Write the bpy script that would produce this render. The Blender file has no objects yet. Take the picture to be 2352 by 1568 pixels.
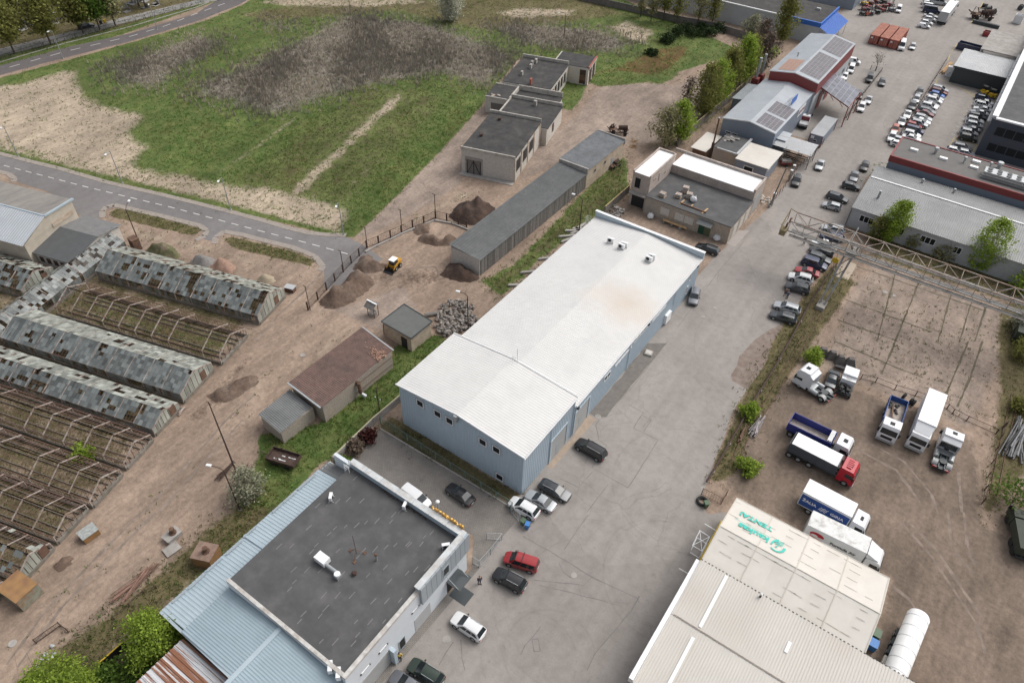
import bpy, bmesh, math, random
import numpy as np
from mathutils import Vector, Matrix
random.seed(7)
S = bpy.context.scene
# ---------------------------------------------------------------- camera, sky, sun, exposure
YAW, PITCH, ROLL, CAMH, FPX = math.radians(33.75), math.radians(43.4607), math.radians(1.9156), 79.0, 1650.0
def _rot(v):
    return Vector((v[0]*math.cos(YAW)-v[1]*math.sin(YAW), v[0]*math.sin(YAW)+v[1]*math.cos(YAW), v[2]))
_r, _u, _w = (1, 0, 0), (0, math.sin(PITCH), math.cos(PITCH)), (0, math.cos(PITCH), -math.sin(PITCH))
_cr, _sr = math.cos(ROLL), math.sin(ROLL)
CR = _rot([_cr*a+_sr*b for a, b in zip(_r, _u)])
CU = _rot([-_sr*a+_cr*b for a, b in zip(_r, _u)])
CW = _rot(_w)
cam = bpy.data.objects.new("camera", bpy.data.cameras.new("camera"))
S.collection.objects.link(cam)
cam.matrix_world = Matrix(((CR.x, CU.x, -CW.x, 0), (CR.y, CU.y, -CW.y, 0), (CR.z, CU.z, -CW.z, CAMH), (0, 0, 0, 1)))
cam.data.sensor_width = 36
cam.data.lens = FPX/2352*36
cam.data.clip_end = 6000
S.camera = cam
SUN_EL, SUN_AZ = math.radians(52), math.radians(30)      # azimuth clockwise from +Y
w = bpy.data.worlds.new("World"); S.world = w; w.use_nodes = True
nt = w.node_tree; bg = nt.nodes["Background"]
sky = nt.nodes.new("ShaderNodeTexSky"); sky.sky_type = 'NISHITA'; sky.sun_disc = False
sky.sun_elevation = SUN_EL; sky.sun_rotation = SUN_AZ; sky.dust_density = 6; sky.air_density = 1.0; sky.ozone_density = 1
hs = nt.nodes.new("ShaderNodeHueSaturation"); hs.inputs['Saturation'].default_value = 0.30
nt.links.new(sky.outputs[0], hs.inputs['Color']); nt.links.new(hs.outputs[0], bg.inputs[0])
bg.inputs[1].default_value = 0.15
sun = bpy.data.objects.new("sun", bpy.data.lights.new("sun", 'SUN'))
S.collection.objects.link(sun)
sun.data.energy = 0.9; sun.data.angle = math.radians(40); sun.data.color = (1, .96, .9)
sd_ = Vector((math.sin(SUN_AZ)*math.cos(SUN_EL), math.cos(SUN_AZ)*math.cos(SUN_EL), math.sin(SUN_EL)))
sun.rotation_euler = sd_.to_track_quat('Z', 'Y').to_euler()
sun.location = (0, 0, 120)
S.view_settings.view_transform = 'Standard'; S.view_settings.look = 'None'
S.view_settings.exposure = 0.16; S.view_settings.gamma = 1.0
S.view_settings.use_curve_mapping = False

# ---------------------------------------------------------------- measuring helpers
def ray(px, py):
    return CR*(px-1176) - CU*(py-784) + CW*FPX
def P(px, py, z=0.0):
    d = ray(px, py); t = (z-CAMH)/d.z
    return Vector((d.x*t, d.y*t, z))
def onX(px, py, x):
    d = ray(px, py); t = x/d.x
    return d.y*t, CAMH+d.z*t          # y, z
def onY(px, py, y):
    d = ray(px, py); t = y/d.y
    return d.x*t, CAMH+d.z*t          # x, z
def T(tx, ty, u, v):
    return tx*588+u*.25, ty*392+v*.25
def TP(tx, ty, u, v, z=0.0):
    return P(*T(tx, ty, u, v), z)
COL = S.collection.objects
WM = {}
def wmat(o):
    return WM.get(o.name, Matrix.Identity(4)) if o is not None else Matrix.Identity(4)
# ---------------------------------------------------------------- materials
def mat(name, col, rough=.8, metal=0., var=.12, scale=1.5, bump=0., col2=None, s2=.15, lo=.45, hi=.7, spec=.5, coat=0., island=0., alpha=1., stretch=None):
    m = bpy.data.materials.new(name); m.use_nodes = True
    t = m.node_tree; N = t.nodes.new; L = t.links.new
    b = t.nodes["Principled BSDF"]
    b.inputs['Roughness'].default_value = rough; b.inputs['Metallic'].default_value = metal
    b.inputs['Specular IOR Level'].default_value = spec; b.inputs['Coat Weight'].default_value = coat
    b.inputs['Alpha'].default_value = alpha
    c = tuple(col)+(1,)
    b.inputs['Base Color'].default_value = c
    if var or col2 or island:
        g = N("ShaderNodeNewGeometry"); src = g.outputs['Position']
        if stretch:
            mp = N("ShaderNodeMapping"); mp.inputs['Scale'].default_value = stretch; L(src, mp.inputs[0]); src = mp.outputs[0]
        def noise(sc, det=4, rg=.6):
            n = N("ShaderNodeTexNoise"); n.inputs['Scale'].default_value = sc; n.inputs['Detail'].default_value = det
            n.inputs['Roughness'].default_value = rg; L(src, n.inputs['Vector']); return n.outputs[0]
        out = None
        if col2:
            mr = N("ShaderNodeMapRange"); mr.inputs[1].default_value = lo; mr.inputs[2].default_value = hi
            L(noise(s2, 6, .65), mr.inputs[0])
            mx = N("ShaderNodeMix"); mx.data_type = 'RGBA'; mx.inputs[6].default_value = c; mx.inputs[7].default_value = tuple(col2)+(1,)
            L(mr.outputs[0], mx.inputs[0]); out = mx.outputs[2]
        def mul(out, val, amt):
            mr = N("ShaderNodeMapRange"); mr.inputs[1].default_value = .25 if amt > 0 else 0; mr.inputs[2].default_value = .75 if amt > 0 else 1
            a = abs(amt); mr.inputs[3].default_value = 1-a; mr.inputs[4].default_value = 1+a; L(val, mr.inputs[0])
            mx = N("ShaderNodeMix"); mx.data_type = 'RGBA'; mx.blend_type = 'MULTIPLY'; mx.inputs[0].default_value = 1
            if out is None: mx.inputs[6].default_value = c
            else: L(out, mx.inputs[6])
            L(mr.outputs[0], mx.inputs[7]); return mx.outputs[2]
        if var: out = mul(out, noise(scale), var)
        if island: out = mul(out, g.outputs['Random Per Island'], -island)
        if out is not None: L(out, b.inputs['Base Color'])
        if bump:
            bp = N("ShaderNodeBump"); bp.inputs['Strength'].default_value = bump; bp.inputs['Distance'].default_value = .05
            L(noise(scale*4, 3), bp.inputs['Height']); L(bp.outputs[0], b.inputs['Normal'])
    return m
# ---------------------------------------------------------------- mesh builder
class MB:
    def __init__(s): s.v = []; s.f = []; s.m = []
    def poly(s, pts, mi=0):
        n = len(s.v); s.v += [tuple(p) for p in pts]; s.f.append(list(range(n, n+len(pts)))); s.m.append(mi); return s
    def raw(s, vs, fs, mi=0):
        n = len(s.v); s.v += [tuple(p) for p in vs]; s.f += [[i+n for i in f] for f in fs]; s.m += [mi]*len(fs); return s
    def box(s, x0, x1, y0, y1, z0, z1, mi=0):
        return s.raw([(x0, y0, z0), (x1, y0, z0), (x1, y1, z0), (x0, y1, z0), (x0, y0, z1), (x1, y0, z1), (x1, y1, z1), (x0, y1, z1)],
                     [(3, 2, 1, 0), (4, 5, 6, 7), (0, 1, 5, 4), (1, 2, 6, 5), (2, 3, 7, 6), (3, 0, 4, 7)], mi)
    def obox(s, c, size, rz=0, mi=0):           # box by centre, rotated about z
        a, b = math.cos(rz), math.sin(rz); hx, hy, hz = [q/2 for q in size]
        vs = [(c[0]+a*x-b*y, c[1]+b*x+a*y, c[2]+z) for z in (-hz, hz) for x, y in ((-hx, -hy), (hx, -hy), (hx, hy), (-hx, hy))]
        return s.raw(vs, [(3, 2, 1, 0), (4, 5, 6, 7), (0, 1, 5, 4), (1, 2, 6, 5), (2, 3, 7, 6), (3, 0, 4, 7)], mi)
    def prism(s, poly, z0, z1, mi=0):
        n = len(poly); ar = sum(poly[i][0]*poly[(i+1) % n][1]-poly[(i+1) % n][0]*poly[i][1] for i in range(n))
        if ar < 0: poly = poly[::-1]
        vs = [(p[0], p[1], z0) for p in poly]+[(p[0], p[1], z1) for p in poly]
        return s.raw(vs, [list(range(n))[::-1], list(range(n, 2*n))]+[(i, (i+1) % n, n+(i+1) % n, n+i) for i in range(n)], mi)
    def bar(s, p, q, w, h=None, mi=0):          # square beam between two points
        p, q = Vector(p), Vector(q); d = q-p
        if d.length < 1e-6: return s
        d.normalize(); up = Vector((0, 0, 1)) if abs(d.z) < .95 else Vector((1, 0, 0))
        a = d.cross(up).normalized(); b = a.cross(d); h = h or w
        vs = [e+a*(sx*w/2)+b*(sy*h/2) for e in (p, q) for sx, sy in ((-1, -1), (1, -1), (1, 1), (-1, 1))]
        return s.raw(vs, [(0, 1, 2, 3), (7, 6, 5, 4), (0, 4, 5, 1), (1, 5, 6, 2), (2, 6, 7, 3), (3, 7, 4, 0)], mi)
    def tube(s, p, q, r0, r1=None, n=8, mi=0, cap=True):
        p, q = Vector(p), Vector(q); d = (q-p).normalized(); r1 = r0 if r1 is None else r1
        up = Vector((0, 0, 1)) if abs(d.z) < .95 else Vector((1, 0, 0)); a = d.cross(up).normalized(); b = a.cross(d)
        vs = [e+(a*math.cos(t)+b*math.sin(t))*r for e, r in ((p, r0), (q, r1)) for t in [2*math.pi*k/n for k in range(n)]]
        fs = [(i, n+i, n+(i+1) % n, (i+1) % n) for i in range(n)]
        if cap: fs += [list(range(n)), list(range(n, 2*n))[::-1]]
        return s.raw(vs, fs, mi)
    def path(s, pts, r, n=6, mi=0):
        for a, b in zip(pts, pts[1:]): s.tube(a, b, r, r, n, mi)
        return s
    def corr(s, A, B, C, pitch, depth, mi=0, lift=None, duty=.35):   # ribbed sheet: ribs run A->C, repeat along A->B
        A, B, C = Vector(A), Vector(B), Vector(C); ab = B-A; L = ab.length; e = ab/L; ac = C-A
        nrm = lift if lift is not None else e.cross(ac).normalized()
        n = max(1, int(round(L/pitch))); p = L/n; xs = []
        for k in range(n):
            x = k*p; xs += [(x, 0), (x+p*(1-duty-.2), 0), (x+p*(1-duty-.08), depth), (x+p*.92, depth)]
        xs.append((L, 0))
        vs = []
        for x, h in xs:
            q = A+e*x+nrm*h; vs += [q, q+ac]
        return s.raw(vs, [(2*i, 2*i+2, 2*i+3, 2*i+1) for i in range(len(xs)-1)], mi)
    def blob(s, c, r, n=8, m=6, mi=0, jit=0, rnd=random):
        vs = []; c = Vector(c); r = r if hasattr(r, '__len__') else (r, r, r)
        for j in range(m+1):
            t = math.pi*j/m
            for i in range(n):
                a = 2*math.pi*i/n; k = 1+rnd.uniform(-jit, jit)
                vs.append((c.x+r[0]*k*math.sin(t)*math.cos(a), c.y+r[1]*k*math.sin(t)*math.sin(a), c.z+r[2]*k*math.cos(t)))
        return s.raw(vs, [(j*n+i, (j+1)*n+i, (j+1)*n+(i+1) % n, j*n+(i+1) % n) for j in range(m) for i in range(n)], mi)
    def build(s, name, mats, parent=None, smooth=False, ang=35, local=False):
        me = bpy.data.meshes.new(name)
        inv = Matrix.Identity(4) if local else wmat(parent).inverted()
        me.from_pydata([inv @ Vector(p) for p in s.v], [], s.f)
        for m in (mats if isinstance(mats, (list, tuple)) else [mats]): me.materials.append(m)
        me.polygons.foreach_set('material_index', s.m)
        if smooth:
            me.polygons.foreach_set('use_smooth', [True]*len(s.f)); me.set_sharp_from_angle(angle=math.radians(ang))
        me.update()
        o = bpy.data.objects.new(name, me); COL.link(o)
        if parent is not None: o.parent = parent
        WM[o.name] = wmat(parent)
        return o
def tag(o, label=None, cat=None, group=None, kind=None):
    if label: o['label'] = label
    if cat: o['category'] = cat
    if group: o['group'] = group
    if kind: o['kind'] = kind
    return o
def thing(name, label, cat, loc=(0, 0, 0), rz=0, group=None):
    o = bpy.data.objects.new(name, None); COL.link(o); o.empty_display_size = .3
    o.location = loc; o.rotation_euler = (0, 0, rz)
    WM[o.name] = Matrix.Translation(Vector(loc)) @ Matrix.Rotation(rz, 4, 'Z')
    return tag(o, label, cat, group)
KIDS = {}
def copy_tree(o, parent=None):
    c = o.copy(); COL.link(c)
    if parent is not None: c.parent = parent
    for ch in list(o.children): copy_tree(ch, c)
    return c
# ---------------------------------------------------------------- palette
C = {}
C['white_sheet'] = mat('white_roof_sheet', (.80, .79, .77), .55, var=.04, scale=.6, col2=(.70, .70, .69), s2=.12, lo=.45, hi=.75)
C['blue_sheet'] = mat('blue_wall_sheet', (.37, .45, .52), .5, var=.05, scale=.8)
C['blue_trim'] = mat('blue_trim', (.42, .50, .56), .45, var=.04)
C['gate_grey'] = mat('gate_grey', (.36, .37, .37), .5, var=.04)
C['white_trim'] = mat('white_trim', (.75, .76, .77), .5, var=.05)
C['glass'] = mat('window_glass', (.016, .019, .022), .3, var=0, spec=.15)
C['bitumen'] = mat('bitumen_roof', (.082, .082, .084), .85, var=.22, scale=.5, col2=(.105, .102, .10), s2=.25, lo=.5, hi=.8, bump=.2)
C['bitumen_black'] = mat('old_black_roof', (.042, .041, .041), .9, var=.35, scale=.7, col2=(.07, .066, .06), s2=.4, bump=.4)
C['plaster'] = mat('pale_plaster', (.60, .64, .68), .75, var=.04, scale=1.2)
C['panel'] = mat('grey_facade_panel', (.30, .34, .37), .4, var=.05)
C['concrete'] = mat('concrete', (.34, .32, .30), .9, var=.2, scale=1.2, col2=(.26, .24, .22), s2=.4, bump=.3)
C['brick_white'] = mat('white_silicate_brick', (.52, .49, .45), .9, var=.16, scale=2.5, col2=(.42, .36, .29), s2=.25, lo=.55, hi=.8, bump=.2)
C['brick_grey'] = mat('grey_rough_masonry', (.34, .30, .26), .95, var=.3, scale=5, col2=(.40, .32, .25), s2=.5, bump=.5)
C['plaster_tan'] = mat('stained_tan_plaster', (.46, .39, .31), .9, var=.2, scale=1.5, col2=(.36, .26, .19), s2=.5, bump=.2)
C['block'] = mat('bare_block_wall', (.42, .36, .32), .9, var=.22, scale=3, col2=(.34, .29, .26), s2=.6)
C['metal_blue'] = mat('pale_blue_metal_sheet', (.42, .50, .55), .42, .15, var=.07, scale=.5, col2=(.36, .44, .49), s2=.2)
C['slate'] = mat('grey_fibre_cement', (.185, .19, .19), .9, var=.22, scale=1.2, col2=(.145, .15, .15), s2=.3, bump=.3)
C['brown_slate'] = mat('brown_fibre_cement', (.165, .105, .09), .9, var=.25, scale=1.3, col2=(.12, .085, .075), s2=.35, bump=.3)
C['wood_old'] = mat('weathered_boards', (.16, .15, .14), .9, var=.25, scale=2, island=.35)
C['wood'] = mat('fresh_timber', (.50, .33, .18), .8, var=.15, scale=3, island=.2)
C['rust'] = mat('rusty_steel', (.15, .088, .058), .85, var=.35, scale=3, col2=(.09, .05, .04), s2=1)
C['rust_dark'] = mat('dark_rusty_steel', (.065, .04, .032), .9, var=.35, scale=3)
C['steel'] = mat('galvanised_steel', (.40, .42, .43), .4, .5, var=.08)
C['pole'] = mat('lamp_pole_steel', (.32, .34, .35), .5, .3, var=.05)
C['lampwhite'] = mat('white_lamp_housing', (.75, .76, .77), .4, var=0)
C['black'] = mat('black_plastic', (.018, .018, .02), .6, var=0)
C['tyre'] = mat('tyre_rubber', (.022, .022, .022), .85, var=.1)
C['rim'] = mat('alloy_rim', (.42, .43, .44), .35, .6, var=0)
C['carglass'] = mat('car_glass', (.022, .028, .032), .06, var=0, spec=.8)
C['lens'] = mat('clear_lamp_lens', (.62, .64, .66), .12, var=0)
C['redlens'] = mat('red_lamp_lens', (.35, .012, .012), .2, var=0)
C['plate'] = mat('number_plate', (.72, .72, .70), .5, var=0)
C['cream'] = mat('cream_membrane', (.59, .56, .51), .5, var=.05, scale=.5, col2=(.53, .49, .43), s2=.18, lo=.5, hi=.8)
C['cream2'] = mat('cream_profiled_sheet', (.52, .495, .455), .55, var=.05, scale=.6, col2=(.47, .435, .39), s2=.15)
C['teal'] = mat('teal_lettering', (.05, .50, .42), .5, var=.05)
C['yellow'] = mat('yellow_paint', (.62, .42, .03), .5, var=.1)
C['red_sheet'] = mat('dark_red_sheet', (.20, .035, .035), .5, var=.08)
C['solar'] = mat('solar_cells', (.115, .105, .12), .3, .0, var=.12, scale=.8, island=.15)
C['navy'] = mat('navy_cladding', (.048, .058, .08), .45, var=.08)
C['dark_wall'] = mat('dark_grey_cladding', (.045, .055, .06), .5, var=.08)
C['light_grey_sheet'] = mat('light_grey_sheet', (.44, .45, .46), .5, .1, var=.06, scale=.6, col2=(.38, .39, .40), s2=.2)
C['paint_blue'] = mat('bright_blue_sheet', (.025, .13, .48), .45, var=.08)
C['pinkbrick'] = mat('container_red', (.30, .075, .05), .6, var=.18, col2=(.36, .12, .085), s2=.5)
C['white_line'] = mat('white_road_paint', (.62, .62, .60), .7, var=.15, scale=2)
C['yellow_line'] = mat('yellow_road_paint', (.50, .38, .10), .7, var=.2, scale=2)
C['snow_white'] = mat('white_roof_membrane', (.84, .84, .84), .6, var=.03)
C['orange_paint'] = mat('faded_orange_panels', (.36, .20, .14), .3, var=.12)
C['skin'] = mat('skin', (.45, .28, .21), .6, var=0)
# ---------------------------------------------------------------- ground sheet with surface kinds
def axis(a, b, st, far):
    return [-far, -far*.5, a-60, a-20]+list(np.arange(a, b, st))+[b+20, b+60, far*.5, far]
gx = np.array(axis(-275, 52, 1.0, 2500)); gy = np.array(axis(-12, 330, 1.0, 2500))
GX, GY = np.meshgrid(gx, gy); FX, FY = GX.ravel(), GY.ravel()
_rs = np.random.RandomState(3)
def sdist(poly):
    q = np.array([P(*p)[:2] for p in poly]); n = len(q); d = np.full(len(FX), 1e9); ins = np.zeros(len(FX), bool)
    for i in range(n):
        a, b = q[i], q[(i+1) % n]; e = b-a; L = max(e@e, 1e-9)
        t = np.clip(((FX-a[0])*e[0]+(FY-a[1])*e[1])/L, 0, 1)
        d = np.minimum(d, np.hypot(FX-a[0]-t*e[0], FY-a[1]-t*e[1]))
        c = ((a[1] > FY) != (b[1] > FY)) & (FX < (b[0]-a[0])*(FY-a[1])/((b[1]-a[1]) or 1e-9)+a[0]); ins ^= c
    return np.where(ins, -d, d)
LAY = {k: np.zeros(len(FX)) for k in ('sand', 'concrete', 'mud', 'grass', 'olive', 'reed', 'moss', 'soil')}
def paint(layer, poly, w=1., soft=2., sub=False):
    v = np.clip(.5-sdist(poly)/(2*soft), 0, 1)*w
    LAY[layer] = np.clip(LAY[layer]*(1-v/w*1.0), 0, 1) if sub else np.maximum(LAY[layer], v)
FIELD = [(-60, 195), (150, 140), (330, 90), (480, 45), (560, 10), (640, -40), (1345, -40), (1500, 30), (1620, 80), (1720, 125), (1640, 140), (1560, 165), (1480, 190), (1380, 200),
         (1330, 180), (1300, 185), (1290, 235), (1270, 200), (1195, 130), (1130, 210), (1105, 245), (1000, 360), (900, 460), (815, 545), (790, 545), (700, 525), (560, 490), (400, 450), (250, 415), (140, 388), (-40, 340)]
paint('grass', FIELD, 1, 1.2)
paint('olive', [(400, 440), (560, 360), (800, 190), (1000, 180), (1080, 230), (980, 340), (820, 520)], .47, 7)
paint('olive', [(500, 30), (700, 0), (1345, -20), (1480, 40), (1300, 60), (1100, 80), (900, 35), (600, 60)], .6, 6)
SAND = [(-80, 205), (60, 188), (130, 165), (175, 160), (185, 195), (205, 220), (245, 245), (300, 255), (335, 265), (330, 280), (300, 300), (320, 325), (350, 335), (330, 350), (310, 375),
        (350, 392), (430, 400), (480, 415), (560, 428), (640, 432), (700, 445), (760, 468), (800, 480), (795, 515), (740, 515), (600, 480), (450, 440), (300, 415), (140, 378), (-10, 335), (-80, 320)]
paint('sand', SAND, .86, 5)
paint('sand', [(935, 210), (905, 215), (860, 250), (760, 345), (690, 405), (640, 455), (640, 480), (700, 450), (760, 390), (880, 275), (925, 240)], .66, 2.5)
paint('sand', [(705, 245), (640, 290), (560, 350), (490, 400), (498, 408), (600, 338), (680, 278)], .64, 1.5)
paint('sand', [(590, 345), (480, 425), (495, 432), (610, 350)], .55, 2)
paint('sand', [(880, 300), (830, 370), (800, 430), (770, 470), (800, 478), (850, 400), (900, 310)], .5, 4)
for q in ([(-20, 1520), (60, 1440), (330, 1160), (520, 950), (600, 850), (700, 740), (745, 700), (760, 720), (700, 790), (600, 920), (420, 1130), (140, 1410), (20, 1540)], [(560, 1000), (640, 880), (760, 760), (840, 735), (790, 790), (670, 900), (590, 1010)],
          [(240, 500), (330, 520), (470, 552), (600, 590), (720, 630), (700, 650), (560, 610), (420, 575), (300, 560)], [(850, 540), (930, 500), (1060, 430), (1180, 425), (1060, 470), (940, 530)]): paint('sand', q, .56, 3)
paint('sand', [(-40, 338), (140, 384), (400, 446), (560, 486), (700, 521), (790, 541), (800, 505), (700, 480), (560, 445), (400, 410), (140, 360), (-40, 315)], .66, 2)
paint('sand', [(790, 420), (850, 380), (860, 390), (800, 440)], .6, 2)
for q in ([(1100, 28), (1200, 12), (1335, 18), (1340, 42), (1180, 48)], [(560, 8), (640, -10), (950, -10), (1010, 10), (850, 22), (650, 20)], [(385, 128), (470, 92), (560, 30), (620, 12), (565, 45), (430, 118)],
          [(690, 100), (620, 140), (500, 180), (520, 150), (620, 110)], [(1370, 60), (1440, 40), (1520, 70), (1500, 110), (1440, 100)]): paint('sand', q, .58, 4)
for q in ([(235, 155), (330, 118), (460, 72), (512, 92), (500, 122), (430, 155), (370, 205), (280, 200)],
          [(440, 190), (560, 150), (640, 110), (740, 60), (790, 30), (890, 38), (1000, 52), (1100, 88), (1185, 120), (1195, 135), (1130, 205), (1060, 190), (1010, 172), (850, 202), (760, 225), (650, 268), (600, 265), (540, 245), (450, 225)],
          [(1105, 60), (1190, 50), (1280, 55), (1400, 68), (1460, 100), (1420, 125), (1300, 118), (1200, 105)], [(600, 60), (625, 45), (680, 62), (670, 75)]): paint('reed', q, .72, 7)
paint('grass', [(1100, 645), (1180, 605), (1345, 432), (1440, 350), (1450, 440), (1385, 490), (1240, 600), (1180, 660), (1150, 685)], .8, 1.5)
paint('olive', [(1100, 645), (1180, 605), (1345, 432), (1440, 350), (1450, 440), (1385, 490), (1240, 600), (1180, 660), (1150, 685)], .5, 1.5)
paint('grass', [(905, 795), (1000, 770), (1050, 782), (930, 880), (925, 905), (770, 1055), (740, 1060), (520, 1285), (490, 1270), (545, 1170), (575, 1090), (600, 1040), (590, 1000), (740, 972), (890, 850)], 1, .8)
paint('olive', [(890, 955), (935, 972), (1195, 1138), (1180, 1165), (870, 985)], .9, .8)
paint('grass', [(-20, 560), (150, 605), (120, 628), (-20, 600)], 1, 1)
paint('olive', [(-60, 555), (290, 560), (650, 672), (590, 730), (480, 850), (350, 985), (280, 1062), (210, 1150), (70, 1300), (-60, 1400)], .55, 2)
paint('grass', [(120, 650), (400, 740), (560, 770), (500, 825), (120, 700)], .62, 2)
for q in ([(250, 488), (270, 478), (330, 490), (460, 525), (462, 530), (440, 541), (330, 516), (255, 498)], [(510, 547), (530, 543), (690, 582), (722, 600), (722, 614), (690, 606), (540, 572)]):
    paint('grass', q, .7, .5); paint('olive', q, .9, .5)
paint('olive', [(500, 1180), (560, 1150), (650, 1160), (400, 1385), (290, 1480), (200, 1600), (40, 1600), (120, 1480), (250, 1400), (380, 1290)], .72, 2)
paint('grass', [(380, 1290), (470, 1230), (520, 1250), (400, 1380), (250, 1520), (120, 1600), (60, 1600), (150, 1480)], .58, 3)
paint('grass', [(545, 1150), (640, 1110), (720, 1080), (480, 1320), (410, 1375), (370, 1370), (460, 1270)], .74, 2)
paint('olive', [(100, 1210), (180, 1150), (500, 800), (520, 800), (210, 1150), (90, 1290), (0, 1400), (-20, 1380)], .6, 1)
paint('olive', [(1915, 600), (1965, 650), (1900, 745), (1850, 810), (1790, 905), (1720, 1000), (1690, 1095), (1622, 1115), (1645, 1050), (1737, 845), (1805, 728)], .85, 1)
paint('grass', [(1690, 920), (1740, 860), (1800, 800), (1760, 930), (1700, 1090), (1660, 1080)], .5, 2)
paint('olive', [(2300, 690), (2400, 700), (2400, 1050), (2262, 1200), (2255, 1160), (2290, 900), (2285, 760)], .75, 1.5)
paint('grass', [(1975, 420), (2005, 375), (2037, 372), (2022, 390), (1990, 405)], 1, .5)
paint('olive', [(1990, 520), (2351, 640), (2400, 680), (2300, 690), (2000, 590)], .8, 2)
paint('olive', [(-200, -60), (560, -60), (480, 5), (270, 64), (-60, 150)], .9, 3)
paint('grass', [(-60, 140), (270, 58), (480, -3), (500, 2), (280, 80), (-60, 170)], 1, 1)
paint('moss', [(1480, 110), (1570, 95), (1605, 118), (1565, 165), (1490, 185), (1420, 172), (1330, 190), (1312, 165), (1400, 150)], .55, 4)
paint('moss', [(1440, 310), (1480, 320), (1470, 350), (1430, 345)], .6, 2)
paint('grass', [(1287, 172), (1330, 180), (1360, 178), (1332, 240), (1310, 256), (1283, 250)], .75, 1.5)
paint('grass', [(1470, 172), (1530, 160), (1570, 170), (1530, 195), (1490, 195)], .7, 2)
paint('grass', [(1560, 335), (1600, 270), (1740, 180), (1740, 200), (1620, 300)], .6, 3)
paint('concrete', [(1105, 248), (1130, 225), (1125, 262), (1065, 330), (1058, 400), (1060, 420), (1000, 462), (940, 495), (850, 540), (815, 545), (900, 462), (1000, 360)], .9, .7)
paint('concrete', [(1330, 260), (1360, 215), (1420, 170), (1480, 192), (1560, 195), (1640, 150), (1700, 128), (1720, 190), (1560, 310), (1450, 340), (1380, 300), (1290, 370), (1190, 420), (1240, 330)], .9, 1)
paint('concrete', [(708, 712), (830, 690), (930, 650), (1000, 760), (870, 762), (780, 722)], .75, 1.5)
paint('concrete', [(1940, 650), (2000, 590), (2380, 735), (2295, 900), (2245, 1010), (2060, 930), (1860, 850), (1900, 760)], .6, 2.5)
paint('olive', [(1930, 680), (2050, 640), (2330, 760), (2250, 980), (2060, 920), (1880, 830)], .30, 6)
for q in ([(1940, 700), (2010, 650), (2080, 700), (2010, 770)], [(2080, 760), (2180, 760), (2160, 830), (2060, 830)], [(1910, 800), (1980, 790), (1980, 850), (1900, 850)]): paint('soil', q, .45, 4); paint('moss', q, .38, 4)
paint('mud', [(1690, 925), (1860, 850), (2060, 930), (2240, 1010), (2258, 1200), (2420, 1300), (2420, 1640), (1900, 1640), (2000, 1510), (2050, 1330), (1700, 1145), (1655, 1090)], .9, 2)
paint('soil', [(840, 600), (1000, 590), (1125, 640), (980, 690), (860, 680), (760, 712), (730, 690)], .5, 5)
paint('soil', [(640, 690), (700, 700), (620, 800), (500, 950), (330, 1110), (290, 1120), (470, 900)], .44, 4)
paint('soil', [(480, 880), (560, 800), (600, 810), (560, 900), (420, 1010), (290, 1130), (280, 1110), (380, 1000)], .5, 2)
paint('soil', [(1000, 480), (1060, 460), (1130, 480), (1140, 520), (1030, 520)], .5, 3)
nx, ny = len(gx), len(gy)
me = bpy.data.meshes.new('ground')
_idx = np.arange(nx*ny).reshape(ny, nx)
_fc = np.stack([_idx[:-1, :-1], _idx[:-1, 1:], _idx[1:, 1:], _idx[1:, :-1]], -1).reshape(-1, 4)
me.from_pydata(np.stack([FX, FY, np.zeros_like(FX)], -1).tolist(), [], _fc.tolist())
for k, v in LAY.items():
    at = me.attributes.new(k, 'FLOAT', 'POINT'); at.data.foreach_set('value', v.astype(np.float32))
GC = dict(dirt=(.275, .208, .161), sand=(.36, .295, .225), concrete=(.272, .218, .182), mud=(.185, .143, .113), grass=(.062, .092, .026), olive=(.125, .105, .055), reed=(.20, .185, .15), moss=(.13, .078, .035), soil=(.11, .078, .06))
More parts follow.
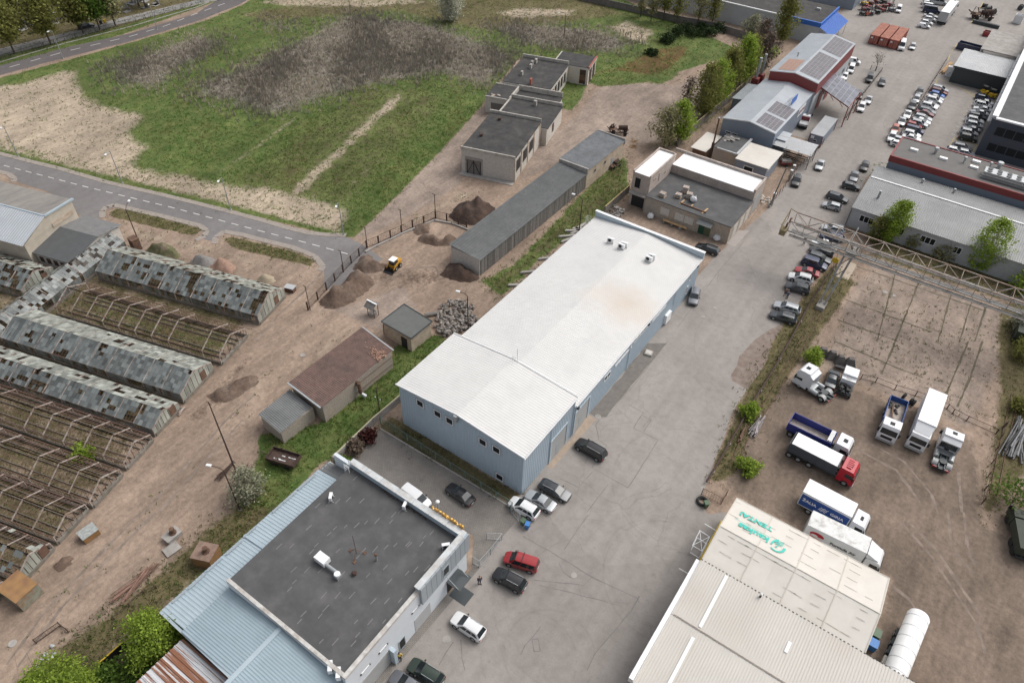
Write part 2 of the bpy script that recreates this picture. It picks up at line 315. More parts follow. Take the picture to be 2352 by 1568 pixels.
def ground_mat():
    m = bpy.data.materials.new('earth_and_grass'); m.use_nodes = True; t = m.node_tree; N = t.nodes.new; L = t.links.new
    b = t.nodes['Principled BSDF']; b.inputs['Roughness'].default_value = .95; b.inputs['Specular IOR Level'].default_value = .2
    g = N("ShaderNodeNewGeometry")
    def noise(sc, det=5, rg=.65, st=None):
        n = N("ShaderNodeTexNoise"); n.inputs['Scale'].default_value = sc; n.inputs['Detail'].default_value = det; n.inputs['Roughness'].default_value = rg
        if st:
            mp = N("ShaderNodeMapping"); mp.inputs['Scale'].default_value = st; mp.inputs['Rotation'].default_value = (0, 0, .35); L(g.outputs['Position'], mp.inputs[0]); L(mp.outputs[0], n.inputs['Vector'])
        else: L(g.outputs['Position'], n.inputs['Vector'])
        return n.outputs[0]
    def math_(op, a, c=None, d=None):
        n = N("ShaderNodeMath"); n.operation = op
        for i, q in enumerate((a, c, d)):
            if q is None: continue
            if isinstance(q, (int, float)): n.inputs[i].default_value = q
            else: L(q, n.inputs[i])
        return n.outputs[0]
    def mr(x, a, c, d, e):
        n = N("ShaderNodeMapRange"); n.inputs[1].default_value = a; n.inputs[2].default_value = c; n.inputs[3].default_value = d; n.inputs[4].default_value = e; L(x, n.inputs[0]); return n.outputs[0]
    fine, mid, big = noise(1.6, 8, .75), noise(.35, 6, .65), noise(.06, 5, .6)
    streak = noise(.45, 6, .7, (1.5, .55, 1))
    edge = math_('ADD', math_('MULTIPLY', fine, .55), math_('MULTIPLY', mid, .75))      # around .65
    col = None
    for k in ('dirt', 'concrete', 'mud', 'grass', 'olive', 'sand', 'reed', 'moss', 'soil'):
        c = GC[k]
        cc = N("ShaderNodeMix"); cc.data_type = 'RGBA'; cc.inputs[6].default_value = tuple(q*.84 for q in c)+(1,); cc.inputs[7].default_value = tuple(q*1.14 for q in c)+(1,)
        if k == 'grass': cc.inputs[6].default_value = (.058, .104, .025, 1); cc.inputs[7].default_value = (.135, .148, .052, 1)
        if k == 'reed': cc.inputs[6].default_value = (.10, .085, .075, 1); cc.inputs[7].default_value = (.25, .225, .195, 1)
        src = {'dirt': streak, 'sand': streak, 'reed': streak, 'mud': streak}.get(k, mid)
        L(mr(src, .3, .7, 0, 1), cc.inputs[0])
        if col is None: col = cc.outputs[2]; continue
        a = N("ShaderNodeAttribute"); a.attribute_name = k
        f = mr(math_('SUBTRACT', math_('MULTIPLY', a.outputs['Fac'], 1.35), edge), -.10, .12, 0, 1)
        mx = N("ShaderNodeMix"); mx.data_type = 'RGBA'; L(f, mx.inputs[0]); L(col, mx.inputs[6]); L(cc.outputs[2], mx.inputs[7]); col = mx.outputs[2]
    patch = noise(.17, 7, .72, (1.5, .6, 1)); rut = noise(.9, 4, .6, (1.7, .35, 1))
    for s, a, c in ((big, .82, 1.18), (fine, .72, 1.28), (patch, .70, 1.30), (rut, .92, 1.08)):
        mx = N("ShaderNodeMix"); mx.data_type = 'RGBA'; mx.blend_type = 'MULTIPLY'; mx.inputs[0].default_value = 1
        L(col, mx.inputs[6]); L(mr(s, .3, .7, a, c), mx.inputs[7]); col = mx.outputs[2]
    L(col, b.inputs['Base Color'])
    bp = N("ShaderNodeBump"); bp.inputs['Strength'].default_value = .6; bp.inputs['Distance'].default_value = .15; L(fine, bp.inputs['Height']); L(bp.outputs[0], b.inputs['Normal'])
    return m
me.materials.append(ground_mat())
ground = bpy.data.objects.new('ground', me); COL.link(ground); tag(ground, 'bare earth, sand, grass and old concrete of the whole site', kind='structure')
# ---------------------------------------------------------------- paved sheets
def wpoly(px, step=2.0, jit=0.):
    q = [P(*p) for p in px]; out = []
    for a, b in zip(q, q[1:]+q[:1]):
        n = max(1, int((b-a).length/step)) if jit else 1
        for i in range(n):
            p = a.lerp(b, i/n); out.append((p.x+random.uniform(-jit, jit), p.y+random.uniform(-jit, jit)))
    return out
def sheet(name, px, z, m, label, jit=0., step=2.0):
    q = wpoly(px, step, jit)
    o = MB().poly([(x, y, z) for x, y in q]).build(name, m)
    if o.data.polygons[0].normal.z < 0: o.data.flip_normals()
    return tag(o, label, kind='structure')
def asphalt(name, c, cracks=.5, arcs=()):
    m = mat(name, c, .9, var=.13, scale=.9, col2=tuple(q*.82 for q in c), s2=.07, lo=.42, hi=.68, bump=.15)
    t = m.node_tree; N = t.nodes.new; L = t.links.new; b = t.nodes['Principled BSDF']; old = b.inputs['Base Color'].links[0].from_socket
    g = N("ShaderNodeNewGeometry")
    def M(op, *a):
        n = N("ShaderNodeMath"); n.operation = op
        for i, q in enumerate(a):
            if isinstance(q, (int, float)): n.inputs[i].default_value = q
            else: L(q, n.inputs[i])
        return n.outputs[0]
    nz = N("ShaderNodeTexNoise"); nz.inputs['Scale'].default_value = .25; nz.inputs['Detail'].default_value = 6; L(g.outputs['Position'], nz.inputs[0])
    ad = N("ShaderNodeVectorMath"); ad.operation = 'MULTIPLY_ADD'; L(nz.outputs['Color'], ad.inputs[0]); ad.inputs[1].default_value = (3, 3, 0); L(g.outputs['Position'], ad.inputs[2])
    vo = N("ShaderNodeTexVoronoi"); vo.feature = 'DISTANCE_TO_EDGE'; vo.inputs['Scale'].default_value = .11; L(ad.outputs[0], vo.inputs[0])
    n2 = N("ShaderNodeTexNoise"); n2.inputs['Scale'].default_value = .05; L(g.outputs['Position'], n2.inputs[0])
    k = M('MULTIPLY', M('LESS_THAN', vo.outputs['Distance'], .006), M('GREATER_THAN', n2.outputs[0], .5))
    fac = M('MULTIPLY', k, cracks)
    # fine gravelly speckle
    n3 = N("ShaderNodeTexNoise"); n3.inputs['Scale'].default_value = 6; n3.inputs['Detail'].default_value = 3; L(g.outputs['Position'], n3.inputs[0])
    fac = M('ADD', fac, M('MULTIPLY', M('SUBTRACT', n3.outputs[0], .5), .35))
    # wheel tracks along the street
    sx = N("ShaderNodeMapping"); sx.inputs['Scale'].default_value = (1.1, .06, 1); L(g.outputs['Position'], sx.inputs[0])
    n4 = N("ShaderNodeTexNoise"); n4.inputs['Scale'].default_value = .6; n4.inputs['Detail'].default_value = 5; L(sx.outputs[0], n4.inputs[0])
    fac = M('ADD', fac, M('MULTIPLY', M('SUBTRACT', n4.outputs[0], .5), .42))
    n5 = N("ShaderNodeTexNoise"); n5.inputs['Scale'].default_value = .9; n5.inputs['Detail'].default_value = 5; L(g.outputs['Position'], n5.inputs[0])
    fac = M('ADD', fac, M('MULTIPLY', M('MAXIMUM', M('SUBTRACT', n5.outputs[0], .62), 0), 2.2))          # oil and dirt stains
    v2 = N("ShaderNodeTexVoronoi"); v2.inputs['Scale'].default_value = .055; L(ad.outputs[0], v2.inputs[0]); sp = N("ShaderNodeSeparateColor"); L(v2.outputs['Color'], sp.inputs[0])
    fac = M('ADD', fac, M('MULTIPLY', M('SUBTRACT', sp.outputs[0], .5), .16))                             # areas laid at different times
    for (cx, cy, r, a) in arcs:                                    # tyre marks left by turning vehicles
        ds = N("ShaderNodeVectorMath"); ds.operation = 'DISTANCE'; L(g.outputs['Position'], ds.inputs[0]); ds.inputs[1].default_value = (cx, cy, .02)
        e = M('SUBTRACT', 1, M('MULTIPLY', M('ABSOLUTE', M('SUBTRACT', ds.outputs['Value'], r)), 5)); e = M('MULTIPLY', M('MAXIMUM', e, 0), M('MULTIPLY', M('GREATER_THAN', nz.outputs[0], .45), a*.6))
        fac = M('ADD', fac, e)
    mx = N("ShaderNodeMix"); mx.data_type = 'RGBA'; L(M('MAXIMUM', M('MINIMUM', fac, 1), -.3), mx.inputs[0]); mx.clamp_factor = False
    L(old, mx.inputs[6]); mx.inputs[7].default_value = (.06, .055, .052, 1); L(mx.outputs[2], b.inputs['Base Color'])
    return m
_arc = []
for (px, r, a) in (((1262, 1500), 5.0, .2), ((1215, 1510), 5.2, .16), ((1500, 1330), 9.0, .12), ((1510, 1300), 6.5, .12), ((1540, 1330), 8, .2), ((1700, 700), 7.0, .22), ((1690, 680), 9, .18), ((1580, 1120), 10, .2), ((1420, 1180), 12, .16), ((1800, 820), 14, .18), ((1350, 1380), 11, .15)):
    q = P(*px); _arc.append((q.x, q.y, r, a))
A_YARD = asphalt('worn_grey_asphalt', (.286, .261, .241), .16, _arc)
A_ROAD = asphalt('smooth_road_asphalt', (.185, .175, .172), .12)
A_ROAD2 = asphalt('dark_road_asphalt', (.12, .108, .108), .1)
sheet('yard_asphalt', [(830, 1600), (1084, 1306), (1187, 1192), (1196, 1135), (1313, 997), (1591, 660), (1600, 640), (1640, 592), (1690, 545), (1730, 510), (1765, 480), (1790, 440), (1830, 385), (1870, 345), (1885, 330), (1780, 300), (1800, 240), (1850, 110), (1900, 70), (1990, -40), (2420, -80), (2520, 200), (2330, 440), (2060, 420), (2022, 388), (1990, 405), (1965, 462), (1942, 520), (1925, 572), (1895, 612), (1830, 700), (1775, 770), (1735, 865), (1690, 930), (1640, 1060), (1625, 1110), (1608, 1152), (1625, 1180), (1670, 1175), (1640, 1290), (1500, 1560), (1470, 1640), (800, 1640)], .02, A_YARD, 'worn grey asphalt of the industrial yard and its street', .12)
sheet('dirt_patch', [T(2, 2, *q) for q in ((2230, 0), (2100, 140), (2000, 310), (2010, 350), (2060, 390), (2160, 430), (2260, 300), (2351, 170), (2400, 0))]+[(1800, 740), (1765, 760)], .026, mat('bare_brown_dirt', (.20, .155, .13), .95, var=.2, scale=1.2, col2=(.25, .21, .185), s2=.3), 'brown bare dirt strip beside the street', .25)
road_px = [(-60, 345), (0, 357), (70, 375), (140, 392), (250, 424), (375, 452), (500, 483), (588, 506), (663, 528), (708, 539), (748, 543), (795, 544), (830, 560), (880, 595), (790, 680), (745, 660), (745, 615), (718, 592), (670, 572), (588, 552), (515, 535), (490, 555), (460, 548), (470, 535), (455, 522), (370, 500), (300, 484), (262, 476), (240, 482), (230, 500), (200, 505), (150, 470), (110, 440), (60, 425), (34, 415), (20, 402), (-60, 385)]
sheet('road', road_px, .02, A_ROAD, 'grey two-lane road with a dashed white centre line', .05, 1.5)
sheet('cemetery_road', [(-60, 168), (0, 151), (150, 110), (300, 77), (450, 32), (500, 0), (560, -30), (640, -40), (548, 12), (450, 50), (300, 95), (150, 133), (0, 173), (-60, 190)], .02, A_ROAD2, 'dark asphalt road along the cemetery', .05)
sheet('cemetery_path', [(-60, 130), (0, 112), (175, 70), (275, 42), (475, -5), (560, -30), (580, -12), (480, 5), (280, 55), (180, 85), (0, 130), (-60, 146)], .02, mat('grey_path', (.25, .24, .23), .9, var=.12, scale=.8), 'grey path inside the cemetery')
BRICKPAV = mat('brick_paving', (.235, .215, .195), .9, var=.16, scale=.6, col2=(.185, .172, .16), s2=.2, bump=.2)
def add_pavers(m):
    t = m.node_tree; N = t.nodes.new; L = t.links.new; b = t.nodes['Principled BSDF']; old = b.inputs['Base Color'].links[0].from_socket
    g = N("ShaderNodeNewGeometry"); br = N("ShaderNodeTexBrick"); br.inputs['Scale'].default_value = 1.6; br.inputs['Mortar Size'].default_value = .035
    br.inputs['Color1'].default_value = (1, 1, 1, 1); br.inputs['Color2'].default_value = (.86, .86, .86, 1); br.inputs['Mortar'].default_value = (.55, .55, .55, 1)
    L(g.outputs['Position'], br.inputs[0]); mx = N("ShaderNodeMix"); mx.data_type = 'RGBA'; mx.blend_type = 'MULTIPLY'; mx.inputs[0].default_value = 1
    L(old, mx.inputs[6]); L(br.outputs[0], mx.inputs[7]); L(mx.outputs[2], b.inputs['Base Color'])
add_pavers(BRICKPAV)
sheet('brick_paving', [(800, 1050), (873, 985), (1180, 1168), (1190, 1192), (1092, 1302), (1108, 1297), (850, 1600), (800, 1600), (1084, 1306), (1088, 1230)], .028, BRICKPAV, 'brick paving in front of and beside the dark-roofed office', 0)
APRON = mat('sandy_concrete', (.36, .285, .22), .9, var=.16, scale=1.5, col2=(.30, .25, .21), s2=.5)
sheet('door_apron', [T(2, 2, *q) for q in ((315, 1150), (555, 880), (700, 670), (775, 712), (640, 870), (480, 1040), (370, 1170))], .03, APRON, 'sandy concrete ramp at the two grey gates', .06, 1)
sheet('concrete_apron', [T(2, 1, *q) for q in ((1955, 665), (2030, 545), (2180, 552), (2050, 700))], .03, mat('pale_concrete', (.33, .30, .28), .9, var=.1), 'pale concrete slab at the building end', .05, 1)
sheet('crane_slab', [T(3, 1, *q) for q in ((600, 965), (720, 815), (810, 865), (740, 1005))], .012, mat('cream_concrete', (.42, .35, .28), .9, var=.1), 'cream concrete slab under the gantry crane leg', .08, 1)
sheet('wall_foot_shade', [T(2, 2, *q) for q in ((715, 655), (1000, 330), (1240, 20), (1420, 15), (1330, 130), (1000, 530), (860, 690), (775, 705))], .024, mat('shade_toned_asphalt', (.17, .155, .142), .95, var=.2, scale=1.2), 'strip of asphalt darkened as shade along the warehouse wall', .15, 1.5)  # contact shade at the wall foot, painted as a darker sheet
# seams and repairs in the asphalt
sm = MB()
def seam(pts, wd=.10, z=.031):
    q = [P(*p) for p in pts]
    for a, b in zip(q, q[1:]):
        n = max(1, int((b-a).length/1.2)); d = (b-a).normalized(); nrm = Vector((-d.y, d.x, 0)); last = None
        for i in range(n+1):
            c = a.lerp(b, i/n)+nrm*random.uniform(-.05, .05); wv = wd*random.uniform(.4, 1.2)/2
            cur = ((c-nrm*wv).x, (c-nrm*wv).y, z), ((c+nrm*wv).x, (c+nrm*wv).y, z)
            if last: sm.poly([last[0], cur[0], cur[1], last[1]])
            last = cur
for tx, ty, L_ in ((2, 2, [(1430, 0), (1180, 320), (1010, 530), (980, 530)]), (2, 2, [(1075, 580), (1205, 655), (1115, 795), (1345, 905), (1065, 1345), (735, 1160), (780, 1090)]), (2, 2, [(800, 720), (770, 770), (800, 910), (870, 960)]), (2, 2, [(440, 1255), (610, 1340), (740, 1200)]),
                   (2, 2, [(1200, 680), (1280, 720), (1210, 830)]), (2, 2, [(880, 1310), (740, 1500), (690, 1568)]), (2, 3, [(100, 220), (430, 405), (720, 590), (1150, 790), (1165, 830)]), (2, 3, [(700, 20), (480, 340)]), (2, 3, [(250, 665), (700, 780), (1000, 860)]),
                   (2, 3, [(430, 455), (470, 540), (540, 600)]), (2, 3, [(740, 590), (660, 670), (200, 620)]), (2, 3, [(1170, 770), (1100, 900), (760, 1300), (690, 1450)]), (2, 3, [(185, 1165), (240, 1160), (260, 1270), (200, 1280), (185, 1165)]), (2, 3, [(265, 1050), (120, 1220), (80, 1310)]),
                   (1, 3, [(1880, 1170), (1890, 1310), (1920, 1450)]), (1, 3, [(1810, 1190), (1680, 1400)]), (2, 1, [(2130, 650), (1880, 950), (1520, 1440)]), (3, 1, [(100, 90), (-40, 290), (-160, 450)])):
    seam([T(tx, ty, *q) for q in L_])
tag(sm.build('asphalt_seams', mat('tar_seam', (.175, .163, .155), .9, var=.25)), 'dark repair seams and cracks in the yard asphalt', kind='structure')
sm = MB()
for L_ in ([(1190, 870), (1000, 1568)], [(1395, 1000), (1170, 1568)], [(1690, 1110), (1560, 1568)], [(1880, 1170), (1760, 1568)], [(700, 1180), (1500, 1480)], [(640, 1370), (1200, 1568)], [(820, 880), (2000, 1290)], [(2010, 1220), (1900, 1568)]): seam([T(3, 1, *q) for q in L_], .3, .012)
for L_ in ([(1170, 0), (1040, 300)], [(1840, 0), (1640, 480)], [(1970, 0), (1860, 330), (1740, 600)], [(620, 0), (1200, 250), (1420, 330)]): seam([T(3, 2, *q) for q in L_], .35, .012)
_sj = sm; sm = MB()
for tx, ty, L_ in ((3, 3, [(1230, 100), (1500, 400), (1700, 700), (1900, 1000), (2000, 1300)]), (3, 3, [(1290, 80), (1570, 380), (1770, 680), (1960, 960)]), (3, 3, [(1650, 0), (1680, 250), (1760, 430), (1880, 560)]), (3, 3, [(1800, 0), (1830, 300), (1900, 480)]), (3, 2, [(860, 900), (1250, 1100), (1500, 1400), (1560, 1568)]), (3, 2, [(800, 980), (1180, 1180), (1400, 1480)]), (3, 2, [(1750, 1200), (1780, 1568)]), (3, 3, [(1050, 600), (1300, 800), (1500, 1100)]),
                   (0, 3, [(60, 1400), (420, 900), (900, 400), (1300, 0)]), (0, 3, [(160, 1420), (560, 880), (1020, 400), (1440, 0)]), (0, 2, [(1330, 1568), (1700, 1150), (2100, 700), (2351, 480)]), (0, 2, [(1460, 1568), (1820, 1170), (2230, 720)]), (1, 1, [(0, 1568), (200, 1330), (420, 1130), (640, 900)]), (1, 1, [(1000, 1100), (1400, 900), (1640, 880), (1700, 980)])): seam([T(tx, ty, *q) for q in L_], .42, .008)
tag(sm.build('wheel_ruts', mat('packed_rut', (.20, .158, .13), .95, var=.3, scale=.8, col2=(.26, .205, .17), s2=.4)), 'wheel ruts pressed into the dirt', kind='structure'); sm = _sj
tag(sm.build('slab_joints', mat('weedy_joint', (.105, .09, .06), .95, var=.4, scale=1)), 'weedy joints between the broken concrete slabs', kind='structure')
mh = MB()
for tx, ty, u, v, r in ((2, 1, 1865, 1262, .35), (2, 1, 1755, 1345, .35), (2, 2, 790, 690, .45), (2, 3, 568, 578, .4), (1, 3, 1752, 1165, .45), (1, 2, 430, 125, .4), (3, 1, 1075, 1115, .45), (3, 1, 1155, 1147, .35), (0, 3, 115, 1205, .45)):
    q = TP(tx, ty, u, v)
    mh.tube((q.x, q.y, -.05), (q.x, q.y, .05), r, r, 16)
tag(mh.build('manhole_covers', C['concrete']), 'round manhole covers in the yard', kind='structure')
# road lines
def dashes(px, dash, gap, wd, m, name, label):
    q = [P(*p) for p in px]; b = MB(); pos = 0; 
    for a, c in zip(q, q[1:]):
        L_ = (c-a).length; d = (c-a)/L_; n = Vector((-d.y, d.x, 0))*wd/2; s = -pos
        while s < L_:
            e = min(s+dash, L_); s0 = max(s, 0)
            if e > s0: b.poly([(v.x, v.y, .027) for v in (a+d*s0-n, a+d*e-n, a+d*e+n, a+d*s0+n)])
            s += dash+gap
        pos = L_-(s-dash-gap)
        if pos > dash+gap: pos -= dash+gap
    tag(b.build(name, m), label, kind='structure')
dashes([(-40, 367), (8, 380), (54, 392), (200, 430), (400, 478), (588, 528), (690, 554), (812, 587)], 1.55, 1.4, .16, C['white_line'], 'road_line', 'dashed white centre line of the grey road')
dashes([(-30, 167), (14, 157), (150, 119), (300, 84), (380, 60), (450, 32), (532, 3)], 2.6, 2.6, .2, C['white_line'], 'cemetery_road_line', 'dashed white centre line of the cemetery road')
# kerbs
def kerb(px, name, label, m, wd=.25, h=.1):
    q = [P(*p) for p in px]; b = MB()
    for a, c in zip(q, q[1:]): b.bar(a+Vector((0, 0, h/2)), c+Vector((0, 0, h/2)), wd, h)
    tag(b.build(name, m), label, kind='structure')
KG = mat('gravel_shoulder', (.29, .255, .225), .95, var=.2, scale=2)
for i, L_ in enumerate(([(-60, 341), (0, 353), (70, 371), (140, 388), (250, 420), (375, 448), (500, 479), (588, 502), (663, 524), (708, 535), (748, 539), (795, 540)],
                        [(30, 418), (34, 411), (20, 400), (-20, 390)], [(236, 500), (235, 485), (245, 475), (262, 471), (300, 480), (370, 496), (460, 519), (474, 530), (470, 542), (450, 552)], [(492, 560), (496, 545), (515, 532), (560, 540), (588, 548), (670, 568), (722, 588), (742, 612), (735, 622)])):
    kerb(L_, 'gravel_kerb', 'pale gravel shoulder along the grey road', KG, 1.1, .06)
kerb([(-60, 160), (0, 143.5), (150, 100), (300, 62), (450, 18), (480, 6)], 'pale_kerb', 'pale kerb along the cemetery road', C['concrete'], .3, .12)
kerb([(873, 984), (1176, 1166)], 'paving_kerb', 'concrete kerb of the brick paving', C['concrete'], .2, .12)
# painted bays
yl = MB(); wl = MB()
def line(b, pts, wd, z=.028):
    q = [P(*p) for p in pts]
    for a, c in zip(q, q[1:]):
        d = (c-a).normalized(); n = Vector((-d.y, d.x, 0))*wd/2
        b.poly([(v.x, v.y, z) for v in (a-n, c-n, c+n, a+n)])
for L_ in ([(1540, 770), (1560, 720), (1920, 880)], [(1820, 840), (1900, 900)], [(1850, 845), (1915, 890)], [(1800, 1040), (1830, 1060), (1810, 1100)], [(1675, 1335), (1710, 1265), (1920, 1330), (1880, 1400)], [(1720, 1280), (1830, 1400)], [(1700, 1300), (1780, 1380)], [(1650, 560), (1675, 500)], [(1690, 470), (1740, 400)], [(1860, 220), (1980, 20)]):
    line(yl, [T(3, 0, *q) for q in L_], .14)
for k in range(9): line(wl, [T(3, 0, 1890-k*22, 960+k*35), T(3, 0, 1860-k*22, 950+k*35)], .12)
for L_ in ([(1770, 105), (1870, 165)], [(1535, 515), (1655, 585)]): line(wl, [T(2, 3, *q) for q in L_], .14, .031)
tag(yl.build('yellow_markings', C['yellow_line']), 'yellow bay lines in the car park', kind='structure')
tag(wl.build('white_markings', C['white_line']), 'white bay lines in the car park', kind='structure')
# ---------------------------------------------------------------- building helpers
def wbox(p, n, x0, x1, y0, y1, z0, z1, m): return MB().box(min(x0, x1), max(x0, x1), min(y0, y1), max(y0, y1), z0, z1).build(n, m, p)
def win_x(p, x, sgn, y0, y1, z0, z1, fm=None, n=1, fw=.12, name='window', gm=None, dep=.06):
    """window with frame on a wall of constant x, facing sgn"""
    fm = fm or C['white_trim']; y0, y1 = sorted((y0, y1)); z0, z1 = sorted((z0, z1)); b = MB(); a, e = sorted((x-sgn*.05, x+sgn*dep))
    b.box(a, e, y0, y1, z0, z0+fw); b.box(a, e, y0, y1, z1-fw, z1); b.box(a, e, y0, y0+fw, z0+fw, z1-fw); b.box(a, e, y1-fw, y1, z0+fw, z1-fw)
    for k in range(1, n): yy = y0+(y1-y0)*k/n; b.box(a, e, yy-fw/2, yy+fw/2, z0+fw, z1-fw)
    f = b.build(name, fm, p); a, e = sorted((x-sgn*.05, x+sgn*.02))
    MB().box(a, e, y0+fw*.8, y1-fw*.8, z0+fw*.8, z1-fw*.8).build('pane', gm or C['glass'], f); return f
def win_y(p, y, sgn, x0, x1, z0, z1, fm=None, n=1, fw=.12, name='window', gm=None, dep=.06):
    fm = fm or C['white_trim']; x0, x1 = sorted((x0, x1)); z0, z1 = sorted((z0, z1)); b = MB(); a, e = sorted((y-sgn*.05, y+sgn*dep))
    b.box(x0, x1, a, e, z0, z0+fw); b.box(x0, x1, a, e, z1-fw, z1); b.box(x0, x0+fw, a, e, z0+fw, z1-fw); b.box(x1-fw, x1, a, e, z0+fw, z1-fw)
    for k in range(1, n): xx = x0+(x1-x0)*k/n; b.box(xx-fw/2, xx+fw/2, a, e, z0+fw, z1-fw)
    f = b.build(name, fm, p); a, e = sorted((y-sgn*.05, y+sgn*.02))
    MB().box(x0+fw*.8, x1-fw*.8, a, e, z0+fw*.8, z1-fw*.8).build('pane', gm or C['glass'], f); return f
def pxwin_x(p, x, sgn, tx, ty, a, b, **k):       # two opposite corners measured on the wall
    y0, z0 = onX(*T(tx, ty, *a), x); y1, z1 = onX(*T(tx, ty, *b), x); return win_x(p, x, sgn, y0, y1, z0, z1, **k)
def pxwin_y(p, y, sgn, tx, ty, a, b, **k):
    x0, z0 = onY(*T(tx, ty, *a), y); x1, z1 = onY(*T(tx, ty, *b), y); return win_y(p, y, sgn, x0, x1, z0, z1, **k)
def split_wall(b, a, c, z0, z1, pitch=.45, dep=.04, out=None, mi=0):   # vertical ribbed wall between ground points a, c
    a, c = Vector((a[0], a[1], z0)), Vector((c[0], c[1], z0)); b.corr(a, c, a+Vector((0, 0, z1-z0)), pitch, dep, mi, out, .45)
# ---------------------------------------------------------------- the long white-roofed warehouse
X0, X1, Y0, YS, Y1 = -49.0, -28.6, 46.3, 58.5, 99.6
XM = (X0+X1)/2
def ribbed_gable(b, x0, x1, y, z0, ze, zr, sgn, pitch=.45, mi=0):     # ribbed gable wall of constant y
    n = int((x1-x0)/pitch); p = (x1-x0)/n; xm = (x0+x1)/2
    zt = lambda x: ze+(zr-ze)*(1-abs(x-xm)/(xm-x0)); pr = []
    for k in range(n):
        x = x0+k*p; pr += [(x, 0), (x+p*.45, 0), (x+p*.55, .04), (x+p*.92, .04)]
    pr.append((x1, 0)); vs = []
    for x, h in pr: vs += [(x, y+sgn*h, z0), (x, y+sgn*h, zt(x))]
    b.raw(vs, [(2*i, 2*i+2, 2*i+3, 2*i+1) for i in range(len(pr)-1)], mi)
wh = thing('warehouse', 'long warehouse with a white ribbed roof and blue grey ribbed metal walls', 'warehouse', (XM, 70, 0))
b = MB(); ribbed_gable(b, X0, X1, Y0, 0, 8.1, 9.0, -1)
split_wall(b, (X1, Y0), (X1, YS), 0, 8.1, out=Vector((1, 0, 0))); split_wall(b, (X0, YS), (X0, Y0), 0, 8.1, out=Vector((-1, 0, 0)))
split_wall(b, (X1, YS), (X1, Y1), 0, 6.3, out=Vector((1, 0, 0))); split_wall(b, (X0, Y1), (X0, YS), 0, 6.3, out=Vector((-1, 0, 0)))
ribbed_gable(b, X0, X1, Y1, 0, 6.3, 7.1, 1)
b.poly([(X0, YS, 6.2), (X1, YS, 6.2), (X1, YS, 8.1), (XM, YS, 9.0), (X0, YS, 8.1)])
b.build('wall', C['blue_sheet'], wh)
def stain_roof():
    m = mat('white_roof_with_stain', (.635, .63, .615), .5, var=.035, scale=.7, col2=(.58, .575, .565), s2=.16, lo=.45, hi=.75)
    t = m.node_tree; N = t.nodes.new; L = t.links.new; bs = t.nodes['Principled BSDF']; old = bs.inputs['Base Color'].links[0].from_socket
    q = P(1436, 700, 6.6); g = N("ShaderNodeNewGeometry"); mp = N("ShaderNodeMapping"); mp.inputs['Location'].default_value = (-q.x, -q.y, 0); L(g.outputs['Position'], mp.inputs[0])
    sc = N("ShaderNodeVectorMath"); sc.operation = 'MULTIPLY'; sc.inputs[1].default_value = (.13, .16, 0); L(mp.outputs[0], sc.inputs[0])
    ln = N("ShaderNodeVectorMath"); ln.operation = 'LENGTH'; L(sc.outputs[0], ln.inputs[0])
    nz = N("ShaderNodeTexNoise"); nz.inputs['Scale'].default_value = .3; nz.inputs['Detail'].default_value = 5; L(g.outputs['Position'], nz.inputs[0])
    ad = N("ShaderNodeMath"); ad.operation = 'ADD'; L(ln.outputs['Value'], ad.inputs[0]); L(nz.outputs[0], ad.inputs[1])
    mr = N("ShaderNodeMapRange"); mr.inputs[1].default_value = .55; mr.inputs[2].default_value = 1.5; mr.inputs[3].default_value = .46; mr.inputs[4].default_value = 0; L(ad.outputs[0], mr.inputs[0])
    mx = N("ShaderNodeMix"); mx.data_type = 'RGBA'; L(mr.outputs[0], mx.inputs[0]); L(old, mx.inputs[6]); mx.inputs[7].default_value = (.56, .42, .29, 1); L(mx.outputs[2], bs.inputs['Base Color']); return m
C['main_roof'] = stain_roof()
def gable_roof(b, x0, x1, y0, y1, ze, zr, ov=.25, pitch=.42, dep=.045, mi=0):
    xm = (x0+x1)/2; k = (zr-ze)/(xm-x0)
    for s in (-1, 1):
        xe = x0-ov if s < 0 else x1+ov; zz = ze-k*ov+.12
        b.corr((xm, y0-ov, zr+.12), (xm, y1+.0, zr+.12), (xe, y0-ov, zz), pitch, dep, mi, Vector((0, 0, 1)), .3)
b = MB(); gable_roof(b, X0, X1, Y0, YS, 8.1, 9.0, dep=.03); gable_roof(b, X0, X1, YS+.02, Y1-.2, 6.3, 7.1, dep=.03)
rf = b.build('roof', C['main_roof'], wh)
b = MB()
for (y, ze, zr) in ((Y0-.3, 8.1, 9.0), (YS+.05, 8.1, 9.0)):
    b.bar((X0-.3, y, ze+.1), (XM, y, zr+.14), .12, .22); b.bar((XM, y, zr+.14), (X1+.3, y, ze+.1), .12, .22)
for (ya, yb, z) in ((Y0-.3, YS, 8.0), (YS+.1, Y1, 6.2)):
    for x in (X0-.3, X1+.3): b.bar((x, ya, z), (x, yb, z), .14, .18)
b.build('eaves_trim', C['white_trim'], wh)
b = MB(); b.box(X0-.35, X1+.35, Y1-.1, Y1+.35, 6.0, 7.55); b.build('parapet', C['blue_trim'], wh)
MB().box(X0-.42, X1+.42, Y1-.17, Y1+.42, 7.55, 7.62).build('parapet_cap', C['white_trim'], wh)
b = MB()
for y, h in ((52.6, 7.9), (58.3, 7.9), (58.75, 6.1), (74.5, 6.1), (90, 6.1)): MB().tube((X1+.14, y, .1), (X1+.14, y, h), .06).build('downpipe', C['blue_trim'], wh)
for (u, v) in ((1510, 565), (1670, 660), (1780, 725), (2085, 920), (2210, 990), (2240, 1240)):
    x, z = onY(*T(1, 2, u, v), Y0); f = win_y(wh, Y0-.05, -1, x-.6, x+.6, z-.65, z+.55, C['white_trim'], 1, .09)
    MB().box(x-.78, x+.78, Y0-.06, Y0-.03, z-.83, z+.73).build('window_surround', C['panel'], f)
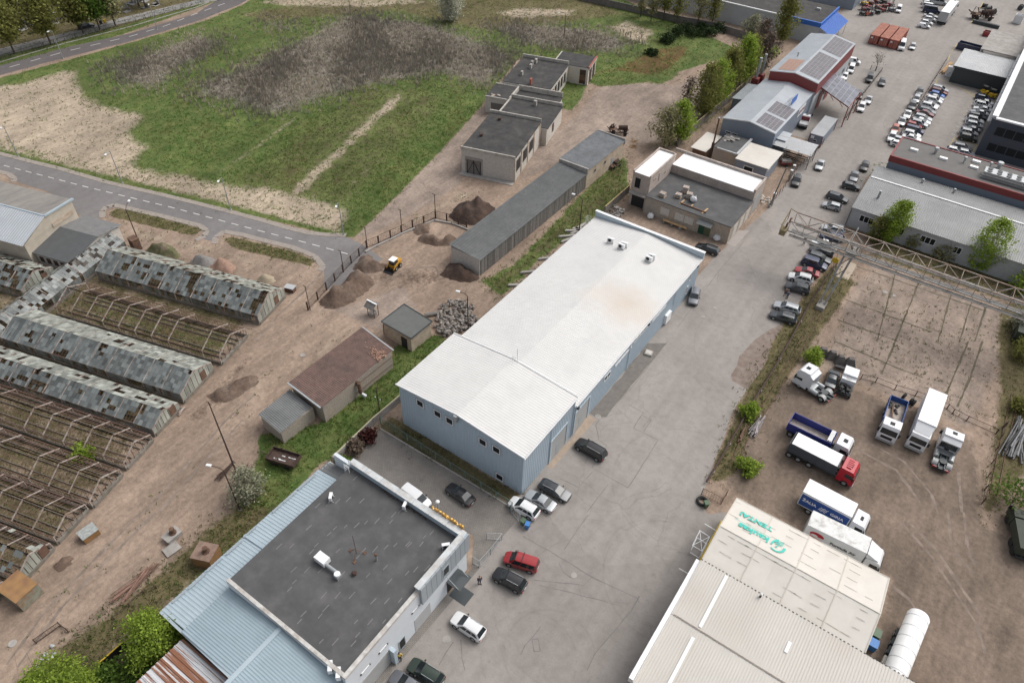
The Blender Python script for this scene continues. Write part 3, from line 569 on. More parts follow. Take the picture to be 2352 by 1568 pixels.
for a, c, n, tt in (((842, 375), (908, 262), 2, (2, 2)), ((945, 235), (1100, 40), 5, (2, 2)), ((1120, 1560), (1262, 1412), 5, (2, 1)), ((1285, 1395), (1418, 1225), 5, (2, 1)), ((1622, 1018), (1655, 922), 1, (2, 1)), ((1590, 1140), (1620, 1052), 1, (2, 1))):
    pxwin_x(wh, X1+.05, 1, *tt, a, c, n=n, fw=.1)
for a, c in (((345, 1055), (505, 765)), ((560, 800), (710, 520))):
    y0, _ = onX(*T(2, 2, *a), X1); y1, _ = onX(*T(2, 2, *c), X1)
    g_ = MB().box(X1-.05, X1+.05, y0, y1, .05, 4.3).build('gate', C['gate_grey'], wh)
    MB().box(X1+.05, X1+.07, y0+(y1-y0)*.35, y0+(y1-y0)*.55, .1, 2.2).build('wicket_door', C['panel'], g_)
    bb = MB()
    for yy in (y0, y1): bb.box(X1-.05, X1+.14, yy-.12, yy+.12, .05, 4.4)
    bb.box(X1-.05, X1+.12, y0-.12, y1+.12, 4.3, 4.5); bb.build('gate_frame', C['blue_trim'], g_)
pxwin_x(wh, X1+.03, 1, 2, 1, (1452, 1318), (1480, 1230), name='door', gm=C['white_trim'])
y, z = onX(*T(2, 1, 1415, 1340), X1); wbox(wh, 'wall_cabinet', X1+.02, X1+.5, y-.9, y+.9, .4, 2.2, C['white_trim'])
for (u, v, tt) in ((590, 605, (2, 2)), (1240, 1405, (2, 1)), (1690, 873, (2, 1))):
    y, z = onX(*T(*tt, u, v), X1); wbox(wh, 'floodlight', X1+.04, X1+.45, y-.2, y+.2, z-.12, z+.15, C['black'])
b = MB(); x, z = onY(*T(1, 2, 1855, 690), Y0); b.tube((x, Y0-.35, z-.6), (x, Y0-.35, z+.5), .28, n=14); b.tube((x, Y0-.35, z+.5), (x, Y0-.35, z+.62), .36, n=14); b.build('vent_pipe', C['steel'], wh)
b = MB()
for u, h in ((22, .9), (50, .9), (80, 2.6)):
    q = TP(2, 2, u, 165, 9.0); b.tube((q.x, YS-.2, 8.4), (q.x, YS-.2, 9.1+h), .03)
b.build('roof_mast', C['steel'], wh)
# ladder hoop at the far left corner
b = MB()
for x in (X0-.7, X0-.1):
    for y in (96.6, 97.4): b.tube((x, y, 5), (x, y, 7.6), .03)
for z in (6.6, 7.1, 7.6):
    for a, c in (((X0-.7, 96.6), (X0-.7, 97.4)), ((X0-.7, 96.6), (X0-.1, 96.6)), ((X0-.7, 97.4), (X0-.1, 97.4))): b.tube((*a, z), (*c, z), .03)
b.build('roof_ladder_rail', C['steel'], wh)
def ac_unit(name, label, loc, rz, group, s=1.0, legs=True):
    t = thing(name, label, 'air conditioner', loc, rz, group); b = MB()
    b.box(-.45*s, .45*s, -.18*s, .18*s, .25, .25+.62*s)
    M_ = wmat(t)
    def tr(mb): mb.v = [tuple(M_ @ Vector(p)) for p in mb.v]; return mb
    tr(b).build('casing', C['lampwhite'], t)
    tr(MB().tube((-.1*s, -.19*s, .25+.31*s), (-.1*s, -.21*s, .25+.31*s), .25*s, n=14)).build('fan_grille', C['black'], t)
    if legs:
        f = MB()
        for x in (-.4, .4): f.bar((x*s, -.35, .03), (x*s, .35, .03), .06); f.bar((x*s, -.15, 0), (x*s, -.15, .25), .05); f.bar((x*s, .15, 0), (x*s, .15, .25), .05)
        tr(f).build('stand', C['steel'], t)
    return t
for k, (u, v, l) in enumerate(((905, 650, 'white air conditioner nearest the left eave of the white warehouse roof'), (1030, 690, 'dark-faced air conditioner behind its white twin, middle of the white warehouse roof'), (1003, 705, 'white-faced air conditioner in front of its twin, middle of the white warehouse roof'), (1283, 800, 'dark-faced air conditioner behind its twin, nearest the street side of the white roof'), (1255, 820, 'white-faced air conditioner in front of its twin, nearest the street side of the white roof'))):
    q = TP(2, 1, u, v, 6.9); xx = abs(q.x-XM); zz = 7.1-.8*xx/(XM-X0)+.15
    q = TP(2, 1, u, v, zz+.3); ac_unit('air_conditioner', l, (q.x, q.y, zz), 0 if k in (2, 4) else math.pi*.05, 'air conditioners on the white warehouse roof', 1.25)

# ---------------------------------------------------------------- dark-roofed office with white walls
OX0, OX1, OY0, OY1 = -45.3, -27.9, 14.6, 33.7
of = thing('office_building', 'white-walled office building with a dark flat bitumen roof', 'office building', ((OX0+OX1)/2, 24, 0))
wbox(of, 'wall', OX0, OX1, OY0, OY1, 0, 6.85, C['plaster'])
wbox(of, 'roof', OX0-.02, OX1-.4, OY0+.4, OY1-.4, 6.85, 6.95, C['bitumen'])
b = MB(); b.box(OX1-.4, OX1+.04, OY0, 25.6, 6.85, 7.25); b.box(OX0-.04, OX1-.4, OY0, OY0+.39, 6.85, 7.25); b.build('parapet', mat('weathered_white_parapet', (.52, .51, .49), .9, var=.2, scale=2, col2=(.33, .29, .25), s2=.8), of)
b = MB(); b.box(OX0, OX1+.1, OY1-.5, OY1+.12, 6.85, 7.9); b.box(OX1-.45, OX1+.1, 25.6, OY1-.5, 6.85, 7.9); b.build('raised_parapet', C['blue_trim'], of)
b = MB()
for k in range(7): b.box(OX0+k*2.5, OX0+k*2.5+2.42, OY1-.58, OY1+.2, 7.9, 7.97)
b.box(OX1-.53, OX1+.18, 25.5, OY1-.6, 7.9, 7.97); b.build('parapet_cap', mat('pale_stained_cap', (.52, .54, .55), .6, var=.15, scale=1, col2=(.42, .40, .37), s2=.7), of)
b = MB()
for k in range(10): b.box(OX1+.02, OX1+.34, 25.62+k*.83, 25.62+k*.83+.79, 4.6, 7.85)
b.build('facade_panel', C['panel'], of)
y0, z0 = onX(*T(1, 3, 1705, 655), OX1); y1, z1 = onX(*T(1, 3, 1758, 585), OX1); win_x(of, OX1+.34, 1, y0, y1, 5.2, 6.9, C['panel'], 1, .1)
for a, c in (((1430, 935), (1498, 850)), ((1128, 1300), (1210, 1200)), ((960, 1495), (1050, 1390))): pxwin_x(of, OX1+.02, 1, 1, 3, a, c, fw=.14)
y0, _ = onX(*T(1, 3, 1470, 1110), OX1); y1, _ = onX(*T(1, 3, 1610, 955), OX1); g_ = wbox(of, 'gate', OX1-.02, OX1+.05, y0, y1, .05, 2.7, C['light_grey_sheet'])
y0, _ = onX(*T(1, 3, 1010, 1568), OX1); y1, _ = onX(*T(1, 3, 1230, 1330), OX1); wbox(of, 'gate', OX1-.02, OX1+.06, y0-1, y1, .05, 3.0, C['gate_grey'])
wbox(of, 'gate_pier', OX1, OX1+.7, y1+.05, y1+.5, 0, 3.1, C['blue_trim'])
y0, _ = onX(*T(1, 3, 1330, 1290), OX1); f = win_x(of, OX1+.03, 1, y0-.1, y0+.9, .1, 2.2, C['panel'], 1, .1, name='door')
y0, _ = onX(*T(1, 3, 1760, 770), OX1); y1, _ = onX(*T(1, 3, 1850, 660), OX1)
MB().box(OX1, OX1+.06, y0, y1, .1, 2.5).build('entrance_door', C['black'], of)
b = MB(); b.box(OX1+.05, OX1+2.0, y0-.1, y1+.2, 2.75, 2.85); b.build('glass_canopy', mat('dark_canopy_glass', (.07, .08, .085), .15, var=0), of)
for yy in (y0, y1): MB().tube((OX1+.1, yy, 3.9), (OX1+1.7, yy, 2.86), .04).build('canopy_tie', C['steel'], of)
tag(wbox(None, 'door_mat', OX1+.3, OX1+2.6, y0-.1, y1-.1, .03, .05, C['dark_wall']), 'dark door mat in front of the office entrance', 'door mat')
# white scuffed lap marks of the bitumen
b = MB(); RZ = 6.955
for (u, v) in ((485, 140), (725, 145), (822, 130), (925, 118), (1012, 92), (1112, 78), (1240, 85), (1265, 20), (672, 198), (213, 312), (328, 310), (555, 300), (752, 353), (512, 360), (985, 352), (1095, 338), (1195, 320), (1280, 298), (1394, 288), (1410, 297), (1520, 290), (1548, 225), (1615, 185), (346, 525), (470, 527), (595, 530), (940, 405), (1190, 503), (1388, 557), (1468, 523), (1573, 510), (1030, 577), (1228, 633), (353, 637), (308, 705), (622, 762), (750, 760), (882, 760), (1078, 815), (1203, 812), (1325, 805), (640, 880), (437, 930), (590, 950), (920, 1003), (1050, 1003), (1178, 1000), (400, 1000), (935, 1123), (895, 1203), (600, 1183), (728, 1188), (800, 560)):
    q = TP(1, 3, u, v, RZ); l = random.uniform(.5, .95); b.obox((q.x, q.y, RZ), (.10, l, .006), random.uniform(-.06, .06))
for (u, v) in ((567, 1505), (665, 1490), (750, 1465), (848, 1450), (973, 1462), (912, 1253), (910, 1175), (1325, 1555)):
    q = TP(1, 2, u, v, RZ); b.obox((q.x, q.y, RZ), (.10, .8, .006), 0)
b.build('roof_seam_mark', mat('pale_seam_patch', (.175, .17, .168), .9, var=.2), of)
b = MB()
for k in range(70):
    y = random.uniform(26, 33); b.blob((OX1-.65+random.uniform(-.18, .12), y, 6.98), (.14, .2, .05), 5, 3, jit=.4)
for k in range(40): b.blob((random.uniform(-40, -33), OY1-.75+random.uniform(-.1, .1), 6.98), (.14, .1, .03), 5, 3, jit=.4)
b.build('roof_moss', mat('dead_moss', (.055, .04, .03), .95, var=.3), of)
# roof fittings of the office
q = TP(1, 3, 607, 425, 7.6); t = thing('vent_unit', 'white roof vent box with a silver duct on the dark office roof', 'vent unit', (q.x, q.y, 6.95))
wbox(t, 'casing', q.x-.75, q.x+.75, q.y-.5, q.y+.5, 7.15, 7.9, C['lampwhite'])
e = TP(1, 3, 748, 575, 7.5); MB().tube((q.x+.6, q.y-.2, 7.45), (e.x-.2, e.y+.2, 7.4), .2, n=12).build('duct', C['steel'], t)
wbox(t, 'stack_base', e.x-.32, e.x+.32, e.y-.32, e.y+.32, 6.95, 7.5, C['steel']); MB().tube((e.x, e.y, 7.5), (e.x, e.y, 7.8), .34, n=14).build('cowl', C['lampwhite'], t)
q = TP(1, 3, 905, 560, 7.2); t = thing('vent_cowl', 'small rusty vent cowl in the middle of the dark office roof', 'vent', (q.x, q.y, 6.95)); MB().tube((q.x, q.y, 6.95), (q.x, q.y, 7.3), .2).build('pipe', C['rust_dark'], t); MB().tube((q.x, q.y, 7.3), (q.x, q.y, 7.45), .32, .2).build('cap', C['rust_dark'], t)
q = TP(1, 3, 1110, 440, 6.95); t = thing('roof_pipe', 'grey roof pipe with a rusty ball cap on the dark office roof', 'vent pipe', (q.x, q.y, 6.95)); MB().tube((q.x, q.y, 6.95), (q.x, q.y, 8.0), .12).build('pipe', C['steel'], t); MB().blob((q.x, q.y, 8.1), .2).build('cap', C['rust'], t)
q = TP(1, 3, 905, 455, 6.95); e = TP(1, 3, 925, 380, 6.95); t = thing('antenna', 'rusty tripod antenna mast on the dark office roof', 'antenna', (e.x, e.y, 6.95))
b = MB()
for (u, v) in ((905, 455), (870, 350), (1000, 372)):
    k = TP(1, 3, u, v, 7.0); b.tube((k.x, k.y, 7.0), (e.x, e.y, 7.9), .035); b.obox((k.x, k.y, 7.0), (.35, .35, .06))
b.build('tripod', C['rust'], t); MB().tube((e.x, e.y, 7.0), (e.x, e.y, 10.6), .03).build('mast', C['rust_dark'], t)
q = TP(1, 2, 690, 1435, 7.3); ac_unit('air_conditioner', 'white air conditioner by the left edge of the dark office roof', (q.x, q.y, 6.95), 2.2, 'air conditioners on the dark office roof')
q = TP(1, 2, 1370, 1510, 7.3); ac_unit('air_conditioner', 'stained air conditioner near the far parapet of the dark office roof', (q.x, q.y, 6.95), 1.9, 'air conditioners on the dark office roof')
q = TP(1, 3, 1745, 310, 7.4); ac_unit('air_conditioner', 'white air conditioner in the corner by the raised panels of the office roof', (q.x, q.y, 6.95), .8, 'air conditioners on the dark office roof')
q = TP(1, 2, 1672, 1520, 7.6); t = thing('flue', 'grey flue with a round white cap on the office parapet', 'flue', (q.x, q.y, 7)); MB().tube((q.x, q.y, 6.95), (q.x, q.y, 8.6), .14, n=12).build('pipe', C['steel'], t); MB().blob((q.x, q.y, 8.7), (.26, .26, .16), 12).build('cap', C['lampwhite'], t)
t = thing('roof_ladder', 'white hooped ladder head at the corner of the office roof', 'ladder', (OX0-.2, OY1-.8, 5)); b = MB()
for y in (OY1-1.2, OY1-.4):
    b.tube((OX0-.3, y, 4), (OX0-.3, y, 8.0), .04); b.tube((OX0-.3, y, 8.0), (OX0+.5, y, 8.0), .04); b.tube((OX0+.5, y, 8.0), (OX0+.5, y, 6.95), .04)
b.build('rails', C['lampwhite'], t); b = MB()
for k in range(10): b.tube((OX0-.3, OY1-1.2, 4.2+k*.36), (OX0-.3, OY1-.4, 4.2+k*.36), .025)
b.build('rungs', C['lampwhite'], t)
MB().box(OX0-3.1, OX0+.02, OY1-.35, OY1+.1, 0, 6.9).build('end_wall', C['plaster'], of)
# golden letters standing on the parapet, seen from behind
def text(name, s, loc, rot, size, m, ext=.04, parent=None, align='CENTER', sx=1.0, bold=.02):
    c = bpy.data.curves.new(name, 'FONT'); c.body = s; c.size = size; c.extrude = ext; c.align_x = align; c.align_y = 'CENTER'; c.materials.append(m); c.space_character = 1.0; c.offset = bold*size
    o = bpy.data.objects.new(name, c); COL.link(o); o.rotation_euler = rot; o.location = loc; o.scale = (sx, 1, 1)
    if parent is not None:
        o.parent = parent; lm = wmat(parent).inverted() @ (Matrix.Translation(Vector(loc)) @ Matrix.Rotation(rot[2], 4, 'Z') @ Matrix.Rotation(rot[0], 4, 'X') @ Matrix.Diagonal((sx, 1, 1, 1)))
        o.matrix_basis = lm
    me_ = bpy.data.meshes.new_from_object(o.evaluated_get(bpy.context.evaluated_depsgraph_get())); mt = o.matrix_basis.copy(); bpy.data.objects.remove(o); bpy.data.curves.remove(c)
    me_.name = name; me_.materials.clear(); me_.materials.append(m)
    o = bpy.data.objects.new(name, me_); COL.link(o); o.parent = parent
    o.matrix_basis = mt if parent is not None else Matrix.Translation(Vector(loc)) @ Matrix.Rotation(rot[2], 4, 'Z') @ Matrix.Rotation(rot[0], 4, 'X') @ Matrix.Diagonal((sx, 1, 1, 1))
    WM[o.name] = wmat(parent); return o
sg = thing('letter_sign', 'golden raised letters standing along the far parapet of the office, seen from behind', 'sign', (-30.6, OY1+.3, 7))
C['gold'] = mat('golden_letters', (.62, .36, .08), .35, .3, var=.1)
text('letters', 'ENERGETIN', (-30.7, OY1+.34, 8.05), (math.pi/2, 0, math.pi), 1.0, C['gold'], .08, sg, sx=.88)
b = MB()
for k in range(12): b.box(-33.9+k*.5, -33.8+k*.5, OY1+.2, OY1+.26, 6.6, 7.7)
b.build('small_letters', C['black'], sg)  # upright bars standing in for a row of small black lettering
# pale blue ribbed roofs to the left of the office
mb = thing('metal_shed', 'low building with pale blue ribbed metal roofs beside the office', 'shed', (-47.5, 20, 0))
b = MB(); sx0 = -49.7
b.corr((OX0, 31.6, 5.5), (OX0, OY0+5.4, 5.5), (sx0, 31.6, 4.7), .42, .045, 0, Vector((0, 0, 1)), .3)
b.build('lean_to_roof', C['metal_blue'], mb)
b = MB(); b.box(sx0+.2, OX0-.02, 10.4, 33.4, 0, 4.6); b.build('wall', C['plaster'], mb)
MB().corr((OX0-.02, 33.3, 5.4), (OX0-.02, 31.7, 5.4), (sx0, 33.3, 4.55), .6, .03, 0, Vector((0, 0, 1)), .3).build('porch_roof', C['slate'], mb)
b = MB()
for (u0, v0, u1, v1, tt) in ((385, 1362, 540, 1225, (1, 2)), (255, 1480, 360, 1385, (1, 2)), (150, 1568, 230, 1500, (1, 2)), (2245, 235, 2345, 125, (0, 3)), (2080, 390, 2225, 260, (0, 3)), (1905, 545, 2035, 420, (0, 3)), (1730, 705, 1890, 565, (0, 3)), (1580, 830, 1700, 725, (0, 3))):
    a, c = TP(*tt, u0, v0, 4.9), TP(*tt, u1, v1, 4.9); x = (a.x+c.x)/2
    b.bar((x, a.y, 4.86+.18*(x-sx0)), (x, c.y, 4.86+.18*(x-sx0)), .22, .1)
b.build('snow_guard', C['panel'], mb)
MB().bar((OX0-.05, 20.0, 5.62), (sx0, 20.0, 4.85), .3, .08).build('ridge_flashing', C['metal_blue'], mb)
C['metal_blue2'] = mat('blue_grey_metal_sheet', (.33, .41, .46), .42, .15, var=.06, scale=.5, col2=(.29, .365, .41), s2=.2)
b = MB(); by1 = OY0-.05; bx1 = OX1+1.5; xr_, xf_ = -37.05, -45.5; UP = Vector((0, 0, 1))
b.corr((xr_, by1, 6.5), (xr_, 8.55, 6.5), (xf_, by1, 5.55), .30, .04, 0, UP, .35)
b.corr((xr_+.02, by1, 6.5), (xr_+.02, -8, 6.5), (bx1, by1, 5.7), .30, .04, 0, UP, .35)
b.build('main_roof', C['metal_blue2'], mb)
MB().corr((xf_, OY0+5.3, 5.5), (xf_, 8.9, 5.5), (sx0, OY0+5.3, 4.72), .42, .045, 0, UP, .3).build('low_roof', C['metal_blue'], mb)
MB().bar((xr_, by1, 6.58), (xr_, -8, 6.58), .5, .06).build('ridge_cap', C['metal_blue'], mb)
MB().bar((xf_-4.1, 8.75, 4.75), (xr_, 8.4, 6.45), .3, .1).build('edge_flashing', C['metal_blue'], mb)
wbox(mb, 'end_wall', xf_+.3, xr_, 8.7, by1-.02, 0, 5.3, C['plaster']); wbox(mb, 'side_wall', xr_+.01, bx1-.3, -8, by1-.02, 0, 5.4, C['plaster'])
for (u, v) in ((690, 1440), (765, 1500)):
    q = TP(1, 3, u, v, 6.3); ac_unit('air_conditioner', 'grey weathered air conditioner low beside the office wall, %s' % ('further one' if u < 700 else 'nearer one'), (q.x, q.y, 6.2), 2.3, 'air conditioners on the blue metal roof', 1.2)
# rusty striped annex
ra = thing('rusty_roof_annex', 'annex with a white ribbed roof streaked with brown rust', 'annex', (-43, 5, 0))
C['rust_strip'] = mat('rust_streaked_sheet', (.52, .53, .55), .6, var=.08, scale=.8, col2=(.235, .105, .06), s2=.55, lo=.46, hi=.52, stretch=(.10, 4.2, 1))
b = MB(); b.corr((-45.45, 8.35, 4.5), (-45.45, -9, 4.5), (-37.1, 8.35, 5.2), .55, .09, 0, Vector((0, 0, 1)), .35); b.build('roof', C['rust_strip'], ra)
wbox(ra, 'wall', -45.3, -37.3, -8.8, 8.2, 0, 4.35, C['black'])
# ---------------------------------------------------------------- membrane tent hall and cream hall, lower right
tn = thing('tent_hall', 'cream membrane tent hall with green lettering on its roof', 'tent hall', (4, 53, 0))
TX0, TX1 = -5.1, 13.1
near, rid, far = (47.7, 5.3), (52.6, 6.4), (58.7, 4.8)
b = MB()
for k in range(4):
    xa, xb = TX0+(TX1-TX0)*k/4, TX0+(TX1-TX0)*(k+1)/4
    for (ya, za), (yb, zb) in ((near, rid), (rid, far)):
        n = 5
        for i in range(n):
            def pt(x, f, e): return (x, ya+(yb-ya)*f, za+(zb-za)*f-.10*math.sin(math.pi*f)*e)
            for xa_, xb_, ea, eb in ((xa, (xa+xb)/2, 0, 1), ((xa+xb)/2, xb, 1, 0)):
                b.poly([pt(xa_, i/n, ea), pt(xb_, i/n, eb), pt(xb_, (i+1)/n, eb), pt(xa_, (i+1)/n, ea)])
b.build('roof', C['cream'], tn, True, 60)
b = MB()
b.prism([(TX0-.02, near[0]), (TX0-.02, far[0]), (TX0+.1, far[0]), (TX0+.1, near[0])], 0, 4.75)
for x in (TX0, TX1-.12): b.poly([(x, near[0], 4.7), (x, near[0], near[1]-.05), (x, rid[0], rid[1]-.05), (x, far[0], far[1]-.05), (x, far[0], 4.7)])
b.box(TX1-.12, TX1, near[0], far[0], 0, 4.7); b.box(TX0+.1, TX1-.12, far[0]-.12, far[0]-.02, 0, 4.7)
b.build('wall', mat('white_membrane_wall', (.60, .61, .57), .6, var=.05), tn)
b = MB()
for k in range(5):
    x = TX0+(TX1-TX0)*k/4
    for (ya, za), (yb, zb) in ((near, rid), (rid, far)): b.bar((x, ya, za+.03), (x, yb, zb+.03), .14, .05)
for (y, z) in (rid, far): b.bar((TX0, y, z+.03), (TX1, y, z+.03), .1, .05)
b.build('seam_strip', mat('membrane_seam', (.52, .485, .43), .6, var=.1), tn)
b = MB(); b.bar((TX0-.5, near[0]-.1, .15), (TX0-.5, far[0]-.8, .15), .35, .3); b.build('yellow_edge', C['yellow'], tn)
b = MB()
for k in range(34):
    x = TX0+.3+(k % 17)*1.07+random.uniform(-.3, .3); s = k < 17
    for f in (.22, .45, .68, .88):
        if random.random() < .55: continue
        (ya, za), (yb, zb) = (rid, far) if s else (near, rid)
        y = ya+(yb-ya)*f; z = za+(zb-za)*f+.012; l = random.uniform(.6, 1.6)
        if x+l < TX1-.2: b.obox((x+l/2, y, z), (l, .05, .01))
b.build('dirt_line', mat('membrane_dirt', (.45, .415, .365), .8, var=.2), tn)
sl = math.atan2(far[1]-rid[1], far[0]-rid[0])
def roofz(y): return rid[1]+(far[1]-rid[1])*(y-rid[0])/(far[0]-rid[0])+.05
C['teal'].use_backface_culling = False
# lettering: reads from the far side, so it is upside down from here
for s, cx, cy, sz, kx in (('TENTAI', -1.95, 56.5, 1.02, 1.16), ('kaukas', -1.62, 54.45, 1.22, 1.13)):
    o = text('lettering', s, (0, 0, 0), (0, 0, 0), sz, C['teal'], .008, tn, bold=.035)
    o.matrix_basis = wmat(tn).inverted() @ Matrix.Translation((cx, cy, roofz(cy))) @ Matrix.Rotation(sl, 4, 'X') @ Matrix.Rotation(math.pi, 4, 'Z') @ Matrix.Diagonal((kx, 1, 1, 1))
b = MB()
def stroke(pts, w0, w1=None):
    n = len(pts)
    for i, (a, c) in enumerate(zip(pts, pts[1:])):
        a, c = Vector(a), Vector(c); d = (c-a).normalized(); nn = Vector((-d.y, d.x)); wa = w0+((w1 or w0)-w0)*i/(n-1); wb = w0+((w1 or w0)-w0)*(i+1)/(n-1)
        q = [a-nn*wa/2, c-nn*wb/2, c+nn*wb/2, a+nn*wa/2]
        b.poly([(p.x, p.y, roofz(p.y)+.01) for p in q])
def arc(cx, cy, r, a0, a1, n=12, ry=None): return [(cx+r*math.cos(math.radians(a0+(a1-a0)*i/n)), cy+(ry or r)*math.sin(math.radians(a0+(a1-a0)*i/n))) for i in range(n+1)]
stroke(arc(1.25, 54.35, .85, 232, 372, 14, .95), .16, .30)
for k in range(3): stroke(arc(1.62-.0*k, 54.4, .32+.26*k, 168-6*k, 62+6*k, 10, .30+.25*k), .15, .12)
stroke([(.58, 54.1), (.72, 54.8), (1.0, 55.25), (1.2, 55.3)], .2, .26); stroke(arc(1.22, 54.12, .07, 0, 360, 10), .15)
stroke([(.3, 55.05), (-4.2, 55.15)], .05)
bm_ = b.build('emblem', C['teal'], tn)
ch = thing('cream_hall', 'large cream hall with a finely ribbed roof below the tent', 'hall', (8, 38, 0))
HX0, HX1 = -5.15, 30
b = MB(); b.corr((HX0, 47.55, 6.0), (HX1, 47.55, 6.0), (HX0, 40, 5.6), .30, .03, 0, Vector((0, 0, 1)), .3); b.corr((HX0, 40.25, 5.56), (HX1, 40.25, 5.56), (HX0, 31.5, 5.1), .30, .03, 0, Vector((0, 0, 1)), .3); b.build('roof', C['cream2'], ch)
b = MB()
for (x, ya, yb) in ((-2.0, 47.3, 40.4), (-2.1, 39.0, 31.6), (6.3, 43.0, 44.3)): b.bar((x, ya, 5.12+(ya-31.5)*.056+.09), (x, yb, 5.12+(yb-31.5)*.056+.09), .35, .03)
b.build('rooflight', C['snow_white'], ch)
wbox(ch, 'fascia', HX0-.5, HX0-.02, 31.4, 47.5, 4.95, 5.75, C['white_trim']); wbox(ch, 'wall', HX0, HX1, 31.8, 47.4, 0, 5.0, C['dark_wall'])
b = MB()
for k in range(60): b.box(HX0+k*.42, HX0+k*.42+.2, 47.52, 47.66, 5.7, 6.02)
b.build('foam_closer', C['black'], ch)
b = MB(); b.bar((HX0+.3, 40.1, 5.68), (HX1, 40.1, 5.68), .06, .03); b.build('lap_joint', mat('lap_rust', (.36, .29, .24), .9, var=.3), ch)
q = TP(2, 3, 2280, 775, 6.0); t = thing('roof_ventilator', 'small white capped vent where the cream hall meets the tent', 'vent', (q.x, q.y, 6)); MB().tube((q.x, q.y, 5.95), (q.x, q.y, 6.5), .12).build('pipe', C['black'], t); MB().blob((q.x, q.y, 6.55), .17).build('cap', C['lampwhite'], t)
t = thing('steel_gate', 'white braced steel gate leaf standing open at the tent hall', 'gate', (*P(1605, 1290)[:2], 0)); b = MB()
pp = [TP(2, 3, *q) for q in ((1630, 378), (1715, 430), (1785, 300), (1697, 243))]
for z in (.3, 1.9):
    for a, c in zip(pp, pp[1:]+pp[:1]): b.bar((a.x, a.y, z), (c.x, c.y, z), .07)
for a in pp: b.bar((a.x, a.y, 0), (a.x, a.y, 1.95), .08)
b.bar((pp[0].x, pp[0].y, 1.9), (pp[2].x, pp[2].y, 1.9), .06); b.bar((pp[3].x, pp[3].y, 1.9), (pp[1].x, pp[1].y, 1.9), .06); b.build('frame', C['lampwhite'], t)

# ---------------------------------------------------------------- brick sheds in the middle
bs = thing('brown_roof_shed', 'brick shed with a brown ribbed slate roof patched with loose tiles', 'shed', (-61, 32, 0))
c0, c1, c2, c3 = P(662, 879, 4.1), P(738, 936.5, 3.5), P(904, 805, 3.5), P(832, 751, 4.1)
b = MB(); b.corr(c0+Vector((0, 0, 0)), c3, c1, .30, .06, 0, Vector((0, 0, 1)), .4); b.build('roof', C['brown_slate'], bs)
ins = lambda p, q, d=.3: p+(q-p).normalized()*d
f = [ins(c0, c2, .35), ins(c1, c3, .35), ins(c2, c0, .35), ins(c3, c1, .35)]
b = MB(); b.prism([(p.x, p.y) for p in f], 0, 3.35); b.poly([(f[0].x, f[0].y, 3.35), (f[1].x, f[1].y, 3.35), (f[1].x, f[1].y, 3.48), (f[0].x, f[0].y, 4.05)]); b.build('wall', C['brick_grey'], bs)
b = MB(); b.bar(c0+Vector((-.08, -.06, .02)), c1+Vector((-.08, -.06, .02)), .25, .12); b.bar(c2+Vector((0, 0, .02)), c3+Vector((0, 0, .02)), .2, .1); b.build('verge_board', C['steel'], bs)
b = MB()
for k in range(130):
    a, r = random.gauss(0, 1), random.gauss(0, 1); q = c2.lerp(c0, .14)+(c3-c0).normalized()*a*.55+(c1-c0).normalized()*r*1.0
    fz = (q-c0).dot((c1-c0).normalized())/(c1-c0).length; z = 4.1-.6*fz+.1
    if abs(a) < 1.8 and 0 < fz < 1: b.obox((q.x, q.y, z+random.uniform(0, .08)), (random.uniform(.12, .35), .16, .04), random.uniform(0, 3))
b.build('broken_tiles', mat('broken_tiles', (.30, .18, .13), .9, var=.3, island=.4), bs)
d = (c2-c1).normalized(); n = Vector((d.y, -d.x, 0)); q = TP(1, 2, 960, 440, 1.8); s_ = (q-c1).dot(d); q = c1+d*s_+n*.25
b = MB(); b.path([(q.x-n.x*.4, q.y-n.y*.4, 3.0), (q.x, q.y, 3.0), (q.x+n.x*.15, q.y+n.y*.15, 1.0)], .28, 10); b.build('rusty_duct', C['rust'], bs)
MB().tube((q.x+n.x*.15, q.y+n.y*.15, 1.0), (q.x+n.x*.7+d.x*.3, q.y+n.y*.7+d.y*.3, .4), .22, .34, 12).build('duct_mouth', C['steel'], bs)
b = MB(); b.bar(c1+d*6.2+n*.03-Vector((0, 0, .9)), c2+n*.03-Vector((0, 0, .9)), .06); b.bar(c1+d*6.2+n*.03-Vector((0, 0, 2.4)), c2+n*.03-Vector((0, 0, 2.4)), .06); b.build('wall_pipe', C['rust'], bs)
an = thing('brick_annex', 'small brick annex with a grey slate roof at the end of the brown-roofed shed', 'annex', (-64, 30, 0))
c0, c1, c2, c3 = P(593, 951.5, 2.9), P(644, 995, 2.5), P(720.5, 935, 2.5), P(665.5, 894, 2.9)
MB().corr(c0, c3, c1, .30, .06, 0, Vector((0, 0, 1)), .4).build('roof', C['slate'], an)
f = [ins(c0, c2, .25), ins(c1, c3, .25), ins(c2, c0, .1), ins(c3, c1, .1)]; MB().prism([(p.x, p.y) for p in f], 0, 2.45).build('wall', C['brick_grey'], an)
hu = thing('brick_hut', 'small square brick hut with a flat dark felt roof', 'hut', (-60, 60, 0))
c0, c1, c2, c3 = P(875.5, 738, 3.2), P(944, 777, 3.2), P(993, 738, 3.2), P(928, 698, 3.2); cc = (c0+c1+c2+c3)/4
MB().prism([(p.x, p.y) for p in (c0, c1, c2, c3)], 3.0, 3.18).build('roof', mat('felt_roof', (.12, .125, .12), .9, var=.12, scale=1), hu)
b = MB()
for a, c in ((c0, c1), (c1, c2), (c2, c3), (c3, c0)): b.bar(a+Vector((0, 0, .0)), c+Vector((0, 0, .0)), .14, .12)
b.build('roof_rim', C['dark_wall'], hu)
f = [p.lerp(cc, .08) for p in (c0, c1, c2, c3)]; MB().prism([(p.x, p.y) for p in f], 0, 3.0).build('wall', C['plaster_tan'], hu)
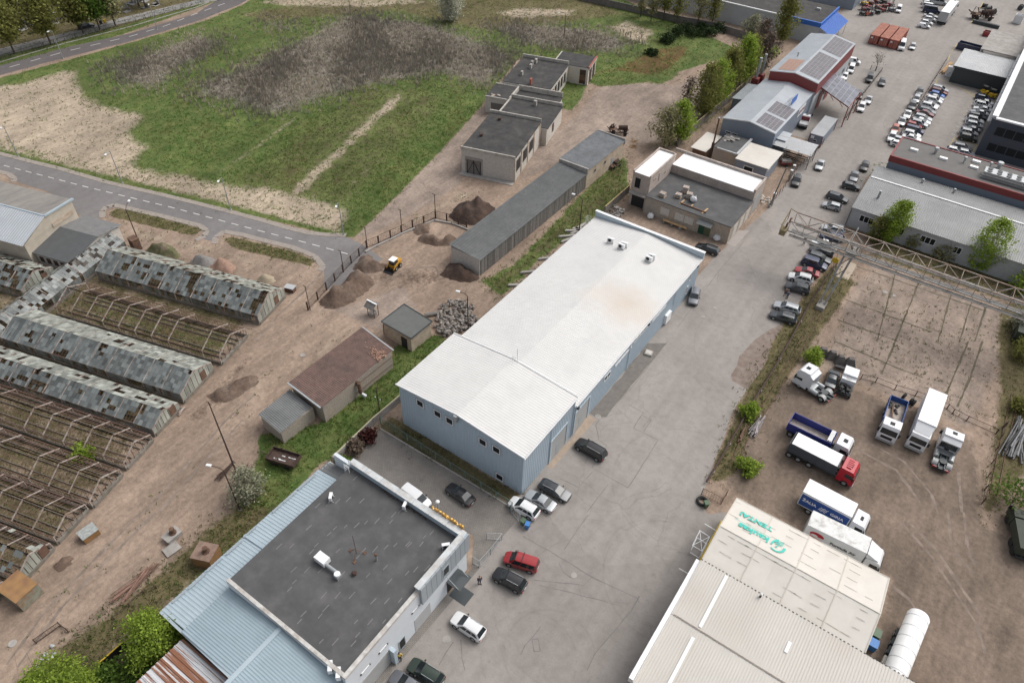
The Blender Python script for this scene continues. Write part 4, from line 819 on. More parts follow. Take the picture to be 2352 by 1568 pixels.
def panel(p, name, a, c, s0, s1, z0, z1, m, off=.04, th=.06):      # flat piece on an arbitrary vertical wall a->c
    d = (c-a); d.z = 0; d.normalize(); n = Vector((d.y, -d.x, 0)); u, v = a+d*s0+n*off/2, a+d*s1+n*off/2; u.z = v.z = (z0+z1)/2
    return MB().bar(u, v, off+th, z1-z0).build(name, m, p)
panel(hu, 'doorway', f[0], f[1], 3.7, 4.9, .1, 2.2, C['black'])
MB().path([(f[0].x-.1, f[0].y, 2.6), (f[0].x-.1, f[0].y-.1, .3)], .07).build('rusty_pipe', C['rust'], hu)
# long low shed with grey slate roof
ls = thing('long_shed', 'very long shed with a grey slate roof, white brick end and weathered board side', 'shed', (-65, 100, 0))
A0, A1, A2, A3 = P(1030, 562, 4.0), P(1098, 592, 3.6), P(1348.5, 404.5, 3.6), P(1293.5, 370, 4.0)
lx0, lx1, ly0, ly1 = (A0.x+A3.x)/2, (A1.x+A2.x)/2, (A0.y+A1.y)/2, (A2.y+A3.y)/2
MB().corr((lx0-.2, ly0-.15, 4.05), (lx0-.2, ly1, 4.05), (lx1+.25, ly0-.15, 3.6), .22, .05, 0, Vector((0, 0, 1)), .4).build('roof', C['slate'], ls)
b = MB()
for k in range(11): x = lx0+.3+k*(lx1-lx0)/11; b.bar((x, ly0, 4.08-.45*(x-lx0)/(lx1-lx0)+.02), (x, ly1, 4.08-.45*(x-lx0)/(lx1-lx0)+.02), .06, .05)
b.build('sheet_lap', mat('slate_lap', (.11, .115, .115), .9, var=.2), ls)
b = MB(); b.box(lx0, lx0+.15, ly0, ly1, 0, 3.9); b.box(lx0+.15, lx1-.1, ly0, ly0+.25, 0, 3.55); b.build('brick_wall', C['brick_white'], ls)
b = MB(); y = ly0+.25
while y < ly1:
    wv = random.uniform(.16, .3); b.box(lx1-.08+random.uniform(-.02, .02), lx1-.02+random.uniform(0, .04), y, y+wv-.02, random.uniform(0, .15), 3.45+random.uniform(-.1, .05)); y += wv
b.build('board_side', C['wood_old'], ls)
sh2 = thing('brick_store', 'brick store with a grey slate roof at the far end of the long shed', 'store', (-66, 127, 0))
B2, B3 = P(1438.5, 321, 4.6), P(1382, 302.5, 4.6); y2 = (B2.y+B3.y)/2
MB().corr((lx0-.3, ly1+.2, 4.7), (lx0-.3, y2, 4.7), (lx1+.3, ly1+.2, 4.3), .3, .05, 0, Vector((0, 0, 1)), .4).build('roof', mat('blue_grey_slate', (.20, .21, .22), .9, var=.2, scale=1, col2=(.155, .16, .165), s2=.3, bump=.3), sh2)
w_ = wbox(sh2, 'wall', lx0-.1, lx1+.05, ly1+.05, y2-.1, 0, 4.15, C['plaster_tan']); b = MB(); b.box(lx0-.2, lx1+.25, ly1-.1, ly1+.25, 3.5, 4.75); b.box(lx0-.2, lx1+.25, y2-.15, y2+.1, 3.5, 4.8); b.build('gable_coping', C['concrete'], sh2)
for y in (ly1+3, ly1+7.2): win_x(sh2, lx1+.06, 1, y, y+.8, 2.4, 3.2, C['concrete'])
wbox(sh2, 'door', lx1+.05, lx1+.09, ly1+10.5, ly1+11.6, .1, 2.2, C['panel'])
# ---------------------------------------------------------------- row of derelict flat-roofed buildings
RA = math.radians(15.5); RO = P(1059, 336, 5.9)
def ruin(label, x0, x1, y0, y1, h, name='derelict_building', front=0., back=0., left=0., right=0.):
    e, nn = Vector((math.cos(RA), math.sin(RA), 0)), Vector((-math.sin(RA), math.cos(RA), 0)); o = RO+e*x0+nn*y0
    t = thing(name, label, 'derelict building', (o.x, o.y, 0), RA, 'derelict flat-roofed buildings'); W_, D_ = x1-x0, y1-y0
    MB().box(0, W_, 0, D_, 0, h).build('wall', C['brick_white'], t, local=True)
    MB().box(.1, W_+.25, .1, D_-.1, h+.005, h+.14).build('roof', C['bitumen_black'], t, local=True)
    b = MB()
    if front: b.box(-.06, W_+.06, -.1, .15, h-.3, h+front)
    if back: b.box(-.06, W_+.1, D_-.2, D_+.08, h-.3, h+back)
    if left: b.box(-.1, .2, .16, D_-.21, h-.3, h+left)
    if right: b.box(W_-.1, W_+.27, .16, D_-.21, h-.3, h+right)
    if b.v: b.build('parapet', mat('crumbling_parapet', (.46, .44, .40), .9, var=.25, scale=3, col2=(.33, .30, .26), s2=1), t, local=True)
    return t, W_, D_
def lbox(p, n, m, *a): return MB().box(*a).build(n, m, p, local=True)
t, W_, D_ = ruin('nearest and tallest derelict building, white brick front with a barred double gate', 0, 11.8, 0, 17.2, 5.6, front=.35, back=.75)
g_ = lbox(t, 'gate', C['wood_old'], 1.3, 4.3, -.1, .02, .1, 3.2)
b = MB()
for x in (1.3, 2.8, 4.3): b.box(x-.07, x+.07, -.16, -.1, .1, 3.25)
b.bar((1.4, -.14, .2), (2.8, -.14, 3.1), .1); b.bar((4.2, -.14, .2), (2.8, -.14, 3.1), .1); b.build('gate_brace', C['black'], g_, local=True)
b = MB(); b.box(.8, 4.8, -.08, .0, 3.25, 3.9); b.box(.8, 1.25, -.06, 0, 0, 3.25); b.box(4.35, 4.8, -.06, 0, 0, 3.25); b.build('gate_surround', C['concrete'], t, local=True)
for y in (.2, 4.2, 8.4, 12.6, 16.8): MB().box(W_, W_+.14, y-.2, y+.2, 0, 5.3).build('pilaster', C['plaster_tan'], t, local=True)
for y in (1.0, 5.2, 9.4): f = win_x(None, 0, 1, 0, 1, 0, 1) if False else None; f = MB().box(W_-.02, W_+.07, y, y+2.6, 1.9, 4.5).build('window', C['wood_old'], t, local=True); [MB().box(W_+.07, W_+.09, y+.12+j*.82, y+.82+j*.82, 2.05, 4.35).build('pane', C['glass'], f, local=True) for j in range(3)]
for (x, y) in ((3.2, 14.3), (2.2, 6.0)):
    b = MB(); b.tube((x, y, 5.7), (x, y, 6.15), .3, n=12); b.tube((x, y, 6.15), (x, y, 6.3), .45, n=12); b.build('roof_vent', C['rust_dark'], t, local=True)
MB().box(0, 11.8, -1.4, -.2, 0, .12).build('doorstep', C['concrete'], t, local=True)
t, W_, D_ = ruin('derelict building with a low black roof just behind the tallest one', .7, 13.2, 17.4, 29.3, 4.0, back=.9, left=.4)
lbox(t, 'window', C['rust_dark'], W_-.02, W_+.05, 4.2, 5.6, 1.2, 3.2); lbox(t, 'chimney', C['concrete'], 6.2, 6.9, 9.5, 10.2, 4.1, 5.3); lbox(t, 'chimney', C['concrete'], 5.2, 5.8, 1, 1.6, 4.1, 5.0)
b = MB(); [b.tube((x, 2.2, 4.1), (x, 2.2, 5.2), .05) for x in (3.1, 7.9)]; b.build('roof_pole', C['rust_dark'], t, local=True)
t, W_, D_ = ruin('small derelict garage with a mossy roof and an old grey wooden gate', -5.3, .6, 27.7, 35, 4.0, front=.15, right=.6, back=.3)
lbox(t, 'gate', C['wood_old'], 1.4, 4.6, -.06, .02, .1, 2.7)
b = MB()
for k in range(7): b.blob((random.uniform(.8, 3.4), random.uniform(.4, 1.6), 4.15), (random.uniform(.2, .5), .25, .04), 7, 3, jit=.3)
b.build('pale_debris', mat('pale_debris', (.40, .34, .28), .9, var=.2), t, local=True)
t, W_, D_ = ruin('narrow derelict strip roof between two white parapet walls', .8, 11.6, 30.2, 34.8, 3.6, back=1.3)
t, W_, D_ = ruin('large derelict building with a mossy black roof and four brick chimneys in a row', -4, 8.2, 35.2, 51.3, 4.7, back=.9)
for x, y in ((3.6, 11.4), (4.1, 13.0), (3.9, 9.4), (3.2, 4.6)): lbox(t, 'chimney', C['concrete'], x, x+.5, y, y+.9, 4.8, 5.9)
lbox(t, 'fire_wall', C['pinkbrick'], 6.9, 7.3, .6, 1.6, 4.8, 6.2)
b = MB(); [b.box(W_, W_+.07, 2+k*2.6, 3.6+k*2.6, 1.2, 3.6) for k in range(5)]; b.build('window_opening', C['black'], t, local=True)
t, W_, D_ = ruin('farthest derelict building with a blank wall, red brick coping and open doorways', 4.1, 13.5, 51.5, 59.5, 4.4, left=.2, right=.25)
lbox(t, 'brick_coping', C['pinkbrick'], W_-.12, W_+.3, 0, D_, 4.66, 4.76)
for y in (1.2, 4.6): lbox(t, 'doorway', C['rust_dark'], W_-.02, W_+.06, y, y+2.4, .1, 3.6)
lbox(t, 'boarded_opening', C['rust_dark'], 7.2, 8.8, -.05, .02, .3, 3.9); lbox(t, 'rusty_board', C['rust'], 7.25, 8.75, -.08, -.05, 1.2, 2.6)

# ---------------------------------------------------------------- half-built block with white roofs
cb = thing('construction_building', 'half-built block with bare block walls, white membrane roofs and a lower dark roof', 'building', (-38, 122, 0))
gx0, gx1, gy0, gy1 = -50.6, -46.8, 116.3, 127.4
wbox(cb, 'tower_wall', gx0, gx1, gy0, gy1, 0, 7.3, C['block']); b = MB()
b.box(gx0-.05, gx0+.25, gy0-.05, gy1+.05, 7.3, 7.75); b.box(gx1-.25, gx1+.05, gy0-.05, gy1+.05, 7.3, 7.6); b.box(gx0+.25, gx1-.25, gy1-.25, gy1+.05, 7.3, 7.75); b.build('tower_parapet', C['block'], cb)
wbox(cb, 'tower_roof', gx0+.26, gx1-.26, gy0, gy1-.26, 7.31, 7.4, C['snow_white'])
dx1 = -29.1; dy0, dy1 = 115.3, 126.3
wbox(cb, 'lower_wall', gx1+.02, dx1, dy0, dy1, 0, 3.75, C['brick_grey']); wbox(cb, 'lower_roof', gx1+.02, dx1+.15, dy0-.15, dy1, 3.75, 3.9, C['bitumen'])
lx = -29.2
wbox(cb, 'long_wall', gx1+.02, lx, dy1+.02, 132.2, 0, 5.6, C['block']); b = MB(); b.box(gx1-2, lx+.05, 131.9, 132.25, 5.6, 6.25); b.box(lx-.35, lx+.06, dy1+.03, 131.9, 5.6, 6.2); b.build('long_parapet', C['block'], cb)
wbox(cb, 'long_roof', gx1+.02, lx-.36, dy1+.03, 131.88, 5.6, 5.72, C['snow_white'])
for a, c in (((1120, 150), (1190, 75)),): pxwin_y(cb, gy0, -1, 2, 1, a, c, fm=C['block'], fw=.08)
x, z = onY(*T(2, 1, 1155, 240), gy0); wbox(cb, 'porch_opening', gx0+.5, gx1-.6, gy0-.03, gy0+.1, .05, 2.9, C['black']); wbox(cb, 'porch_slab', gx0+.1, gx1+.2, gy0-1.0, gy0-.04, 3.05, 3.25, C['concrete'])
for (u, v, u2, v2) in ((1300, 95, 1325, 60), (1340, 95, 1358, 20), (1395, 30, 1412, 5)):
    y0, z0 = onX(*T(2, 1, u, v), gx1); y1, z1 = onX(*T(2, 1, u2, v2), gx1); win_x(cb, gx1+.02, 1, y0, y1, max(z0, 4.2), max(z1, 5.6), C['block'], fw=.06)
for u in (1400, 1545, 1640):
    x, z = onY(*T(2, 1, u, 390), dy0); wbox(cb, 'bricked_window', x-.9, x+.9, dy0-.04, dy0+.02, 1.2, 2.7, C['brick_white'])
x, z = onY(*T(2, 1, 1770, 545), dy0); d_ = wbox(cb, 'door', x-1.3, x+1.1, dy0-.06, dy0+.02, .1, 2.4, mat('green_door', (.10, .11, .06), .6)); MB().box(x-1.25, x-.15, dy0-.09, dy0-.06, .15, 2.35).build('door_leaf', mat('dark_green_door', (.01, .06, .035), .5), d_)
b = MB(); b.corr((x-1.6, dy0-.02, 3.3), (x+1.4, dy0-.02, 3.3), (x-1.6, dy0-1.3, 2.8), .2, .03, 0, Vector((0, 0, 1))); b.build('door_canopy', C['slate'], cb)
for y in (117.2, 120.5, 123.4): wbox(cb, 'infill_panel', dx1, dx1+.05, y, y+2, .3, 3.0, C['brick_white'])
wbox(cb, 'gate', lx, lx+.05, 127.3, 130.8, .1, 4.2, C['gate_grey'])
# things on the lower dark roof
def pallet(name, label, loc, rz=0, n=4, group=None, top=True, m=None):
    t = thing(name, label, 'pallet', loc, rz, group); b = MB()
    for x in (-.55, 0, .55): b.box(x-.05, x+.05, -.5, .5, 0, .1)
    for k in range(6): b.box(-.6, .6, -.5+k*.19, -.5+k*.19+.12, .1, .13)
    b.build('pallet_base', C['wood'], t, local=True); b = MB()
    for z in range(n):
        for i in range(3):
            for j in range(3): b.box(-.58+i*.39, -.22+i*.39, -.48+j*.33, -.18+j*.33, .14+z*.24, .36+z*.24)
    b.build('blocks', m or C['block'], t, local=True)
    return t
for k, (u, v, n, l) in enumerate(((1385, 215, 3, 'pallet of grey blocks standing alone on the lower dark roof'), (1530, 225, 3, 'smaller pallet of blocks on the dark roof, front left of the three together'), (1595, 180, 5, 'tallest pallet of blocks at the back of the three on the dark roof'), (1630, 230, 4, 'pallet of blocks beside the white bag on the dark roof'))):
    q = TP(2, 1, u, v, 4.4); pallet('block_pallet', l, (q.x, q.y, 3.9), .1*k, n, 'block pallets on the lower dark roof')
def bigbag(label, q, z, s=1.0, group=None, name='bulk_bag'):
    t = thing(name, label, 'bulk bag', (q.x, q.y, z), random.uniform(0, 1), group); r = random.Random(int(q.x*10)); b = MB()
    b.blob((0, 0, .5*s), (.6*s, .55*s, .52*s), 10, 7, jit=.09, rnd=r); b.build('bag', mat('white_woven_bag', (.62, .63, .65), .7, var=.12, scale=4), t, local=True, smooth=True)
    b = MB()
    for x, y in ((.35, .3), (-.35, .3), (.35, -.3), (-.35, -.3)): b.path([(x*s, y*s, .85*s), (x*.8*s, y*s, 1.1*s), (x*.4*s, y*s, .95*s)], .03, 4)
    b.build('loops', C['white_trim'], t, local=True); return t
q = TP(2, 1, 1665, 268, 4.3); bigbag('slumped white bulk bag on the lower dark roof', q, 3.9, 1.15)
q = TP(2, 1, 1270, 440); bigbag('full white bulk bag standing alone in the dirt yard', q, .02, 1.15, 'bulk bags in the yard')
q = TP(2, 1, 1875, 640); bigbag('white bulk bag against the wall corner by the black estate car', q, .02, 1.25, 'bulk bags in the yard')
a, c = TP(2, 1, 1545, 295, 4), TP(2, 1, 1785, 385, 4); tag(MB().bar((a.x, a.y, 4.02), (c.x, c.y, 4.02), .28, .22).build('steel_beam', C['rust'], None), 'rusty steel beam lying on planks on the lower dark roof', 'steel beam')
for k, (u, v, u2, v2, l) in enumerate(((1540, 305, 1585, 268, 'plank under the left end of the rusty beam'), (1640, 330, 1665, 312, 'short plank under the middle of the rusty beam'), (1745, 390, 1800, 348, 'plank under the right end of the rusty beam'))):
    a, c = TP(2, 1, u, v, 3.93), TP(2, 1, u2, v2, 3.93); tag(MB().bar((a.x, a.y, 3.93), (c.x, c.y, 3.93), .28, .05).build('plank', C['wood']), l, 'plank', 'planks on the dark roof')
t = thing('timber_rack', 'yellowish timbers laid across trestles along the brick wall', 'timber stack', (*TP(2, 1, 1500, 490)[:2], 0)); b = MB()
a, c = TP(2, 1, 1385, 440, .6), TP(2, 1, 1600, 520, .6)
for k in range(3): b.bar((a.x+.15*k, a.y-.22*k, .62), (c.x+.15*k, c.y-.22*k, .62), .16)
b.build('timbers', C['wood'], t); b = MB()
for f in (.1, .45, .8): q = a.lerp(c, f); b.box(q.x-.2, q.x+.25, q.y-.9, q.y+.25, .02, .52)
b.build('trestles', C['wood_old'], t)
# ---------------------------------------------------------------- industrial estate, top right
def solar(p, A, B, Cc, nx_, ny_, z=.08):           # panels on a sloping plane: A origin, AB across, AC along
    A, B, Cc = Vector(A), Vector(B), Vector(Cc); n = (B-A).cross(Cc-A).normalized(); n = n if n.z > 0 else -n; b = MB(); fr = MB()
    for i in range(nx_):
        for j in range(ny_):
            q = [A+(B-A)*((i+a)/nx_)+(Cc-A)*((j+c)/ny_)+n*z for a, c in ((.03, .02), (.97, .02), (.97, .98), (.03, .98))]; b.poly(q)
    q = [A+(B-A)*a+(Cc-A)*c+n*(z-.04) for a, c in ((0, 0), (1, 0), (1, 1), (0, 1))]; fr.poly(q)
    f = fr.build('panel_frame', C['steel'], p); return b.build('solar_panel', C['solar'], p)
def hall(name, label, x0, x1, y0, y1, ze, zr, wm, rm, trim, pitch=.4, cat='hall'):
    t = thing(name, label, cat, ((x0+x1)/2, (y0+y1)/2, 0)); xm = (x0+x1)/2
    b = MB(); b.box(x0, x1, y0, y1, 0, ze-.02)
    for y in (y0, y1): b.poly([(x0, y, ze-.02), (x1, y, ze-.02), (xm, y, zr)])
    b.build('wall', wm, t); b = MB(); gable_roof(b, x0, x1, y0, y1, ze, zr, .15, pitch, .04); b.build('roof', rm, t)
    b = MB(); b.bar((x0-.2, y0-.17, ze+.06), (xm, y0-.17, zr+.08), .1, .25); b.bar((xm, y0-.17, zr+.08), (x1+.2, y0-.17, ze+.06), .1, .25); b.build('verge_trim', trim, t); return t
C['greyblue'] = mat('grey_blue_cladding', (.20, .235, .29), .5, var=.04, scale=.5)
C['roof_pale'] = mat('pale_grey_roof_sheet', (.44, .47, .50), .45, .1, var=.05, scale=.4, col2=(.38, .41, .44), s2=.15)
I1 = hall('grey_blue_hall', 'grey blue metal hall with solar panels on its pale roof', -46.4, -34.4, 151.2, 177.5, 6.1, 7.1, C['greyblue'], C['roof_pale'], C['white_trim'])
def rz_(x, x0, x1, ze, zr): xm = (x0+x1)/2; return ze+(zr-ze)*(1-abs(x-xm)/(xm-x0))
for (ya, yb) in ((151.8, 157.6), (158.6, 164.8)):
    solar(I1, (-39.4, ya, rz_(-39.4, -46.4, -34.4, 6.1, 7.1)+.1), (-34.7, ya, rz_(-34.7, -46.4, -34.4, 6.1, 7.1)+.1), (-39.4, yb, rz_(-39.4, -46.4, -34.4, 6.1, 7.1)+.1), 5, 6)
for k in range(2): pxwin_y(I1, 151.2, -1, 2, 0, (1957+k*36, 1210+k*6), (1988+k*36, 1208+k*6+4), fw=.08) if False else win_y(I1, 151.2, -1, -45.2+k*1.5, -43.9+k*1.5, 3.0, 3.5, fw=.08)
b = MB(); b.box(-34.38, -34.3, 167, 172, 3.6, 5.6); b.build('sign_board', C['white_trim'], I1); b = MB()
for k in range(6): b.obox((-34.27, 167.6+k*.75, 4.6), (.02, .35, .7+.2*(k % 2)), 0)
b.build('sign_marks', C['red_sheet'], I1)
b = MB(); q = P(1865, 250, 7.2)
b.bar((-36.2, 165.2, 6.5), (-36.2, 168.5, 6.5), .08); [b.bar((-37.5, y, 6.8), (-36.1, y, 8.3), .06) for y in (165.3, 166.8, 168.3)]; b.build('sign_frame', C['steel'], I1)
wbox(I1, 'roof_sign', -36.1, -36.0, 165, 168.8, 6.9, 8.4, C['paint_blue'])
wbox(I1, 'side_cabin', -34.38, -32.4, 153.5, 157.6, 0, 4.0, C['greyblue']); wbox(I1, 'cabin_roof', -34.38, -32.3, 153.4, 157.7, 4.0, 4.15, C['roof_pale']); wbox(I1, 'door', -32.4, -32.33, 154.2, 155.3, .1, 2.2, C['white_trim'])
I2 = hall('red_trimmed_hall', 'taller hall with dark red fascia and rows of solar panels on a pale roof', -45.6, -34.0, 176.6, 207, 8.6, 9.6, C['roof_pale'], C['roof_pale'], C['white_trim'])
wbox(I2, 'red_fascia', -34.0, -33.9, 176.6, 207, 5.6, 8.6, C['red_sheet']); b = MB(); b.poly([(-45.6, 176.5, 6.4), (-34.0, 176.5, 6.4), (-34, 176.5, 8.6), (-39.8, 176.5, 9.6), (-45.6, 176.5, 8.6)]); b.build('red_gable', C['red_sheet'], I2)
zz = lambda x: rz_(x, -45.6, -34.0, 8.6, 9.6)+.12
solar(I2, (-39.3, 178, zz(-39.3)), (-34.3, 178, zz(-34.3)), (-39.3, 193, zz(-39.3)), 6, 12); solar(I2, (-39.3, 195, zz(-39.3)), (-34.3, 195, zz(-34.3)), (-39.3, 206, zz(-39.3)), 6, 9)
s_ = solar(I2, (-44.2, 177.5, zz(-44.2)), (-40.4, 177.5, zz(-40.4)), (-44.2, 185.5, zz(-44.2)), 4, 6); s_.data.materials[0] = C['orange_paint']
MB().tube((-43.0, 188, 8.9), (-43, 188, 10.2), .2).build('flue', C['steel'], I2)
for y in (186, 191, 197, 202): win_x(I2, -33.9, 1, y, y+1.6, 2.5, 3.6, C['greyblue'])
for y in (182, 188.5): wbox(I2, 'gate', -33.98, -33.88, y, y+3.4, .1, 4.2, C['red_sheet'])
t = thing('grey_lean_to', 'pale ribbed lean-to roof along the back of the two solar-panelled halls', 'lean-to', (-48.5, 165, 0)); wbox(t, 'wall', -50.4, -46.5, 168, 178, 0, 3.4, C['greyblue']); MB().corr((-46.5, 167.8, 4.0), (-46.5, 178.2, 4.0), (-50.6, 167.8, 3.5), .4, .05, 0, Vector((0, 0, 1)), .3).build('roof', C['roof_pale'], t)
for k, (u, v) in enumerate(((2268, 625), (2315, 590))):
    q = TP(2, 0, u, v, 7); t = thing('chimney_stack', ('nearer' if k == 0 else 'farther')+' silver chimney with a red base behind the red-trimmed hall', 'chimney', (q.x, q.y, 0)); wbox(t, 'base', q.x-.8, q.x+.8, q.y-.8, q.y+.8, 0, 4.5, C['red_sheet']); MB().tube((q.x, q.y, 4.5), (q.x, q.y, 9.5), .35, n=12).build('stack', C['steel'], t)
sc_ = thing('solar_canopy', 'steel canopy roofed with blue solar panels beside the red-trimmed hall', 'canopy', (-30, 184, 0))
cA, cB, cC, cD = Vector((-34.0, 181.6, 5.9)), Vector((-25.8, 177.0, 5.0)), Vector((-34.2, 192.0, 5.9)), Vector((-25.6, 186.6, 5.0))
s_ = solar(sc_, cA, cB, cC, 6, 8, .1); s_.data.materials[0] = mat('blue_solar_cells', (.15, .155, .19), .2, var=.2, scale=1.2, island=.3)
b = MB(); [b.bar(p-Vector((0, 0, .1)), q-Vector((0, 0, .1)), .15) for p, q in ((cA, cB), (cC, cD), (cB, cD), (cA, cC), (cA.lerp(cC, .5), cB.lerp(cD, .5)))]
for p in (cB, cD, cB.lerp(cD, .5)): b.bar((p.x, p.y, 0), p, .2)
for k in range(6): b.bar(cA.lerp(cB, k/6)-Vector((0, 0, .1)), cA.lerp(cB, (k+1)/6)-Vector((0, 0, .9 if k % 2 == 0 else .1)), .08)
b.build('frame', C['red_sheet'], sc_)
# dark flat store, cream-roofed sheds, chimney
t = thing('flat_roof_store', 'store with a dark flat roof and white coping, scrap lying on the roof', 'store', (-41, 146, 0)); wbox(t, 'wall', -44.0, -38.6, 141.6, 149.4, 0, 3.9, C['brick_grey']); wbox(t, 'roof', -44.1, -38.9, 141.6, 149.4, 3.9, 4.0, C['bitumen']); b = MB(); b.box(-38.9, -38.4, 141.3, 149.6, 3.9, 4.25); b.box(-43.2, -38.9, 141.3, 141.6, 3.9, 4.2); b.build('coping', C['light_grey_sheet'], t)
q = P(1680, 320, 4.1); b = MB(); [b.obox((q.x+random.uniform(-1.2, 1.2), q.y+random.uniform(-.8, .8), 4.06+k*.03), (random.uniform(.8, 2), random.uniform(.1, .8), .06), random.uniform(0, 3)) for k in range(12)]; tag(b.build('scrap_boards', C['concrete']), 'loose scrap boards on the dark flat store roof', 'scrap boards')
t = thing('cream_roof_shed', 'grey blue shed with a large flat cream roof', 'shed', (-34.5, 144, 0)); wbox(t, 'wall', -38.3, -31.5, 140.2, 148, 0, 3.9, C['greyblue']); wbox(t, 'roof', -38.35, -31.0, 139.6, 148.3, 3.92, 4.05, C['cream']); win_y(t, 140.2, -1, -36.3, -34.2, 1.6, 2.9); win_x(t, -31.5, 1, 141, 142.8, 2.6, 3.2)
t = thing('small_cream_roof_shed', 'small rusty-sided shed with a cream roof beside the concrete wall', 'shed', (-46.8, 145, 0)); wbox(t, 'wall', -48.3, -45.3, 141, 149, 0, 2.7, C['rust']); wbox(t, 'roof', -48.7, -45.1, 140.5, 149.3, 2.72, 2.84, C['cream'])
q0 = P(1638.5, 341, 0); t = thing('rusty_chimney', 'tall thin rusty chimney pipe between the cream-roofed sheds', 'chimney', (-44.4, 142.2, 0)); MB().tube((-44.4, 142.0, 0), (-44.4, 142.0, 4.6), .32, n=12).build('base', C['rust_dark'], t); MB().tube((-44.4, 142.0, 4.6), (-44.4, 142.0, 10.2), .18, n=10).build('pipe', C['rust'], t); MB().tube((-44.4, 142.0, 10.2), (-44.4, 142.0, 10.4), .24, n=10).build('cap', C['steel'], t)
t = thing('rack_shelter', 'open steel rack shelter with a pale curved roof full of stored pipes', 'shelter', (-30, 154, 0)); b = MB()
b.corr((-34.3, 156.6, 3.9), (-25.9, 156.6, 3.9), (-34.3, 155.4, 4.25), .35, .03, 0, Vector((0, 0, 1))); b.corr((-34.3, 155.4, 4.25), (-25.9, 155.4, 4.25), (-34.3, 151.6, 3.4), .35, .03, 0, Vector((0, 0, 1))); b.build('roof', C['light_grey_sheet'], t); b = MB()
for x in (-34.1, -31.4, -28.7, -26.1):
    for y in (152, 156.2): b.bar((x, y, 0), (x, y, 3.6), .14)
    b.bar((x, 152, 1.2), (x, 156.2, 1.2), .1); b.bar((x, 152, 2.3), (x, 156.2, 2.3), .1); b.bar((x, 152, .2), (x, 156, 3.5), .06)
b.bar((-34.1, 152, 1.2), (-26.1, 152, 1.2), .1); b.bar((-34.1, 152, 2.3), (-26.1, 152, 2.3), .1); b.build('frame', C['wood_old'], t); b = MB()
for k in range(40): z = random.choice((.3, 1.4, 2.5))+random.uniform(0, .3); y = random.uniform(152.2, 156); b.tube((random.uniform(-34, -31), y, z), (random.uniform(-29, -26.2), y, z), .05, n=5)
b.build('pipes', C['rust_dark'], t)
ct = thing('container_office', 'grey container office with a ribbed white roof and dark red corner posts', 'container office', (-28.2, 168.8, 0)); wbox(ct, 'wall', -29.6, -26.8, 163.4, 174.1, .1, 2.8, C['greyblue']); MB().corr((-29.7, 163.3, 2.84), (-29.7, 174.2, 2.84), (-26.7, 163.3, 2.84), .35, .04, 0, Vector((0, 0, 1)), .3).build('roof', C['light_grey_sheet'], ct)
b = MB(); [b.box(x-.06, x+.06, y-.06, y+.06, .05, 2.86) for x in (-29.65, -26.75) for y in (163.35, 174.15)]; b.build('corner_post', C['red_sheet'], ct); win_y(ct, 163.4, -1, -28.7, -27.8, 1.1, 1.6, fw=.06); wbox(ct, 'wall_unit', -29.3, -28.6, 163.1, 163.38, 1.9, 2.4, C['lampwhite'])
# top: blue-fascia hall, canopy, grey hall
J1 = thing('blue_fascia_hall', 'long pale grey hall with a dark roof and a bright blue fascia at its end', 'hall', (-70, 232, 0)); wbox(J1, 'wall', -110, -47.6, 224.6, 242, 0, 5.5, C['roof_pale']); wbox(J1, 'roof', -110, -47.9, 225, 242, 5.5, 5.62, C['bitumen_black']); wbox(J1, 'white_coping', -110, -58, 224.5, 224.95, 5.5, 5.8, C['white_trim'])
b = MB(); b.box(-57.9, -47.5, 224.45, 224.95, 4.7, 5.95); b.box(-47.85, -47.5, 224.95, 242, 4.7, 5.95); b.build('blue_fascia', C['paint_blue'], J1)
MB().corr((-47.45, 223.8, 5.0), (-47.45, 240, 5.0), (-43.2, 222.5, 3.6), .35, .04, 0, Vector((0, 0, 1)), .3).build('blue_canopy', C['paint_blue'], J1); b = MB(); [b.bar((-43.5, y, 0), (-43.5, y, 3.7), .12) for y in (223, 231, 238)]; b.build('canopy_post', C['steel'], J1)
MB().obox((-52, 236, 5.9), (1.2, .8, .6)).build('roof_unit', C['light_grey_sheet'], J1)
q = P(1957, 24, 0); t = thing('grey_end_hall', 'plain grey blue hall at the top edge behind the blue canopy', 'hall', (q.x-12, q.y+8, 0)); wbox(t, 'wall', q.x-40, q.x, q.y, q.y+22, 0, 7, C['greyblue']); wbox(t, 'roof', q.x-40, q.x+.1, q.y-.1, q.y+22, 7, 7.15, C['light_grey_sheet'])
